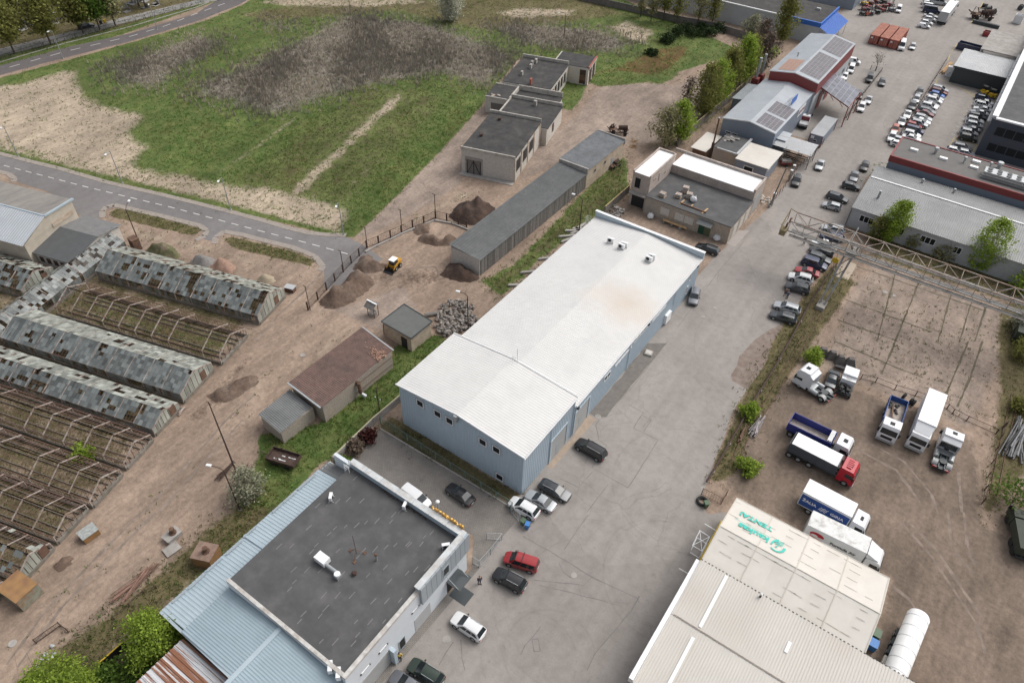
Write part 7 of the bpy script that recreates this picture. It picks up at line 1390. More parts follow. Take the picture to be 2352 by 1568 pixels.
# rusty farm trailer, rusty machines
q = TP(1, 2, 255, 1075, .8); t = thing('farm_trailer', 'rusty open farm trailer with white streaks standing on the grass', 'trailer', (q.x, q.y, 0), hd(*T(1, 2, 255, 1075), -17)); b = MB(); b.box(-2.1, 2.1, -1.05, 1.05, .75, .85); [b.box(-2.1, 2.1, *sorted((s*.98, s*1.05)), .85, 1.35) for s in (1, -1)]; b.box(-2.1, -2.03, -.98, .98, .85, 1.35); b.box(2.03, 2.1, -.98, .98, .85, 1.35); b.build('body', C['rust_dark'], t, local=True)
b = MB(); [b.obox((random.uniform(-1.4, 1.5), random.choice((-.35, .35))+random.uniform(-.08, .08), .865), (random.uniform(.2, .5), .12, .015), 0) for k in range(14)]; b.build('white_residue', C['white_trim'], t, local=True); MB().bar((-2.1, 0, .6), (-3.8, .2, .4), .1).build('drawbar', C['rust_dark'], t, local=True)
for x in (-1.0, 1.0):
    for s in (1, -1): wheel(t, x, s*1.0, .42, .25, rim=False)
def wreck(name, label, q, rz, s, n, seed, cat='machine'):
    t = thing(name, label, cat, (q.x, q.y, 0), rz); rr = random.Random(seed); b = MB()
    b.box(-2*s, 2*s, -.8*s, -.65*s, .6*s, .75*s); b.box(-2*s, 2*s, .65*s, .8*s, .6*s, .75*s)
    for k in range(n): a = Vector((rr.uniform(-2, 2)*s, rr.uniform(-.8, .8)*s, rr.uniform(.5, 1.2)*s)); c = a+Vector((rr.uniform(-1, 1)*s, rr.uniform(-.7, .7)*s, rr.uniform(-.3, 1.0)*s)); b.bar(a, c, rr.uniform(.05, .22)*s)
    b.build('frame', C['rust_dark'], t, local=True); MB().tube((-.2*s, .2, 1.3*s), (1.7*s, .3, 1.5*s), .45*s, n=12).build('drum', C['rust_dark'], t, local=True); MB().box(-2.2*s, -.6*s, -.8*s, .8*s, 1.0*s, 1.1*s).build('hopper', C['rust'], t, local=True)
    for x in (-1.2, 1.3):
        for y in (-.85, .85): wheel(t, x*s, y*s, .4*s, .2*s, rim=False)
wreck('rusty_machine', 'rusty old machine with a drum at the far end of the brick store', TP(2, 0, 985, 1200, .8), math.radians(25), 1.1, 26, 1)
wreck('rusty_machine', 'rusty machine frame with a round drum beside the brick store wall', TP(2, 0, 950, 1505, .8), math.radians(80), .75, 16, 3)
# army-green vehicles at the right edge
AG = mat('army_green_paint', (.035, .045, .03), .7, var=.2)
for (px, py, a, l) in ((2345, 1225, 100, 'dark green military truck under the trees at the right edge'), (2351, 755, 80, 'dark green covered military truck partly behind the white-flowering bush')):
    q = P(px, py, 1); t = thing('military_truck', l, 'military truck', (q.x, q.y, 0), hd(px, py, a), 'green military trucks'); chassis(t, -3.5, 3); cab(t, 3.2, AG, 2.0, 2.4, 2.4, .7); MB().box(-3.5, 1.0, -1.2, 1.2, 1.1, 2.5).build('canopy_body', AG, t, local=True)
    for x in (2.2, -1.4, -2.6):
        for s in (1, -1): wheel(t, x, s*1.2, .58, .35, rim=False)
# skips by the navy building
for k, (u, v, m, l, sz) in enumerate(((1850, 435, 'navy', 'dark blue open skip full of waste beside the dark-walled shed', (6.2, 2.4, 1.9)), (2020, 300, 'red', 'small red skip by the grey canopy', (2.2, 1.8, 1.4)), (2300, 185, 'white', 'white tall cabinet unit at the far right', (2.4, 2.2, 2.6)))):
    q = TP(3, 0, u, v, 1); t = thing('skip', l, 'skip', (q.x, q.y, 0), math.radians(-5)); a, b2, c = sz; bb = MB(); bb.box(-a/2, a/2, -b2/2, -b2/2+.1, .1, c); bb.box(-a/2, a/2, b2/2-.1, b2/2, .1, c); bb.box(-a/2, -a/2+.1, -b2/2+.1, b2/2-.1, .1, c); bb.box(a/2-.1, a/2, -b2/2+.1, b2/2-.1, .1, c); bb.box(-a/2+.1, a/2-.1, -b2/2+.1, b2/2-.1, .1, c*.6); bb.build('bin', paint_mat(m), t, local=True)
    MB().blob((0, 0, c*.6), (a*.4, b2*.36, .5), 10, 5, jit=.2).build('rubbish', C['dark_wall'] if k == 0 else C['rust_dark'] if k == 1 else C['light_grey_sheet'], t, local=True)
# ---------------------------------------------------------------- vegetation
NR = np.random.RandomState(12)
def leaf_mat(name, c, k=.35, isl=.45):
    m = mat(name, c, .7, var=.18, scale=.5, island=isl, spec=.2); t = m.node_tree; N = t.nodes.new; L = t.links.new; b = t.nodes['Principled BSDF']
    tr = N("ShaderNodeBsdfTranslucent"); tr.inputs[0].default_value = tuple(min(1, q*1.5) for q in c)+(1,); mx = N("ShaderNodeMixShader"); mx.inputs[0].default_value = k
    L(b.outputs[0], mx.inputs[1]); L(tr.outputs[0], mx.inputs[2]); L(mx.outputs[0], t.nodes['Material Output'].inputs['Surface']); return m
LF = dict(bright=leaf_mat('bright_spring_leaves', (.22, .30, .045)), green=leaf_mat('green_leaves', (.10, .165, .03)), olive=leaf_mat('olive_spring_leaves', (.17, .175, .05)), dark=leaf_mat('dark_leaves', (.03, .05, .018)), white=leaf_mat('white_blossom', (.42, .42, .34), .2, .3), pale=leaf_mat('pale_budding_leaves', (.24, .23, .12), .25), brown=leaf_mat('dry_twigs', (.14, .105, .08), .1, .4), red=leaf_mat('dark_red_leaves', (.075, .025, .022)), blossom=leaf_mat('cream_blossom', (.27, .27, .19), .2, .35))
BARK = mat('bark', (.085, .07, .058), .95, var=.3, scale=4); BIRCH = mat('birch_bark', (.42, .40, .37), .9, var=.35, scale=3)
def leaves(centers, spread, n, size, rs, flat=.0):
    """n leaf-sized faces round each clump centre; returns MB"""
    c = np.repeat(np.array(centers), n, 0); m = len(c)
    p = c+rs.normal(0, 1, (m, 3))*np.array(spread); d = rs.normal(0, 1, (m, 3)); d[:, 2] += flat; d /= np.linalg.norm(d, axis=1)[:, None]
    r = rs.normal(0, 1, (m, 3)); a = np.cross(d, r); a /= np.linalg.norm(a, axis=1)[:, None]; b = np.cross(d, a)
    s = size*rs.uniform(.55, 1.25, (m, 1)); a *= s*.5; b *= s*.8; v = np.stack([p-a*.2-b, p+a-b*.1, p+a*.1+b, p-a+b*.1], 1).reshape(-1, 3)
    o = MB(); o.v = [tuple(q) for q in v]; o.f = [[4*i, 4*i+1, 4*i+2, 4*i+3] for i in range(m)]; o.m = [0]*m; return o
def tree(label, px, py, h, r, kind, n=260, per=9, leaf=.38, base=.3, name='tree', cat='tree', group=None, bark=None, shape=1.0, seed=0, bare=.0, lean=0., clump=.55, world=None):
    q = world or P(px, py); rs = np.random.RandomState(seed*7+int(abs(px))); t = thing(name, label, cat, (q.x, q.y, 0), rs.uniform(0, 6), group)
    b = MB(); tip = Vector((lean, 0, h*.93)); tr = max(.07, h*.020); pts = [Vector((lean*f*f+rs.normal(0, .02)*h*f*.5, rs.normal(0, .02)*h*f*.5, h*.93*f)) for f in (0, .25, .5, .75, 1)]
    for i in range(4): b.tube(pts[i]-Vector((0, 0, .1 if i == 0 else 0)), pts[i+1], tr*(1-.23*i), tr*(1-.23*(i+1)), 7)
    cen = []; zb = h*base
    while len(cen) < n:
        z = rs.uniform(0, 1); rad = (math.sin(math.pi*min(1, (z*.9+.08)**shape)))**.65; a = rs.uniform(0, 6.283); k = rs.uniform(0, 1)**.45
        lob = .78+.22*math.sin(3*a+seed)+.16*math.sin(5*a+7*z+seed*2)
        c = (lean*z+r*rad*k*lob*math.cos(a), r*rad*k*lob*math.sin(a), zb+(h-zb)*z)
        if math.sin(c[0]*2.1+seed)+math.sin(c[1]*1.9+2*seed)+math.sin(c[2]*1.7+seed) > -1.1: cen.append(c)
    nl = 9+int(h)
    for i in range(nl):
        f = rs.uniform(.3, .9); s = Vector((lean*f*f, 0, h*.93*f)); c = Vector(cen[rs.randint(len(cen))]); c.z = max(c.z, s.z+.2); mid = s.lerp(c, .5)+Vector((0, 0, -.05*h*rs.uniform(0, 1))); w0 = tr*.42*(1.2-f)
        b.tube(s, mid, w0, w0*.6, 5, cap=False); b.tube(mid, c, w0*.6, w0*.2, 4, cap=False)
        for j in range(3+int(bare*8)):
            e = mid.lerp(c, rs.uniform(0, 1)); d = Vector(rs.normal(0, 1, 3))*r*.33; d.z = abs(d.z)*1.2; b.tube(e, e+d, w0*.3, .012, 3, cap=False)
    b.build('trunk', bark or BARK, t, local=True)
    leaves(cen, (clump, clump, clump*.7), per, leaf, rs, .3).build('crown', LF[kind], t, local=True)
    return t
def bush(label, px, py, h, r, kind, n=60, per=10, leaf=.28, name='bush', group=None, seed=1, world=None):
    q = world or P(px, py); rs = np.random.RandomState(seed*13+int(abs(px))); t = thing(name, label, 'bush', (q.x, q.y, 0), 0, group); b = MB(); cen = []
    for i in range(n):
        a, k = rs.uniform(0, 6.283), rs.uniform(0, 1)**.5; lob = .8+.25*math.sin(3*a+seed); z = h*(.12+.8*rs.uniform(0, 1)*(1-.55*k*k)); cen.append((r*k*lob*math.cos(a), r*k*lob*math.sin(a), z))
    for i in range(10): c = cen[rs.randint(n)]; b.tube((c[0]*.15, c[1]*.15, -.05), c, .035, .012, 4, cap=False)
    b.build('stems', BARK, t, local=True); leaves(cen, (r*.16, r*.16, h*.10), per, leaf, rs, .4).build('foliage', LF[kind], t, local=True); return t
# cemetery trees
for k, (u, v, h, r, kd, l) in enumerate(((135, 495, 13, 5.0, 'olive', 'broad budding tree at the far left edge of the cemetery'), (470, 410, 13, 4.6, 'olive', 'broad budding tree second from the left along the cemetery path'), (768, 310, 12, 3.6, 'olive', 'green budding tree in front of the dark car on the cemetery path'), (918, 275, 12, 4.2, 'green', 'greenest tree by the yellow bin on the cemetery path'), (1062, 238, 12, 3.0, 'pale', 'thin nearly bare tree right of the yellow bin'), (1338, 66, 12, 3.5, 'pale', 'bare-trunked tree at the top edge by the path lamp'), (1278, 60, 12, 3.2, 'olive', 'tree at the top edge just left of the path lamp'))):
    tree(l, *T(0, 0, u, v), h, r*1.15, kd, 330, 9, .5, .3, seed=k, group='cemetery trees', clump=.8)
for k, (u, v) in enumerate(((-60, 330), (150, 250), (330, 210), (560, 180), (60, 150), (300, 90), (520, 60))):
    tree('budding tree among the graves, deeper in the cemetery', *T(0, 0, u, v), 13, 5.4, 'olive' if k % 2 else 'pale', 240, 9, .55, .35, seed=20+k, group='trees deeper in the cemetery', clump=.85)
# row by the concrete wall
for k, (u, v, h, r, kd, n, bare, l) in enumerate(((1395, 1350, 9, 3.2, 'pale', 120, 1, 'half-bare tree nearest the white-roofed half-built block'), (1520, 1310, 9, 2.7, 'bright', 230, 0, 'bright green tree beside the half-bare one along the concrete wall'), (1600, 960, 6, 1.0, 'brown', 25, 1, 'small leafless sapling between the wall trees'), (1748, 1085, 12, 3.1, 'olive', 230, .5, 'tall yellowish tree with a visible trunk along the concrete wall'), (1850, 990, 11, 3.0, 'bright', 230, 0, 'full green tree behind the tall yellowish one along the wall'), (1955, 880, 11, 3.2, 'olive', 250, 0, 'broad olive tree in the middle of the wall row'), (2088, 785, 12, 3.2, 'bright', 240, 0, 'bright green tree near the far end of the wall row'), (2140, 750, 11, 2.6, 'olive', 160, .3, 'last tree of the row beside the red-based chimneys'))):
    tree(l, *T(2, 0, u, v), h*1.05, r*1.25, kd, int(n*1.6), 11, .33, .12, seed=40+k, group='trees along the concrete wall', bare=bare, clump=.6)
for k, (u, v, h, r, kd, l) in enumerate(((1180, 155, 10, 1.8, 'pale', 'thin tall tree at the left of the group by the far concrete fence'), (1275, 195, 10, 2.2, 'pale', 'thin tree second in the group by the far fence'), (1388, 195, 11, 2.2, 'olive', 'taller thin tree third in the group by the far fence'), (1510, 220, 10, 2.6, 'olive', 'leafier tree in the middle of the group by the far fence'), (1700, 245, 11, 2.8, 'pale', 'pale airy tree above the dark brambles'), (1830, 250, 10, 2.2, 'olive', 'slim tree right of the brambles at the far fence'), (2290, 700, 11, 3.0, 'brown', 'dark leafless tree beside the two silver chimneys'), (2250, 600, 12, 2.6, 'brown', 'tall leafless tree behind the wall row'))):
    tree(l, *T(2, 0, u, v), h, r, kd, 130, 7, .40, .25, seed=60+k, group='thin trees near the far fence', bare=.7)
tree('rounded pale blossoming tree at the far end of the concrete fence', *T(2, 0, 2195, 348), 6, 3.2, 'blossom', 160, 8, .4, .2, seed=71, clump=.6)
tree('very tall budding tree in front of the blue-fascia hall', *T(3, 0, 110, 400), 14, 3.4, 'olive', 300, 9, .42, .1, seed=72, bare=.5); bush('small bright green bush below the very tall tree', *T(3, 0, 40, 520), 3, 2.0, 'bright', seed=3)
tree('leafless young tree inside a small fence by the black van', *T(3, 0, 985, 650), 4.5, 2.0, 'brown', 14, 4, .2, .3, seed=73, bare=1)
tree('white blossoming tree standing alone in the far meadow', *T(1, 0, 1795, 195), 8.5, 4.4, 'white', 420, 10, .36, .12, seed=74, clump=.5)
for k, (u, v, h, r, l) in enumerate(((1075, 645, 9, 2.3, 'tall fresh green birch near the left end of the curved-roof hall'), (1900, 905, 10.5, 3.2, 'taller and wider green birch in front of the curved-roof hall'))):
    tree(l, *T(3, 1, u, v), h, r+.3, 'bright', 420, 14, .22, .08, seed=80+k, bark=BIRCH, clump=.4, name='birch', lean=.8)
tree('low yellow green birch sprouting left of the tall birch', *T(3, 1, 960, 640), 5, 2.0, 'olive', 120, 9, .26, .1, seed=83, bark=BIRCH, name='birch', clump=.4)
for k, (u, v, h, r, kd, l) in enumerate(((1320, 700, 3.5, 1.4, 'pale', 'thin pale shrub against the wall of the curved-roof hall, left one'), (1600, 800, 4, 1.8, 'pale', 'thin pale shrub against the wall of the curved-roof hall, right one'), (2150, 900, 5, 3.0, 'olive', 'dense grey green shrub right of the wide birch'), (2330, 850, 6, 3.2, 'olive', 'large grey green shrub at the right edge above the crane girder'), (2330, 1120, 5, 2.4, 'bright', 'yellow green shrub behind the crane girder at the right edge'), (2330, 1470, 5, 2.6, 'blossom', 'white-flowering bush over the green military truck at the right edge'))):
    bush(l, *T(3, 1, u, v), h, r, kd, 90, 9, .32, seed=90+k)
for k, (tx, ty, u, v, h, r, kd, l) in enumerate(((3, 2, 400, 180, 3.0, 1.5, 'bright', 'bright green bush beside the concrete blocks and white tractor unit'), (2, 2, 2165, 680, 2.6, 1.5, 'bright', 'bright green bush growing through the rusty pipe'), (2, 2, 2165, 1190, 2.4, 1.5, 'bright', 'round bright green bush by the yard gate'), (3, 2, 2240, 1480, 5.0, 3.3, 'green', 'big rounded green bush at the right edge of the truck yard'), (3, 2, 2330, 150, 4, 2.2, 'olive', 'grey green bush at the right edge by the crane rail'), (3, 2, 2300, 620, 2.2, 1.6, 'olive', 'low weedy bush beside the scrap at the right edge'), (1, 2, 1040, 900, 2.0, 1.2, 'red', 'dark red bush at the corner of the brick paving'), (1, 2, 920, 1000, 1.9, 1.3, 'brown', 'brown twiggy bush along the low wall'), (1, 2, 800, 1125, 1.6, 1.0, 'green', 'small green bush by the roof ladder of the office'), (0, 2, 790, 1060, 2.4, 1.6, 'bright', 'green bush growing inside the ruined greenhouse'), (0, 3, 1250, 1480, 3.2, 2.4, 'green', 'dark green bush beside the rusty-roofed annex'), (0, 3, 1000, 1560, 2.6, 1.8, 'green', 'green bush at the bottom edge left of the annex'), (2, 0, 455, 760, 2.6, 1.6, 'green', 'green bush growing along the side of the derelict building'), (2, 0, 1280, 500, 1.6, 2.0, 'dark', 'dark low bush beside the mossy heap'), (2, 0, 1420, 390, 3.0, 2.6, 'dark', 'dark green bramble bush left of the large bramble thicket'))):
    bush(l, *T(tx, ty, u, v), h, r, kd, 80, 12, .26 if ty > 1 else .36, seed=110+k)
for k in range(6): bush('dark green bramble clump of the thicket by the far fence', *T(2, 0, 1520+k*75, 330-(k % 2)*45), 2.6, 2.6, 'dark', 50, 9, .42, group='bramble thicket', seed=130+k)
tree('large bright green tree beside the pale blue metal roof', *T(0, 3, 1490, 1250), 5.6, 3.5, 'bright', 560, 24, .19, .12, seed=140, clump=.42)
tree('bright green tree crown at the bottom left edge', *T(0, 3, 500, 1790), 5.5, 4.4, 'bright', 560, 20, .19, .12, seed=141, clump=.45); tree('second green crown at the bottom edge, right of the first', *T(0, 3, 800, 1730), 4.6, 2.6, 'bright', 340, 20, .19, .12, seed=142, clump=.4)
tree('white-flecked blossoming tree beside the farm trailer', *T(0, 2, 2300, 1430), 5.2, 2.6, 'blossom', 340, 10, .20, .1, seed=143, clump=.4)
# dry reeds, grass tufts
GXW = np.hypot(FX, FY)
def scatter(weight, n, seed):
    rs = np.random.RandomState(seed); w_ = np.clip(weight, 0, 1)**1.5; w_ = w_*(FX > -275)*(FX < 52)*(FY > -12)*(FY < 330); w_ /= w_.sum(); i = rs.choice(len(FX), n, p=w_)
    return FX[i]+rs.uniform(-.6, .6, n), FY[i]+rs.uniform(-.6, .6, n), rs
def smooth(x, y, s, k=0): return np.sin(x*s+k)*np.cos(y*s*1.1+2*k)+.6*np.sin(x*s*2.3+y*s*1.7+k*3)
def blades(name, label, x, y, rs, per, hmin, hmax, wd, mats, pick, lean=.35):
    n = len(x); X, Y = np.repeat(x, per)+rs.normal(0, .18, n*per), np.repeat(y, per)+rs.normal(0, .18, n*per); H = rs.uniform(hmin, hmax, n*per)*np.repeat(pick[1], per); a = rs.uniform(0, 6.283, n*per); l = rs.uniform(0, lean, n*per)*H; b_ = rs.uniform(0, 6.283, n*per)
    dx, dy = np.cos(b_)*wd*.5, np.sin(b_)*wd*.5; tip = np.stack([X+l*np.cos(a), Y+l*np.sin(a), H], -1); v = np.stack([np.stack([X-dx, Y-dy, 0*X], -1), np.stack([X+dx, Y+dy, 0*X], -1), tip+np.stack([dx*.4, dy*.4, 0*X], -1), tip-np.stack([dx*.4, dy*.4, 0*X], -1)], 1).reshape(-1, 3)
    o = MB(); o.v = v.tolist(); o.f = (np.arange(n*per)[:, None]*4+np.arange(4)).tolist(); o.m = np.repeat(pick[0], per).tolist(); tag(o.build(name, mats), label, kind='stuff')
x, y, rs = scatter(LAY['reed'], 11500, 1); f = smooth(x, y, .11, 1); blades('dry_reeds', 'dry grey and straw-coloured reeds and shrubs in the meadow', x, y, rs, 5, .35, 1.15, .13, [leaf_mat('grey_reed', (.205, .185, .155), .3, .4), leaf_mat('straw_reed', (.42, .37, .30), .3, .4)], ((f+rs.normal(0, .8, len(x)) > .45).astype(int), np.where(f < .1, 1.25, .75)), .5)
nearw = np.clip(1.6-GXW/170, .35, 1.3)
x, y, rs = scatter(np.clip(LAY['grass']-LAY['sand']-.45*LAY['reed'], 0, 1)*nearw, 27000, 2); f = smooth(x, y, .2, 2); blades('meadow_grass', 'tufts of short spring grass', x, y, rs, 4, .10, .34, .11, [leaf_mat('grass_blades', (.11, .18, .042), .35, .5), leaf_mat('yellow_grass_blades', (.22, .20, .08), .35, .4)], ((f+rs.normal(0, .6, len(x)) > .9).astype(int), np.where(f > -.3, 1.1, .8)), .8)
x, y, rs = scatter(np.clip(LAY['olive']-LAY['sand'], 0, 1)*nearw, 14000, 3); f = smooth(x, y, .25, 4); blades('weeds', 'low weeds and dry grass on waste ground', x, y, rs, 4, .08, .34, .11, [leaf_mat('weed_blades', (.095, .12, .035), .35, .5), leaf_mat('dry_weed_blades', (.24, .20, .12), .35, .4)], ((f+rs.normal(0, .7, len(x)) > .2).astype(int), np.ones(len(x))), .8)
x, y, rs = scatter(np.clip(.25-np.abs(LAY['sand']-.5), 0, 1)+.12*(LAY['sand'] > .5), 2600, 5); blades('field_weeds', 'scattered weeds on the sandy edges of the field', x, y, rs, 4, .08, .28, .13, [leaf_mat('field_weed_blades', (.12, .16, .045), .35, .4)], (np.zeros(len(x), int), np.ones(len(x))), .8)
# ---------------------------------------------------------------- heaps
def mound(label, tx, ty, pts, h, m, cat='soil heap', group='soil heaps', rough=.34, name='soil_heap', step=.45, top=1.5):
    q = [P(*T(tx, ty, *p)) for p in pts]; n = len(q); x0, x1, y0, y1 = min(p.x for p in q), max(p.x for p in q), min(p.y for p in q), max(p.y for p in q); xs, ys = np.arange(x0-step, x1+step, step), np.arange(y0-step, y1+step, step)
    X, Y = np.meshgrid(xs, ys); fx, fy = X.ravel(), Y.ravel(); d = np.full(len(fx), 1e9); ins = np.zeros(len(fx), bool)
    for i in range(n):
        a, b = q[i], q[(i+1) % n]; ex, ey = b.x-a.x, b.y-a.y; L_ = ex*ex+ey*ey+1e-9; t = np.clip(((fx-a.x)*ex+(fy-a.y)*ey)/L_, 0, 1); d = np.minimum(d, np.hypot(fx-a.x-t*ex, fy-a.y-t*ey)); ins ^= ((a.y > fy) != (b.y > fy)) & (fx < ex*(fy-a.y)/(ey if abs(ey) > 1e-9 else 1e-9)+a.x)
    sd = np.where(ins, d, -d); rs = np.random.RandomState(len(label)); mx = max(sd.max(), .3); z = h*np.clip(sd/(mx*.95), 0, 1)**.8*(1+.28*np.sin(fx*1.1+1)*np.cos(fy*1.3)+.16*np.sin(fx*2.3+fy*1.9))+rs.normal(0, rough*.35, len(fx))*(sd > 0)+.08*np.sin(fx*3.1)*np.sin(fy*2.7)*(sd > .2)
    z = np.where(sd > -.05, z, -.15); w_, hh = len(xs), len(ys); idx = np.arange(w_*hh).reshape(hh, w_); b = MB(); b.v = np.stack([fx, fy, z], -1).tolist(); b.f = np.stack([idx[:-1, :-1], idx[:-1, 1:], idx[1:, 1:], idx[1:, :-1]], -1).reshape(-1, 4).tolist(); b.m = [0]*len(b.f)
    c = ((x0+x1)/2, (y0+y1)/2, 0); o = b.build(name, m, None, True, 80); return tag(o, label, cat, group)
SB = mat('brown_soil', (.125, .085, .063), .95, var=.35, scale=2, col2=(.19, .145, .115), s2=.4, bump=.8); SD = mat('dark_soil', (.052, .034, .027), .95, var=.35, scale=2, col2=(.10, .062, .045), s2=.4, bump=.8); SG = mat('grey_gravel', (.20, .19, .18), .95, var=.3, scale=4, bump=.6); SO = mat('orange_rubble', (.28, .18, .135), .95, var=.3, scale=3, bump=.6)
mound('largest brown soil heap along the yard fence', 1, 1, [(580, 1210), (640, 1140), (780, 1060), (860, 960), (950, 935), (1060, 975), (1085, 1050), (1000, 1120), (850, 1230), (720, 1272), (620, 1262)], 2.3, SB)
mound('brown soil heap right behind the yellow loader', 1, 1, [(890, 910), (960, 800), (1050, 785), (1110, 850), (1215, 865), (1130, 930), (1020, 948), (940, 935)], 1.7, SB)
mound('dark peat heap half hidden behind the long shed', 1, 1, [(1765, 425), (1850, 320), (2000, 288), (2115, 298), (2200, 350), (2110, 450), (2000, 505), (1880, 495)], 2.6, SD)
mound('low grey brown heap beside the grassy patch', 1, 1, [(1480, 645), (1520, 585), (1610, 585), (1700, 640), (1780, 585), (1840, 620), (1800, 690), (1640, 695)], 1.1, SB); mound('small soil heap left of the grassy patch', 1, 1, [(1435, 545), (1500, 485), (1600, 495), (1590, 575), (1480, 595)], 1.0, SB)
mound('dark soil heap against the white brick end of the long shed', 1, 1, [(1690, 965), (1770, 855), (1930, 880), (2065, 990), (1990, 1022), (1880, 1028), (1760, 985)], 1.6, SD)
mound('weedy earth heap beside the nearest greenhouse', 0, 1, [(1335, 745), (1400, 695), (1580, 695), (1650, 760), (1640, 810), (1500, 805)], 1.6, mat('weedy_earth', (.10, .10, .045), .95, var=.35, scale=1.5, col2=(.22, .17, .13), s2=.6)); mound('grey gravel heap by the nearest greenhouse', 0, 1, [(1735, 850), (1800, 795), (1880, 785), (1975, 810), (1945, 885), (1860, 900)], 1.3, SG, 'gravel heap'); mound('orange brick rubble heap by the nearest greenhouse', 0, 1, [(1925, 885), (2000, 828), (2095, 818), (2165, 880), (2145, 945), (2020, 945)], 1.3, SO, 'rubble heap')
mound('pale sand heap by the end of the nearest greenhouse', 1, 1, [(0, 1010), (60, 960), (130, 965), (190, 1010), (150, 1040), (60, 1040)], 1.0, mat('pale_sand', (.30, .25, .18), .95, var=.2, scale=2), 'sand heap')
mound('long low ridge of earth beside the dirt road and greenhouses', 0, 2, [(1890, 500), (2000, 445), (2200, 345), (2351, 300), (2380, 380), (2150, 540), (2000, 572)], .9, SB)
mound('earth bank at the lower greenhouse ends', 0, 3, [(480, 500), (600, 400), (680, 410), (640, 500), (540, 560)], .6, SB)
b = MB(); rr = random.Random(9); hp = [T(1, 1, *p) for p in ((1690, 1270), (1780, 1215), (1940, 1200), (2010, 1270), (1960, 1340), (2060, 1370), (2040, 1410), (1860, 1500), (1720, 1530), (1640, 1450))]
hw = [P(*p) for p in hp]
def inp(x, y, q):
    c = False
    for i in range(len(q)):
        a, e = q[i], q[(i+1) % len(q)]
        if (a.y > y) != (e.y > y) and x < (e.x-a.x)*(y-a.y)/(e.y-a.y)+a.x: c = not c
    return c
cnt = 0
while cnt < 420:
    x, y = rr.uniform(min(p.x for p in hw), max(p.x for p in hw)), rr.uniform(min(p.y for p in hw), max(p.y for p in hw))
    if inp(x, y, hw): cnt += 1; s = rr.uniform(.12, .34); b.blob((x, y, rr.uniform(.1, .7)), (s*rr.uniform(.8, 1.4), s, s*.8), 7, 4, jit=.18, rnd=rr)
tag(b.build('boulder_heap', mat('field_boulders', (.235, .21, .19), .9, var=.2, scale=1.5, island=.45), None), 'heap of grey and pinkish field boulders beside the brick hut', kind='stuff')
# ---------------------------------------------------------------- lamp posts and poles
def lamp(label, tx, ty, base, top, h=7.5, rusty=False, group='street lamps'):
    q = TP(*base[:2], *base[2:]); d = P(*T(*top), h); v = d-Vector((q.x, q.y, h)); v.z = 0; L_ = min(max(v.length, .8), 1.8); v = v.normalized() if v.length > .05 else Vector((1, 0, 0)); t = thing('street_lamp', label, 'street lamp', (q.x, q.y, 0), math.atan2(v.y, v.x), group); m = C['rust_dark'] if rusty else C['pole']
    MB().tube((0, 0, 0), (0, 0, h-.5), .11, .07, 8).build('pole', m, t, local=True); MB().path([(0, 0, h-.5), (L_*.35, 0, h-.1), (L_, 0, h)], .05, 6).build('arm', m, t, local=True); MB().box(L_-.1, L_+.55, -.16, .16, h-.06, h+.10).build('lamp_head', C['lampwhite'], t, local=True); MB().box(-.2, .2, -.2, .2, 0, .12).build('foot', C['concrete'], t, local=True)
for bt, tp, l in (((0, 0, 580, 540), (0, 0, 445, 290), 'grey street lamp beside the cemetery road, nearest the left edge'), ((0, 0, 1445, 275), (0, 0, 1365, 50), 'grey street lamp beside the cemetery road, farther one'), ((0, 0, 170, 1440), (0, 0, 5, 1190), 'grey street lamp at the left edge of the sandy field'), ((0, 1, 1125, 115), (0, 0, 960, 1435), 'second grey street lamp along the sandy field'), ((0, 1, 2120, 360), (0, 1, 2000, 110), 'third grey street lamp along the sandy field'), ((1, 1, 805, 590), (1, 1, 735, 335), 'grey street lamp at the end of the road by the field corner')): lamp(l, 0, 0, bt, tp)
for bt, tp, h, l in (((0, 1, 1295, 700), (0, 1, 1180, 285), 8.5, 'rusty lamp post behind the rusty metal box near the glass corridor'), ((1, 1, 1950, 1470), (1, 1, 1868, 1112), 7.8, 'rusty lamp post standing in the boulder heap'), ((0, 2, 2205, 1545), (0, 2, 1935, 1140), 8.8, 'rusty lamp post beside the dirt road near the blossoming tree'), ((2, 1, 615, 575), (2, 1, 575, 220), 8.0, 'rusty lamp post between the long shed and the white warehouse'), ((2, 0, 1440, 1350), (2, 0, 1415, 1085), 7.5, 'rusty lamp post beside the half-bare tree'), ((2, 0, 478, 345), (2, 0, 430, 120), 7, 'rusty lamp post standing in the far reeds')): lamp(l, 0, 0, bt, tp, h, True, 'rusty lamp posts')
q = TP(0, 2, 2170, 1195); t = thing('utility_pole', 'tall thin dark pole leaning beside the stacked bars on the dirt road', 'pole', (q.x, q.y, 0)); e = P(*T(0, 2, 1915, 555), 12.5); MB().tube((q.x, q.y, 0), e, .13, .07, 8).build('pole', C['rust_dark'], t); MB().bar(e+Vector((-.5, 0, -.3)), e+Vector((.5, 0, -.3)), .06).build('crossarm', C['rust_dark'], t)
q = TP(1, 2, 1140, 665); t = thing('utility_pole', 'thin rusty pole with small insulators beside the low wall', 'pole', (q.x, q.y, 0)); MB().tube((q.x, q.y, 0), (q.x, q.y, 5.6), .07).build('pole', C['rust_dark'], t); MB().bar((q.x-.5, q.y, 3.2), (q.x+.5, q.y, 3.2), .05).build('crossarm', C['rust_dark'], t); [MB().tube((q.x+s*.45, q.y, 3.2), (q.x+s*.45, q.y, 3.4), .06).build('insulator', C['lampwhite'], t) for s in (1, -1)]
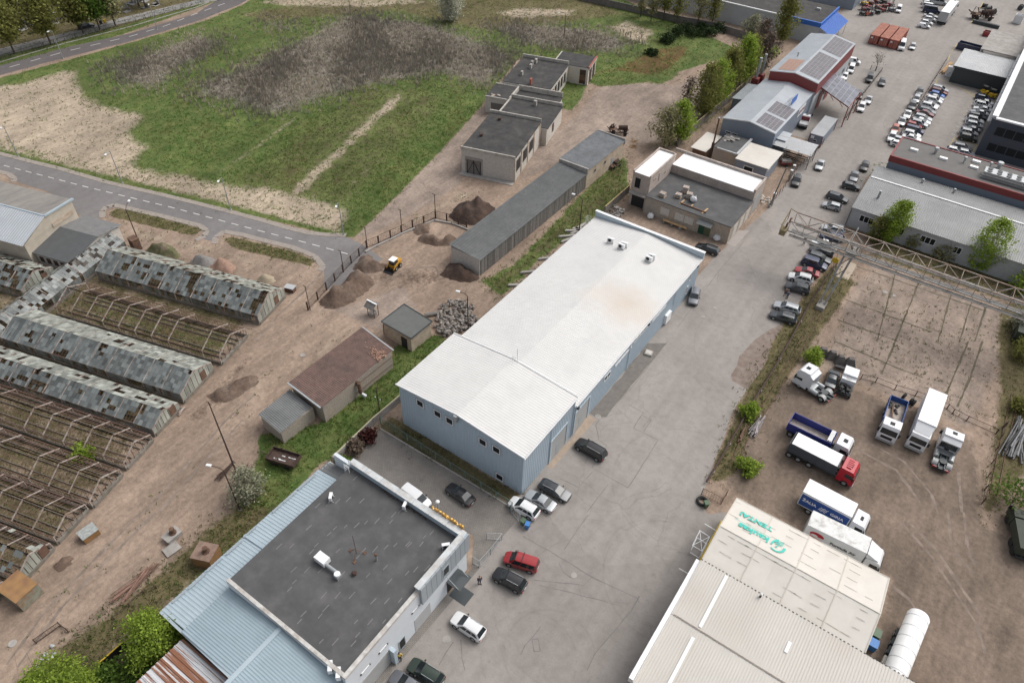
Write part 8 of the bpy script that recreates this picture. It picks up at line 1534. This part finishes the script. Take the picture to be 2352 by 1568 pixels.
q = TP(3, 1, 10, 335); t = thing('utility_pole', 'tall wooden pole by the gate of the half-built block', 'pole', (q.x, q.y, 0)); MB().tube((q.x, q.y, 0), (q.x+.8, q.y+.6, 9), .16, .11).build('pole', C['wood_old'], t); MB().box(q.x-.25, q.x+.25, q.y-.25, q.y+.25, 0, .5).build('footing', C['concrete'], t)
for k, (u, v, h) in enumerate(((190, 90, 2.4), (215, 45, 2.4), (30, 320, 2.8))):
    q = TP(3, 1, u, v); t = thing('gate_post', 'pale concrete gate post by the rusty street fence, %s' % ('middle one', 'farthest', 'nearest')[k], 'gate post', (q.x, q.y, 0), .1, 'concrete gate posts'); MB().box(-.22, .22, -.22, .22, 0, h).build('pillar', C['concrete'], t, local=True); MB().box(-.27, .27, -.27, .27, h, h+.12).build('cap', C['white_trim'], t, local=True)
# ---------------------------------------------------------------- fences and walls
def fence(name, label, pts, h, pm, mm, step=2.5, rails=(.98,), mesh=True, cat='fence', pw=.1, wires=0):
    q = [P(*p) for p in pts]; t = thing(name, label, cat, (q[0].x, q[0].y, 0)); r = MB(); msh = MB(); n_ = 0
    for a, c in zip(q, q[1:]):
        L_ = (c-a).length; n = max(1, round(L_/step))
        for i in range(n):
            p = a.lerp(c, i/n)
            if n_ < 90: MB().box(p.x-pw/2, p.x+pw/2, p.y-pw/2, p.y+pw/2, 0, h).build('post', pm, t); n_ += 1
        for f in rails: r.bar(a+Vector((0, 0, h*f)), c+Vector((0, 0, h*f)), .05)
        if mesh:
            k = int(L_/.32)
            for i in range(k): p = a.lerp(c, (i+.5)/k); msh.bar((p.x, p.y, .05), (p.x, p.y, h), .018)
            for z in np.linspace(.1, h-.05, 5): msh.bar(a+Vector((0, 0, z)), c+Vector((0, 0, z)), .015)
    p = q[-1]; MB().box(p.x-pw/2, p.x+pw/2, p.y-pw/2, p.y+pw/2, 0, h).build('post', pm, t)
    if r.v: r.build('rail', pm, t)
    if msh.v: msh.build('mesh', mm, t)
    return t
fence('yard_fence', 'dark rusty post and mesh fence curving round the soil yard', [T(1, 1, *q) for q in ((480, 1280), (570, 1185), (650, 1097), (727, 1015), (803, 932), (878, 852), (950, 785), (1018, 712), (1128, 668), (1237, 617), (1337, 572), (1440, 522), (1543, 485), (1650, 437), (1753, 462), (1860, 497), (1935, 527))], 1.7, C['rust_dark'], C['rust_dark'], 3.2, (.98, .1), pw=.2)
for k, (u, v, h) in enumerate(((490, 1285, 5), (800, 935, 4.5), (1018, 712, 4.5), (1337, 572, 5), (1645, 437, 5.2))):
    q = TP(1, 1, u, v); tag(MB().tube((q.x, q.y+.2, 0), (q.x, q.y+.2, h), .08, .06).bar((q.x-.5, q.y+.2, h), (q.x+.2, q.y+.2, h), .08).build('fence_pole', C['rust_dark']), 'tall dark pole along the curved yard fence, %s from the greenhouses' % ordn[k], 'pole', 'tall poles along the yard fence')
fence('wire_fence', 'green wire mesh fence along the brick paving', [T(1, 2, 1145, 755), (1176, 1169), (1172, 1176)], 1.6, mat('green_fence_post', (.12, .19, .17), .6), mat('green_mesh', (.11, .16, .14), .6), 2.6, (.98,), pw=.08)
fence('sliding_gate', 'grey mesh fence and open gate by the office corner', [T(1, 3, 2118, 248), T(1, 3, 2258, 255), T(1, 3, 2155, 390), T(1, 3, 2050, 505), T(1, 3, 1995, 468)], 1.5, C['steel'], C['steel'], 2.2, (.98, .08), cat='gate', pw=.08)
fence('swing_gate', 'grey mesh gate leaf standing open beside the white crossover', [T(2, 3, -10, 0), T(2, 3, 70, 95)], 1.9, C['steel'], C['steel'], 3, (.98, .08), cat='gate', pw=.1)
fence('cemetery_fence', 'low dark fence between the cemetery road and its path', [(-30, 150), (0, 140), (150, 95), (267, 63), (420, 20), (500, -8)], 1.3, C['black'], C['dark_wall'], 3, (.95,), pw=.07)
fence('street_fence', 'leaning rusty post fence along the verge of the street', [T(3, 1, 40, 290), T(3, 1, 130, 190), T(3, 1, 185, 105), T(3, 1, 260, 0), T(3, 0, 410, 1440), T(3, 0, 500, 1330)], 1.5, C['rust'], C['rust'], 1.8, (.7,), False)
fence('car_park_fence', 'low dark rail fence along the left side of the car park', [T(3, 0, 1165, 1330), T(3, 0, 1240, 1190), T(3, 0, 1380, 980), T(3, 0, 1500, 775), T(3, 0, 1550, 700), T(3, 0, 1635, 560)], 1.0, C['rust_dark'], C['rust_dark'], 2.5, (.95, .5), False, pw=.12)
fence('low_fence', 'low weathered board fence along the verge by the solar canopy', [T(3, 0, 720, 1085), T(3, 0, 850, 900), T(3, 0, 1040, 660), T(3, 0, 940, 640)], 1.1, C['wood_old'], C['wood_old'], 1.6, (.95, .6, .3), False, pw=.15)
fence('paddock_fence', 'broken rusty railing across the truck yard behind the trucks', [T(3, 2, *q) for q in ((850, 345), (985, 375), (1160, 445), (1350, 500), (1640, 620), (1690, 665), (1820, 730), (2090, 850), (2160, 785))], 1.1, C['rust_dark'], C['rust_dark'], 2.8, (.95, .1), False, pw=.12)
fence('east_fence', 'thin rusty fence along the right side of the truck yard', [T(3, 2, *q) for q in ((2170, 790), (2090, 1000), (2010, 1250), (1960, 1490))], 1.4, C['rust_dark'], C['rust_dark'], 3, (.95, .3), False, pw=.1)
fence('truck_yard_gate', 'rusty mesh gate standing beside the big tyre', [T(2, 2, 1740, 1405), T(2, 2, 1920, 1495), T(2, 2, 1965, 1415)], 1.4, C['rust'], C['rust_dark'], 3, (.98, .1), cat='gate')
fence('weed_fence', 'leaning rusty comb-toothed fence round the weedy plot', [T(0, 3, *q) for q in ((335, 1205), (560, 1045), (630, 1100))], 1.0, C['rust_dark'], C['rust_dark'], 2, (.9, .2), True); fence('rust_rack', 'rusty fence panel lying beside the pipe stack', [T(0, 3, *q) for q in ((955, 890), (1050, 985), (1190, 860), (1320, 745), (1440, 700), (1365, 625))], .6, C['rust_dark'], C['rust_dark'], 2, (.9,), False)
def wall(name, label, pts, h, th, m, cap=None, step=3.0, cat='wall'):
    q = [P(*p) for p in pts]; t = thing(name, label, cat, (q[0].x, q[0].y, 0)); b = MB(); pb = MB()
    for a, c in zip(q, q[1:]):
        b.bar(a+Vector((0, 0, h/2)), c+Vector((0, 0, h/2)), th, h); n = int((c-a).length/step)
        for i in range(n+1): p = a.lerp(c, i/max(n, 1)); pb.obox((p.x, p.y, h/2), (.22, th+.12, h+.06), math.atan2(c.y-a.y, c.x-a.x))
        if cap: MB().bar(a+Vector((0, 0, h+.06)), c+Vector((0, 0, h+.06)), .12, .10).build('top_pipe', cap, t)
    b.build('panels', m, t); pb.build('piers', m, t); return t
CWALL = mat('old_concrete_wall', (.22, .20, .18), .95, var=.25, scale=1, col2=(.14, .125, .11), s2=.3)
wall('concrete_wall', 'concrete panel wall with a yellow gas pipe behind the tree row', [T(2, 1, 850, 395), T(2, 1, 1065, 205)], 1.7, .2, CWALL, mat('yellow_pipe', (.55, .42, .16), .5)); wall('tree_row_wall', 'long concrete panel wall behind the row of trees', [T(2, 0, 1520, 1345), T(2, 0, 1700, 1180), T(2, 0, 1990, 940), T(2, 0, 2210, 745), T(2, 0, 2330, 640)], 2.0, .2, CWALL, mat('pale_yellow_pipe', (.50, .43, .24), .5))
wall('far_concrete_fence', 'grey concrete panel fence at the far edge of the meadow', [(1320, -8), T(2, 0, 640, 0+8), T(2, 0, 1100, 110), T(2, 0, 1500, 205), T(2, 0, 1870, 275), T(2, 0, 2210, 385)], 2.0, .2, mat('dark_concrete_fence', (.17, .155, .145), .95, var=.25, scale=.8), None, 3.5, 'fence')
wall('low_wall', 'low concrete wall topped with a yellow and silver pipe beside the grass', [T(1, 2, 1340, 540), T(1, 2, 1080, 760), T(1, 2, 720, 1110)], 1.3, .22, C['concrete'], mat('gas_pipe', (.50, .46, .30), .4)); wall('side_boundary_wall', 'black boarded fence beside the rusty-roofed annex', [T(0, 3, 950, 1440), T(0, 3, 1180, 1235)], 1.4, .12, C['black'], C['yellow'], cat='fence')
wall('low_kerb_wall', 'low pale kerb wall inside the curved yard fence', [T(1, 1, *q) for q in ((1010, 750), (1110, 695), (1230, 640), (1330, 590), (1470, 530), (1640, 462), (1800, 490), (1945, 545))], .3, .3, C['concrete'])
# rusty pipe along the yard, crane rails
rp = thing('rusty_pipeline', 'long rusty pipe running along the edge of the yard on low supports', 'pipeline', (*P(1760, 870)[:2], 0)); pp = [P(*p) for p in ((1921, 610), T(3, 1, 560, 960), T(3, 1, 380, 1230), T(3, 1, 200, 1568), T(2, 2, 2351, 350), T(2, 2, 2200, 580), T(2, 2, 2080, 800), T(2, 2, 1900, 1110), T(2, 2, 1780, 1310))]
MB().path([(p.x, p.y, .55) for p in pp], .14, 8).build('pipe', C['rust_dark'], rp)
for a, c in zip(pp, pp[1:]):
    p = a.lerp(c, .5); MB().box(p.x-.2, p.x+.2, p.y-.2, p.y+.2, 0, .42).build('support', C['concrete'], rp)
for k, (L_, l) in enumerate((([T(3, 1, 450, 1290), T(3, 1, 290, 1568), T(3, 2, 0, 510), T(2, 2, 2100, 900), T(2, 2, 2020, 1090)], 'thin rusty crane rail along the street side of the yard'), ([T(3, 2, 2240, 480), T(3, 2, 2120, 980), T(3, 2, 2035, 1390)], 'thin rusty crane rail along the right side of the yard'))):
    b = MB(); q = [P(*p) for p in L_]
    for off in (0, .9):
        for a, c in zip(q, q[1:]): b.bar((a.x+off, a.y, .08), (c.x+off, c.y, .08), .08, .14)
    tag(b.build('crane_rail', C['rust']), l, 'crane rail', 'crane rails')
# ---------------------------------------------------------------- people
def skin(name, vs, es, rad, m, parent, sub=2):
    me_ = bpy.data.meshes.new(name); me_.from_pydata(vs, es, []); me_.materials.append(m); o = bpy.data.objects.new(name, me_); COL.link(o); o.parent = parent; md = o.modifiers.new('skin', 'SKIN'); sv = me_.skin_vertices[0].data if me_.skin_vertices else None
    if sv is None: me_.skin_vertices.new() if hasattr(me_.skin_vertices, 'new') else None
    bm = bmesh.new(); bm.from_mesh(me_); ly = bm.verts.layers.skin.verify(); bm.verts.ensure_lookup_table()
    for i, r in enumerate(rad): bm.verts[i][ly].radius = (r, r*.85 if i < 3 else r)
    bm.verts[0][ly].use_root = True; bm.to_mesh(me_); bm.free(); s = o.modifiers.new('sub', 'SUBSURF'); s.levels = s.render_levels = sub; md.use_smooth_shade = True; return o
def person(label, tx, ty, u, v, face, top, legs, hair=(.03, .02, .015), pose=0, group='people'):
    q = TP(tx, ty, u, v); t = thing('person', label, 'person', (q.x, q.y, .02), hd(*T(tx, ty, u, v), face), group); st_ = .16*(1 if pose else .4)
    V_ = [(0, 0, .95), (0, 0, 1.2), (0, 0, 1.42), (.01, 0, 1.52), (.03, 0, 1.66), (0, .19, 1.40), (.03+.15*pose, .26, 1.12), (.12+.25*pose, .24, .90), (0, -.19, 1.40), (.02, -.27, 1.13), (.08, -.25, .88), (st_*.2, .09, .92), (st_*.6, .10, .50), (st_*.7-.05, .10, .08), (st_*.7+.12, .11, .04), (-st_*.2, -.09, .92), (-st_*.4, -.10, .50), (-st_-.06, -.10, .08), (-st_+.11, -.11, .04)]
    E_ = [(0, 1), (1, 2), (2, 3), (3, 4), (2, 5), (5, 6), (6, 7), (2, 8), (8, 9), (9, 10), (0, 11), (11, 12), (12, 13), (13, 14), (0, 15), (15, 16), (16, 17), (17, 18)]
    skin('body', V_, E_, [.14, .14, .14, .055, .105, .07, .045, .04, .07, .045, .04, .09, .06, .045, .04, .09, .06, .045, .04], C['skin'], t)
    skin('jacket', [V_[0], V_[1], V_[2], V_[5], V_[6], (V_[7][0]*.9, V_[7][1], .96), V_[8], V_[9], (V_[10][0]*.9, V_[10][1], .94)], [(0, 1), (1, 2), (2, 3), (3, 4), (4, 5), (2, 6), (6, 7), (7, 8)], [.165, .165, .165, .095, .07, .06, .095, .07, .06], top, t)
    skin('trousers', [(0, 0, .97), V_[11], V_[12], (V_[13][0], V_[13][1], .1), V_[15], V_[16], (V_[17][0], V_[17][1], .1)], [(0, 1), (1, 2), (2, 3), (0, 4), (4, 5), (5, 6)], [.155, .11, .08, .065, .11, .08, .065], legs, t)
    MB().blob((.005, 0, 1.73), (.115, .105, .09), 10, 6).build('hair', mat('hair', hair, .8, var=0), t, True, 60, local=True)
    for k in (14, 18): MB().blob((V_[k][0]-.03, V_[k][1], .05), (.15, .055, .06), 8, 5).build('shoe', C['black'], t, True, 60, local=True)
    MB().blob((.125, 0, 1.655), (.03, .02, .03), 6, 4).build('nose', C['skin'], t, local=True)
YJ = mat('yellow_jacket', (.70, .50, .03), .7); DJ = mat('dark_jacket', (.035, .038, .045), .8); BJ = mat('blue_jacket', (.05, .08, .16), .8); BRJ = mat('brown_jacket', (.16, .10, .085), .8); DT = mat('dark_trousers', (.02, .022, .028), .8); JT = mat('blue_jeans', (.03, .05, .11), .8)
person('person in a bright yellow jacket at the office door', 1, 3, 1325, 1355, 95, YJ, DT, pose=1); person('person in dark clothes walking by the office fence corner', 1, 3, 2055, 655, -60, DJ, JT, (.12, .10, .09)); person('person in dark clothes walking alone near the crane end', 3, 1, 325, 680, -110, DJ, DT, pose=1); person('person in a brown jacket, left of the two by the dark crossover', 3, 1, 150, 1150, -60, BRJ, DT, (.12, .08, .06)); person('person in a blue jacket, right of the two by the dark crossover', 3, 1, 168, 1178, 110, BJ, DT)
# ---------------------------------------------------------------- small things
q = TP(1, 1, 1080, 1325); t = thing('well', 'old well with a small pitched roof on posts in the slab yard', 'well', (q.x, q.y, 0)); MB().tube((q.x, q.y, 0), (q.x, q.y, .7), .6, n=18).build('ring', C['concrete'], t); b = MB(); [b.bar((q.x+s*.7, q.y+d, 0), (q.x+s*.7, q.y+d, 2.1), .09) for s in (1, -1) for d in (.5, -.5)]; b.build('posts', C['rust'], t); b = MB()
b.poly([(q.x-1, q.y, 2.75), (q.x+1, q.y, 2.75), (q.x+1, q.y-1.0, 2.0), (q.x-1, q.y-1.0, 2.0)]); b.poly([(q.x-1, q.y, 2.76), (q.x+1, q.y, 2.76), (q.x+1, q.y+1.0, 2.0), (q.x-1, q.y+1.0, 2.0)]); b.build('roof', C['wood_old'], t); MB().bar((q.x-1.05, q.y, 2.8), (q.x+1.05, q.y, 2.8), .25, .06).build('ridge_cap', C['white_trim'], t); MB().tube((q.x-.7, q.y, 1.2), (q.x+.7, q.y, 1.2), .1).build('winch', C['wood_old'], t)
def bin_(label, q, m, rz=0., group='wheelie bins'):
    t = thing('wheelie_bin', label, 'bin', (q.x, q.y, .02), rz, group); MB().raw([(sx*.24*k, sy*.28*k, z) for z, k in ((.08, .85), (.95, 1.1)) for sx, sy in ((-1, -1), (1, -1), (1, 1), (-1, 1))], [(3, 2, 1, 0), (4, 5, 6, 7), (0, 1, 5, 4), (1, 2, 6, 5), (2, 3, 7, 6), (3, 0, 4, 7)]).build('body', m, t, local=True); MB().box(-.30, .30, -.34, .36, .96, 1.05).build('lid', m, t, local=True); [MB().tube((s*.2, .3, .1), (s*.28, .3, .1), .1).build('wheel', C['black'], t, local=True) for s in (1, -1)]
GB, BB = mat('green_bin_plastic', (.06, .11, .06), .5), mat('blue_bin_plastic', (.04, .18, .48), .5)
bin_('green wheelie bin at the end of the wire fence', TP(2, 3, 100, 115), GB); bin_('blue wheelie bin next to the green one at the fence end', TP(2, 3, 140, 145), BB, .3); bin_('small green bin beside the big tyre at the yard gate', TP(2, 2, 1775, 1520), GB, .8); bin_('dark bin on the cemetery path beside the yellow one', TP(0, 0, 930, 225), C['black']); bin_('yellow bin on the cemetery path', TP(0, 0, 968, 215), mat('yellow_bin', (.55, .38, .02), .5))
for u, v, m, l in ((1015, 1130, GB, 'green container half hidden behind the end of the tent hall'), (990, 1225, BB, 'blue container half hidden behind the end of the tent hall')):
    q = TP(3, 3, u, v, .8); t = thing('waste_container', l, 'container', (q.x, q.y, 0)); MB().box(-.95, .15, -.5, .5, .15, 1.1).build('body', m, t, local=True); MB().box(-1, .2, -.55, .55, 1.1, 1.2).build('lid', m, t, local=True)
q = TP(2, 2, 1745, 1475); t = thing('loose_tyre', 'big black tyre lying at the yard gate', 'tyre', (q.x, q.y, 0)); b = MB(); n = 20
for i in range(n): a, c = 2*math.pi*i/n, 2*math.pi*(i+1)/n; b.tube((q.x+.6*math.cos(a), q.y+.6*math.sin(a), .22), (q.x+.6*math.cos(c), q.y+.6*math.sin(c), .22), .2, n=8, cap=False)
b.build('ring', C['tyre'], t)
def pile(name, label, cat, a, c, n, r, m, spread=.8, z=.1, seed=1):
    rr = random.Random(seed); b = MB(); d = (c-a); nn = Vector((-d.y, d.x, 0)).normalized()
    for k in range(n):
        o1, o2 = rr.uniform(-spread, spread), rr.uniform(-spread, spread)*.5; f = rr.uniform(0, .25); b.tube(a+d*f+nn*o1+Vector((0, 0, z+rr.uniform(0, .5))), a+d*rr.uniform(.75, 1)+nn*o2+Vector((0, 0, z+rr.uniform(.1, .6))), r*rr.uniform(.6, 1.3), n=6)
    t = thing(name, label, cat, ((a.x+c.x)/2, (a.y+c.y)/2, 0)); b.build('bars', m, t)
pile('pipe_stack', 'fanned stack of long rusty pipes beside the dirt road', 'pipe stack', TP(0, 3, 1020, 850), TP(0, 3, 1470, 470), 26, .06, mat('rusty_pipes', (.20, .12, .09), .8, var=.3, island=.4), 1.1); pile('bar_stack', 'stack of dark steel bars beside the tall pole', 'bar stack', TP(0, 2, 1990, 1290), TP(0, 2, 2170, 1120), 10, .07, C['rust_dark'], .4, seed=2); pile('timber_pile', 'stack of brown timber by the car park fence', 'timber stack', TP(3, 0, 1600, 690), TP(3, 0, 1680, 585), 16, .12, C['wood'], .9, seed=3); pile('scrap_profiles', 'pile of blue and rusty steel profiles beside the rusty pipe', 'scrap pile', TP(2, 2, 2190, 890), TP(2, 2, 2300, 700), 12, .12, mat('mixed_scrap', (.22, .20, .20), .6, .3, var=.3, island=.6), .8, seed=4); pile('scrap_beams', 'two rusty beams lying on the verge by the rusty pipe', 'scrap pile', TP(2, 2, 2075, 930), TP(2, 2, 2150, 780), 4, .12, C['rust'], .3, seed=5); pile('scrap_heap', 'long heap of silver and dark scrap at the right edge', 'scrap pile', TP(3, 2, 2220, 1100), TP(3, 2, 2350, 720), 22, .12, mat('silver_scrap', (.12, .12, .125), .7, .3, var=.4, island=.85), 1.8, seed=6); pile('plank_stack', 'pale planks lying at the end of the narrow glazed greenhouse', 'planks', TP(0, 2, 1625, 690), TP(0, 2, 1725, 595), 5, .08, C['white_frame'], .3, seed=7)
def metal_box(name, label, tx, ty, u, v, sz, ang, m, top=None, extra=None):
    q = TP(tx, ty, u, v, sz[2]/2); t = thing(name, label, 'metal box', (q.x, q.y, 0), hd(*T(tx, ty, u, v), ang)); a, c, h = [s/2 for s in sz[:2]]+[sz[2]]; MB().box(-a, a, -c, c, .05, h).build('body', m, t, local=True); MB().box(-a-.06, a+.06, -c-.06, c+.06, h, h+.06).build('lid', top or m, t, local=True)
    if extra: b = MB(); b.tube((.2, 0, h), (.25, 0, h+.9), .3, n=14); b.tube((.2, 0, h), (.2, 0, h+.2), .45, n=14); b.build('stub_pipe', C['rust'], t, local=True)
OR = mat('ochre_rusty_panel', (.30, .17, .07), .8, var=.3, scale=2, col2=(.16, .08, .05), s2=1); GG = mat('grey_green_panel', (.24, .25, .20), .8, var=.25, scale=2, col2=(.24, .13, .07), s2=.8)
metal_box('metal_cabin', 'large rusty-lidded metal box with a grey green side at the lower greenhouse', 0, 3, 190, 720, (3.4, 2.6, 2.0), -35, GG, OR); metal_box('metal_hopper', 'ochre rusty metal box with a pipe stub beside the pale blue roof', 0, 3, 1900, 400, (2.4, 2.2, 2.0), -12, OR, mat('brown_box_lid', (.23, .155, .12), .8, var=.25, scale=2), 1); metal_box('sheet_topped_box', 'low box with a torn silver sheet on top at the dirt road edge', 0, 3, 818, 195, (1.9, 1.5, 1.0), 35, OR, mat('torn_silver_sheet', (.42, .44, .42), .4, .4, var=.3, scale=3)); metal_box('rusty_container', 'small rusty upright metal container by the glass corridor', 0, 1, 1240, 670, (1.6, 1.3, 2.3), -35, C['rust'], C['rust']); metal_box('slab_box', 'grey concrete box with two rusty pipe stubs on the grass', 0, 3, 1585, 215, (1.9, 1.3, .7), 40, C['concrete'], C['concrete'], 1); metal_box('broken_slab', 'broken concrete slab pieces on the grass', 0, 3, 1580, 340, (1.7, 1.3, .15), 35, C['concrete'])
q = TP(1, 1, 312, 1070, .8); t = thing('sheet_table', 'rusty stand with a white sheet on top at the greenhouse end', 'stand', (q.x, q.y, 0), .3); MB().box(-.9, .9, -.6, .6, .9, .96).build('top', C['light_grey_sheet'], t, local=True); MB().box(-.8, .8, -.5, .5, 0, .88).build('base', C['rust'], t, local=True)
for k, (u, v) in enumerate(((495, 120), (580, 150), (655, 190), (745, 215))):
    q = TP(3, 2, u, v); t = thing('concrete_block', 'weathered wedge-shaped concrete block in the row behind the tractor unit, %s from the left' % ordn[k], 'concrete block', (q.x, q.y, 0), .4, 'concrete blocks'); MB().raw([(-.9, -.7, 0), (.9, -.7, 0), (.9, .7, 0), (-.9, .7, 0), (-.4, -.3, 1.4), (.4, -.3, 1.4), (.4, .3, 1.4), (-.4, .3, 1.4)], [(3, 2, 1, 0), (4, 5, 6, 7), (0, 1, 5, 4), (1, 2, 6, 5), (2, 3, 7, 6), (3, 0, 4, 7)]).build('block', mat('dark_concrete', (.12, .11, .105), .95, var=.3), t, local=True)
a, c = TP(3, 2, 620, 215), TP(3, 2, 830, 285); t = thing('tarp_stack', 'dark ribbed plastic sheets stacked behind the old saloon', 'sheet stack', (a.x, a.y, 0)); b = MB(); [b.bar(a+Vector((0, -.25*k, .15+.12*k)), c+Vector((0, -.25*k, .15+.12*k)), .25, .1) for k in range(5)]; b.build('sheets', C['black'], t)
for k, (u, v) in enumerate(((560, 560), (600, 540), (505, 610), (520, 640), (300, 815), (145, 940), (20, 1060), (585, 570), (630, 520))):
    q = TP(2, 1, u, v); s = random.uniform(.8, 1.6); t = thing('concrete_beam', 'broken concrete beam lying along the verge behind the white warehouse', 'concrete beam', (q.x, q.y, 0), random.uniform(.6, 1.6), 'broken concrete beams'); MB().box(-s, s, -.25, .25, 0, .4).build('beam', C['concrete'], t, local=True); MB().box(-s-.12, -s, -.15, .15, .05, .3).build('broken_end', C['brick_white'], t, local=True)
q = TP(1, 1, 1620, 1330); t = thing('log', 'thick grey log lying beside the boulder heap', 'log', (q.x, q.y, 0), .9); MB().tube((-1.2, 0, .35), (1.2, 0, .35), .36, .33, 14).build('trunk', C['wood_old'], t, local=True); MB().tube((1.2, 0, .35), (1.22, 0, .35), .3, n=14).build('cut_face', C['wood'], t, local=True)
q = TP(2, 1, 960, 385); b = MB(); rr = random.Random(4); [b.obox((q.x+rr.uniform(-1.3, 1.3), q.y+rr.uniform(-1.3, 1.3), rr.uniform(.1, .5)), (rr.uniform(.2, .9), rr.uniform(.1, .5), rr.uniform(.1, .4)), rr.uniform(0, 3)) for k in range(40)]; tag(b.build('rubble_heap', mat('builders_rubble', (.30, .28, .26), .9, var=.3, island=.7)), 'builders rubble heap in the corner of the dirt yard by the concrete wall', kind='stuff')
q = TP(2, 1, 2320, 280); b = MB(); [b.obox((q.x+rr.uniform(-1.6, 1.6), q.y+rr.uniform(-1.3, 1.3), rr.uniform(.05, .4)), (rr.uniform(.2, .5), rr.uniform(.1, .3), rr.uniform(.1, .25)), rr.uniform(0, 3)) for k in range(60)]; tag(b.build('brick_rubble', C['brick_white']), 'heap of loose pale bricks behind the half-built block', kind='stuff')
q = TP(0, 3, 430, 1320); b = MB(); [b.blob((q.x+rr.uniform(-.9, .9), q.y+rr.uniform(-1.2, 1.2), .15), (rr.uniform(.12, .3), .2, .14), 7, 4, jit=.3, rnd=rr) for k in range(12)]; tag(b.build('rubbish_bags', C['light_grey_sheet']), 'white rubbish bags dumped at the edge of the dirt road', 'rubbish')
# graves
rr = random.Random(21); GM = [mat('pale_grave_stone', (.40, .39, .37), .6), mat('dark_grave_stone', (.05, .05, .055), .3), mat('grey_grave_stone', (.22, .21, .20), .6)]
for k in range(64):
    u, v = rr.uniform(-30, 560), 0; u0 = u; f = rr.uniform(0, 1); px = u0; py = 112-.2437*u0-10-f*50
    if px > 420: py = min(py, 4)
    q = P(px, py); t = thing('grave', 'small stone grave plot with an upright headstone in the cemetery', 'grave', (q.x, q.y, 0), .2, 'graves in the cemetery'); m = GM[rr.randrange(3)]; MB().box(-.6, .6, -1.1, 1.1, 0, .25).build('slab', m, t, local=True); MB().box(-.5, .5, .85, 1.0, .25, 1.1).build('headstone', GM[rr.randrange(3)], t, local=True)
# materials far out at the top right: rolls and pallets in the open store
for k, (u, v, s) in enumerate(((1990, 60, .8), (2020, 90, .9), (2060, 120, .9), (2320, 75, .8))):
    q = TP(3, 0, u, v, .6); t = thing('cable_drum', 'black drum standing in the far storage yard, %s from the left' % ordn[k], 'drum', (q.x, q.y, 0), .5*k, 'black drums'); MB().tube((-.7, 0, s), (.7, 0, s), s*.8, n=16).build('coil', C['black'], t, local=True); [MB().tube((x, 0, s), (x+.1, 0, s), s, n=16).build('flange', C['dark_wall'], t, local=True) for x in (-.8, .7)]
q = TP(3, 0, 1960, 165, .5); wreck('steel_scrap', 'tangle of dark steel frames in the far storage yard', q, .5, 1.6, 34, 8); a, c = TP(3, 0, 1890, 215), TP(3, 0, 2100, 265); b = MB(); [b.box(a.lerp(c, k/9).x-.5, a.lerp(c, k/9).x+.5, a.lerp(c, k/9).y-.5, a.lerp(c, k/9).y+.5, 0, 1.0) for k in range(10)]; t = thing('block_row', 'row of dark stacked crates in the far storage yard', 'crates', (a.x, a.y, 0)); b.build('crates', C['dark_wall'], t)
q = TP(3, 0, 165, 1490, .8); t = thing('small_trailer', 'small red trailer loaded with grey slabs beside the rack shelter', 'trailer', (q.x, q.y, 0), .6); MB().box(-1.2, 1.2, -.7, .7, .5, .9).build('bed', C['red_sheet'], t, local=True); MB().box(-1.0, 1.0, -.6, .6, .92, 1.4).build('load', C['concrete'], t, local=True); [MB().tube((0, s*.72, .35), (0, s*.9, .35), .33, n=12).build('wheel', C['tyre'], t, local=True) for s in (1, -1)]
q = TP(2, 2, 1255, 112); t = thing('concrete_block', 'square concrete lid standing by the warehouse wall', 'concrete block', (q.x, q.y, 0), .2); MB().box(-.6, .6, -.6, .6, 0, .3).build('slab', C['concrete'], t, local=True); MB().box(-.45, .45, -.45, .45, .3, .36).build('cover', C['brick_white'], t, local=True)
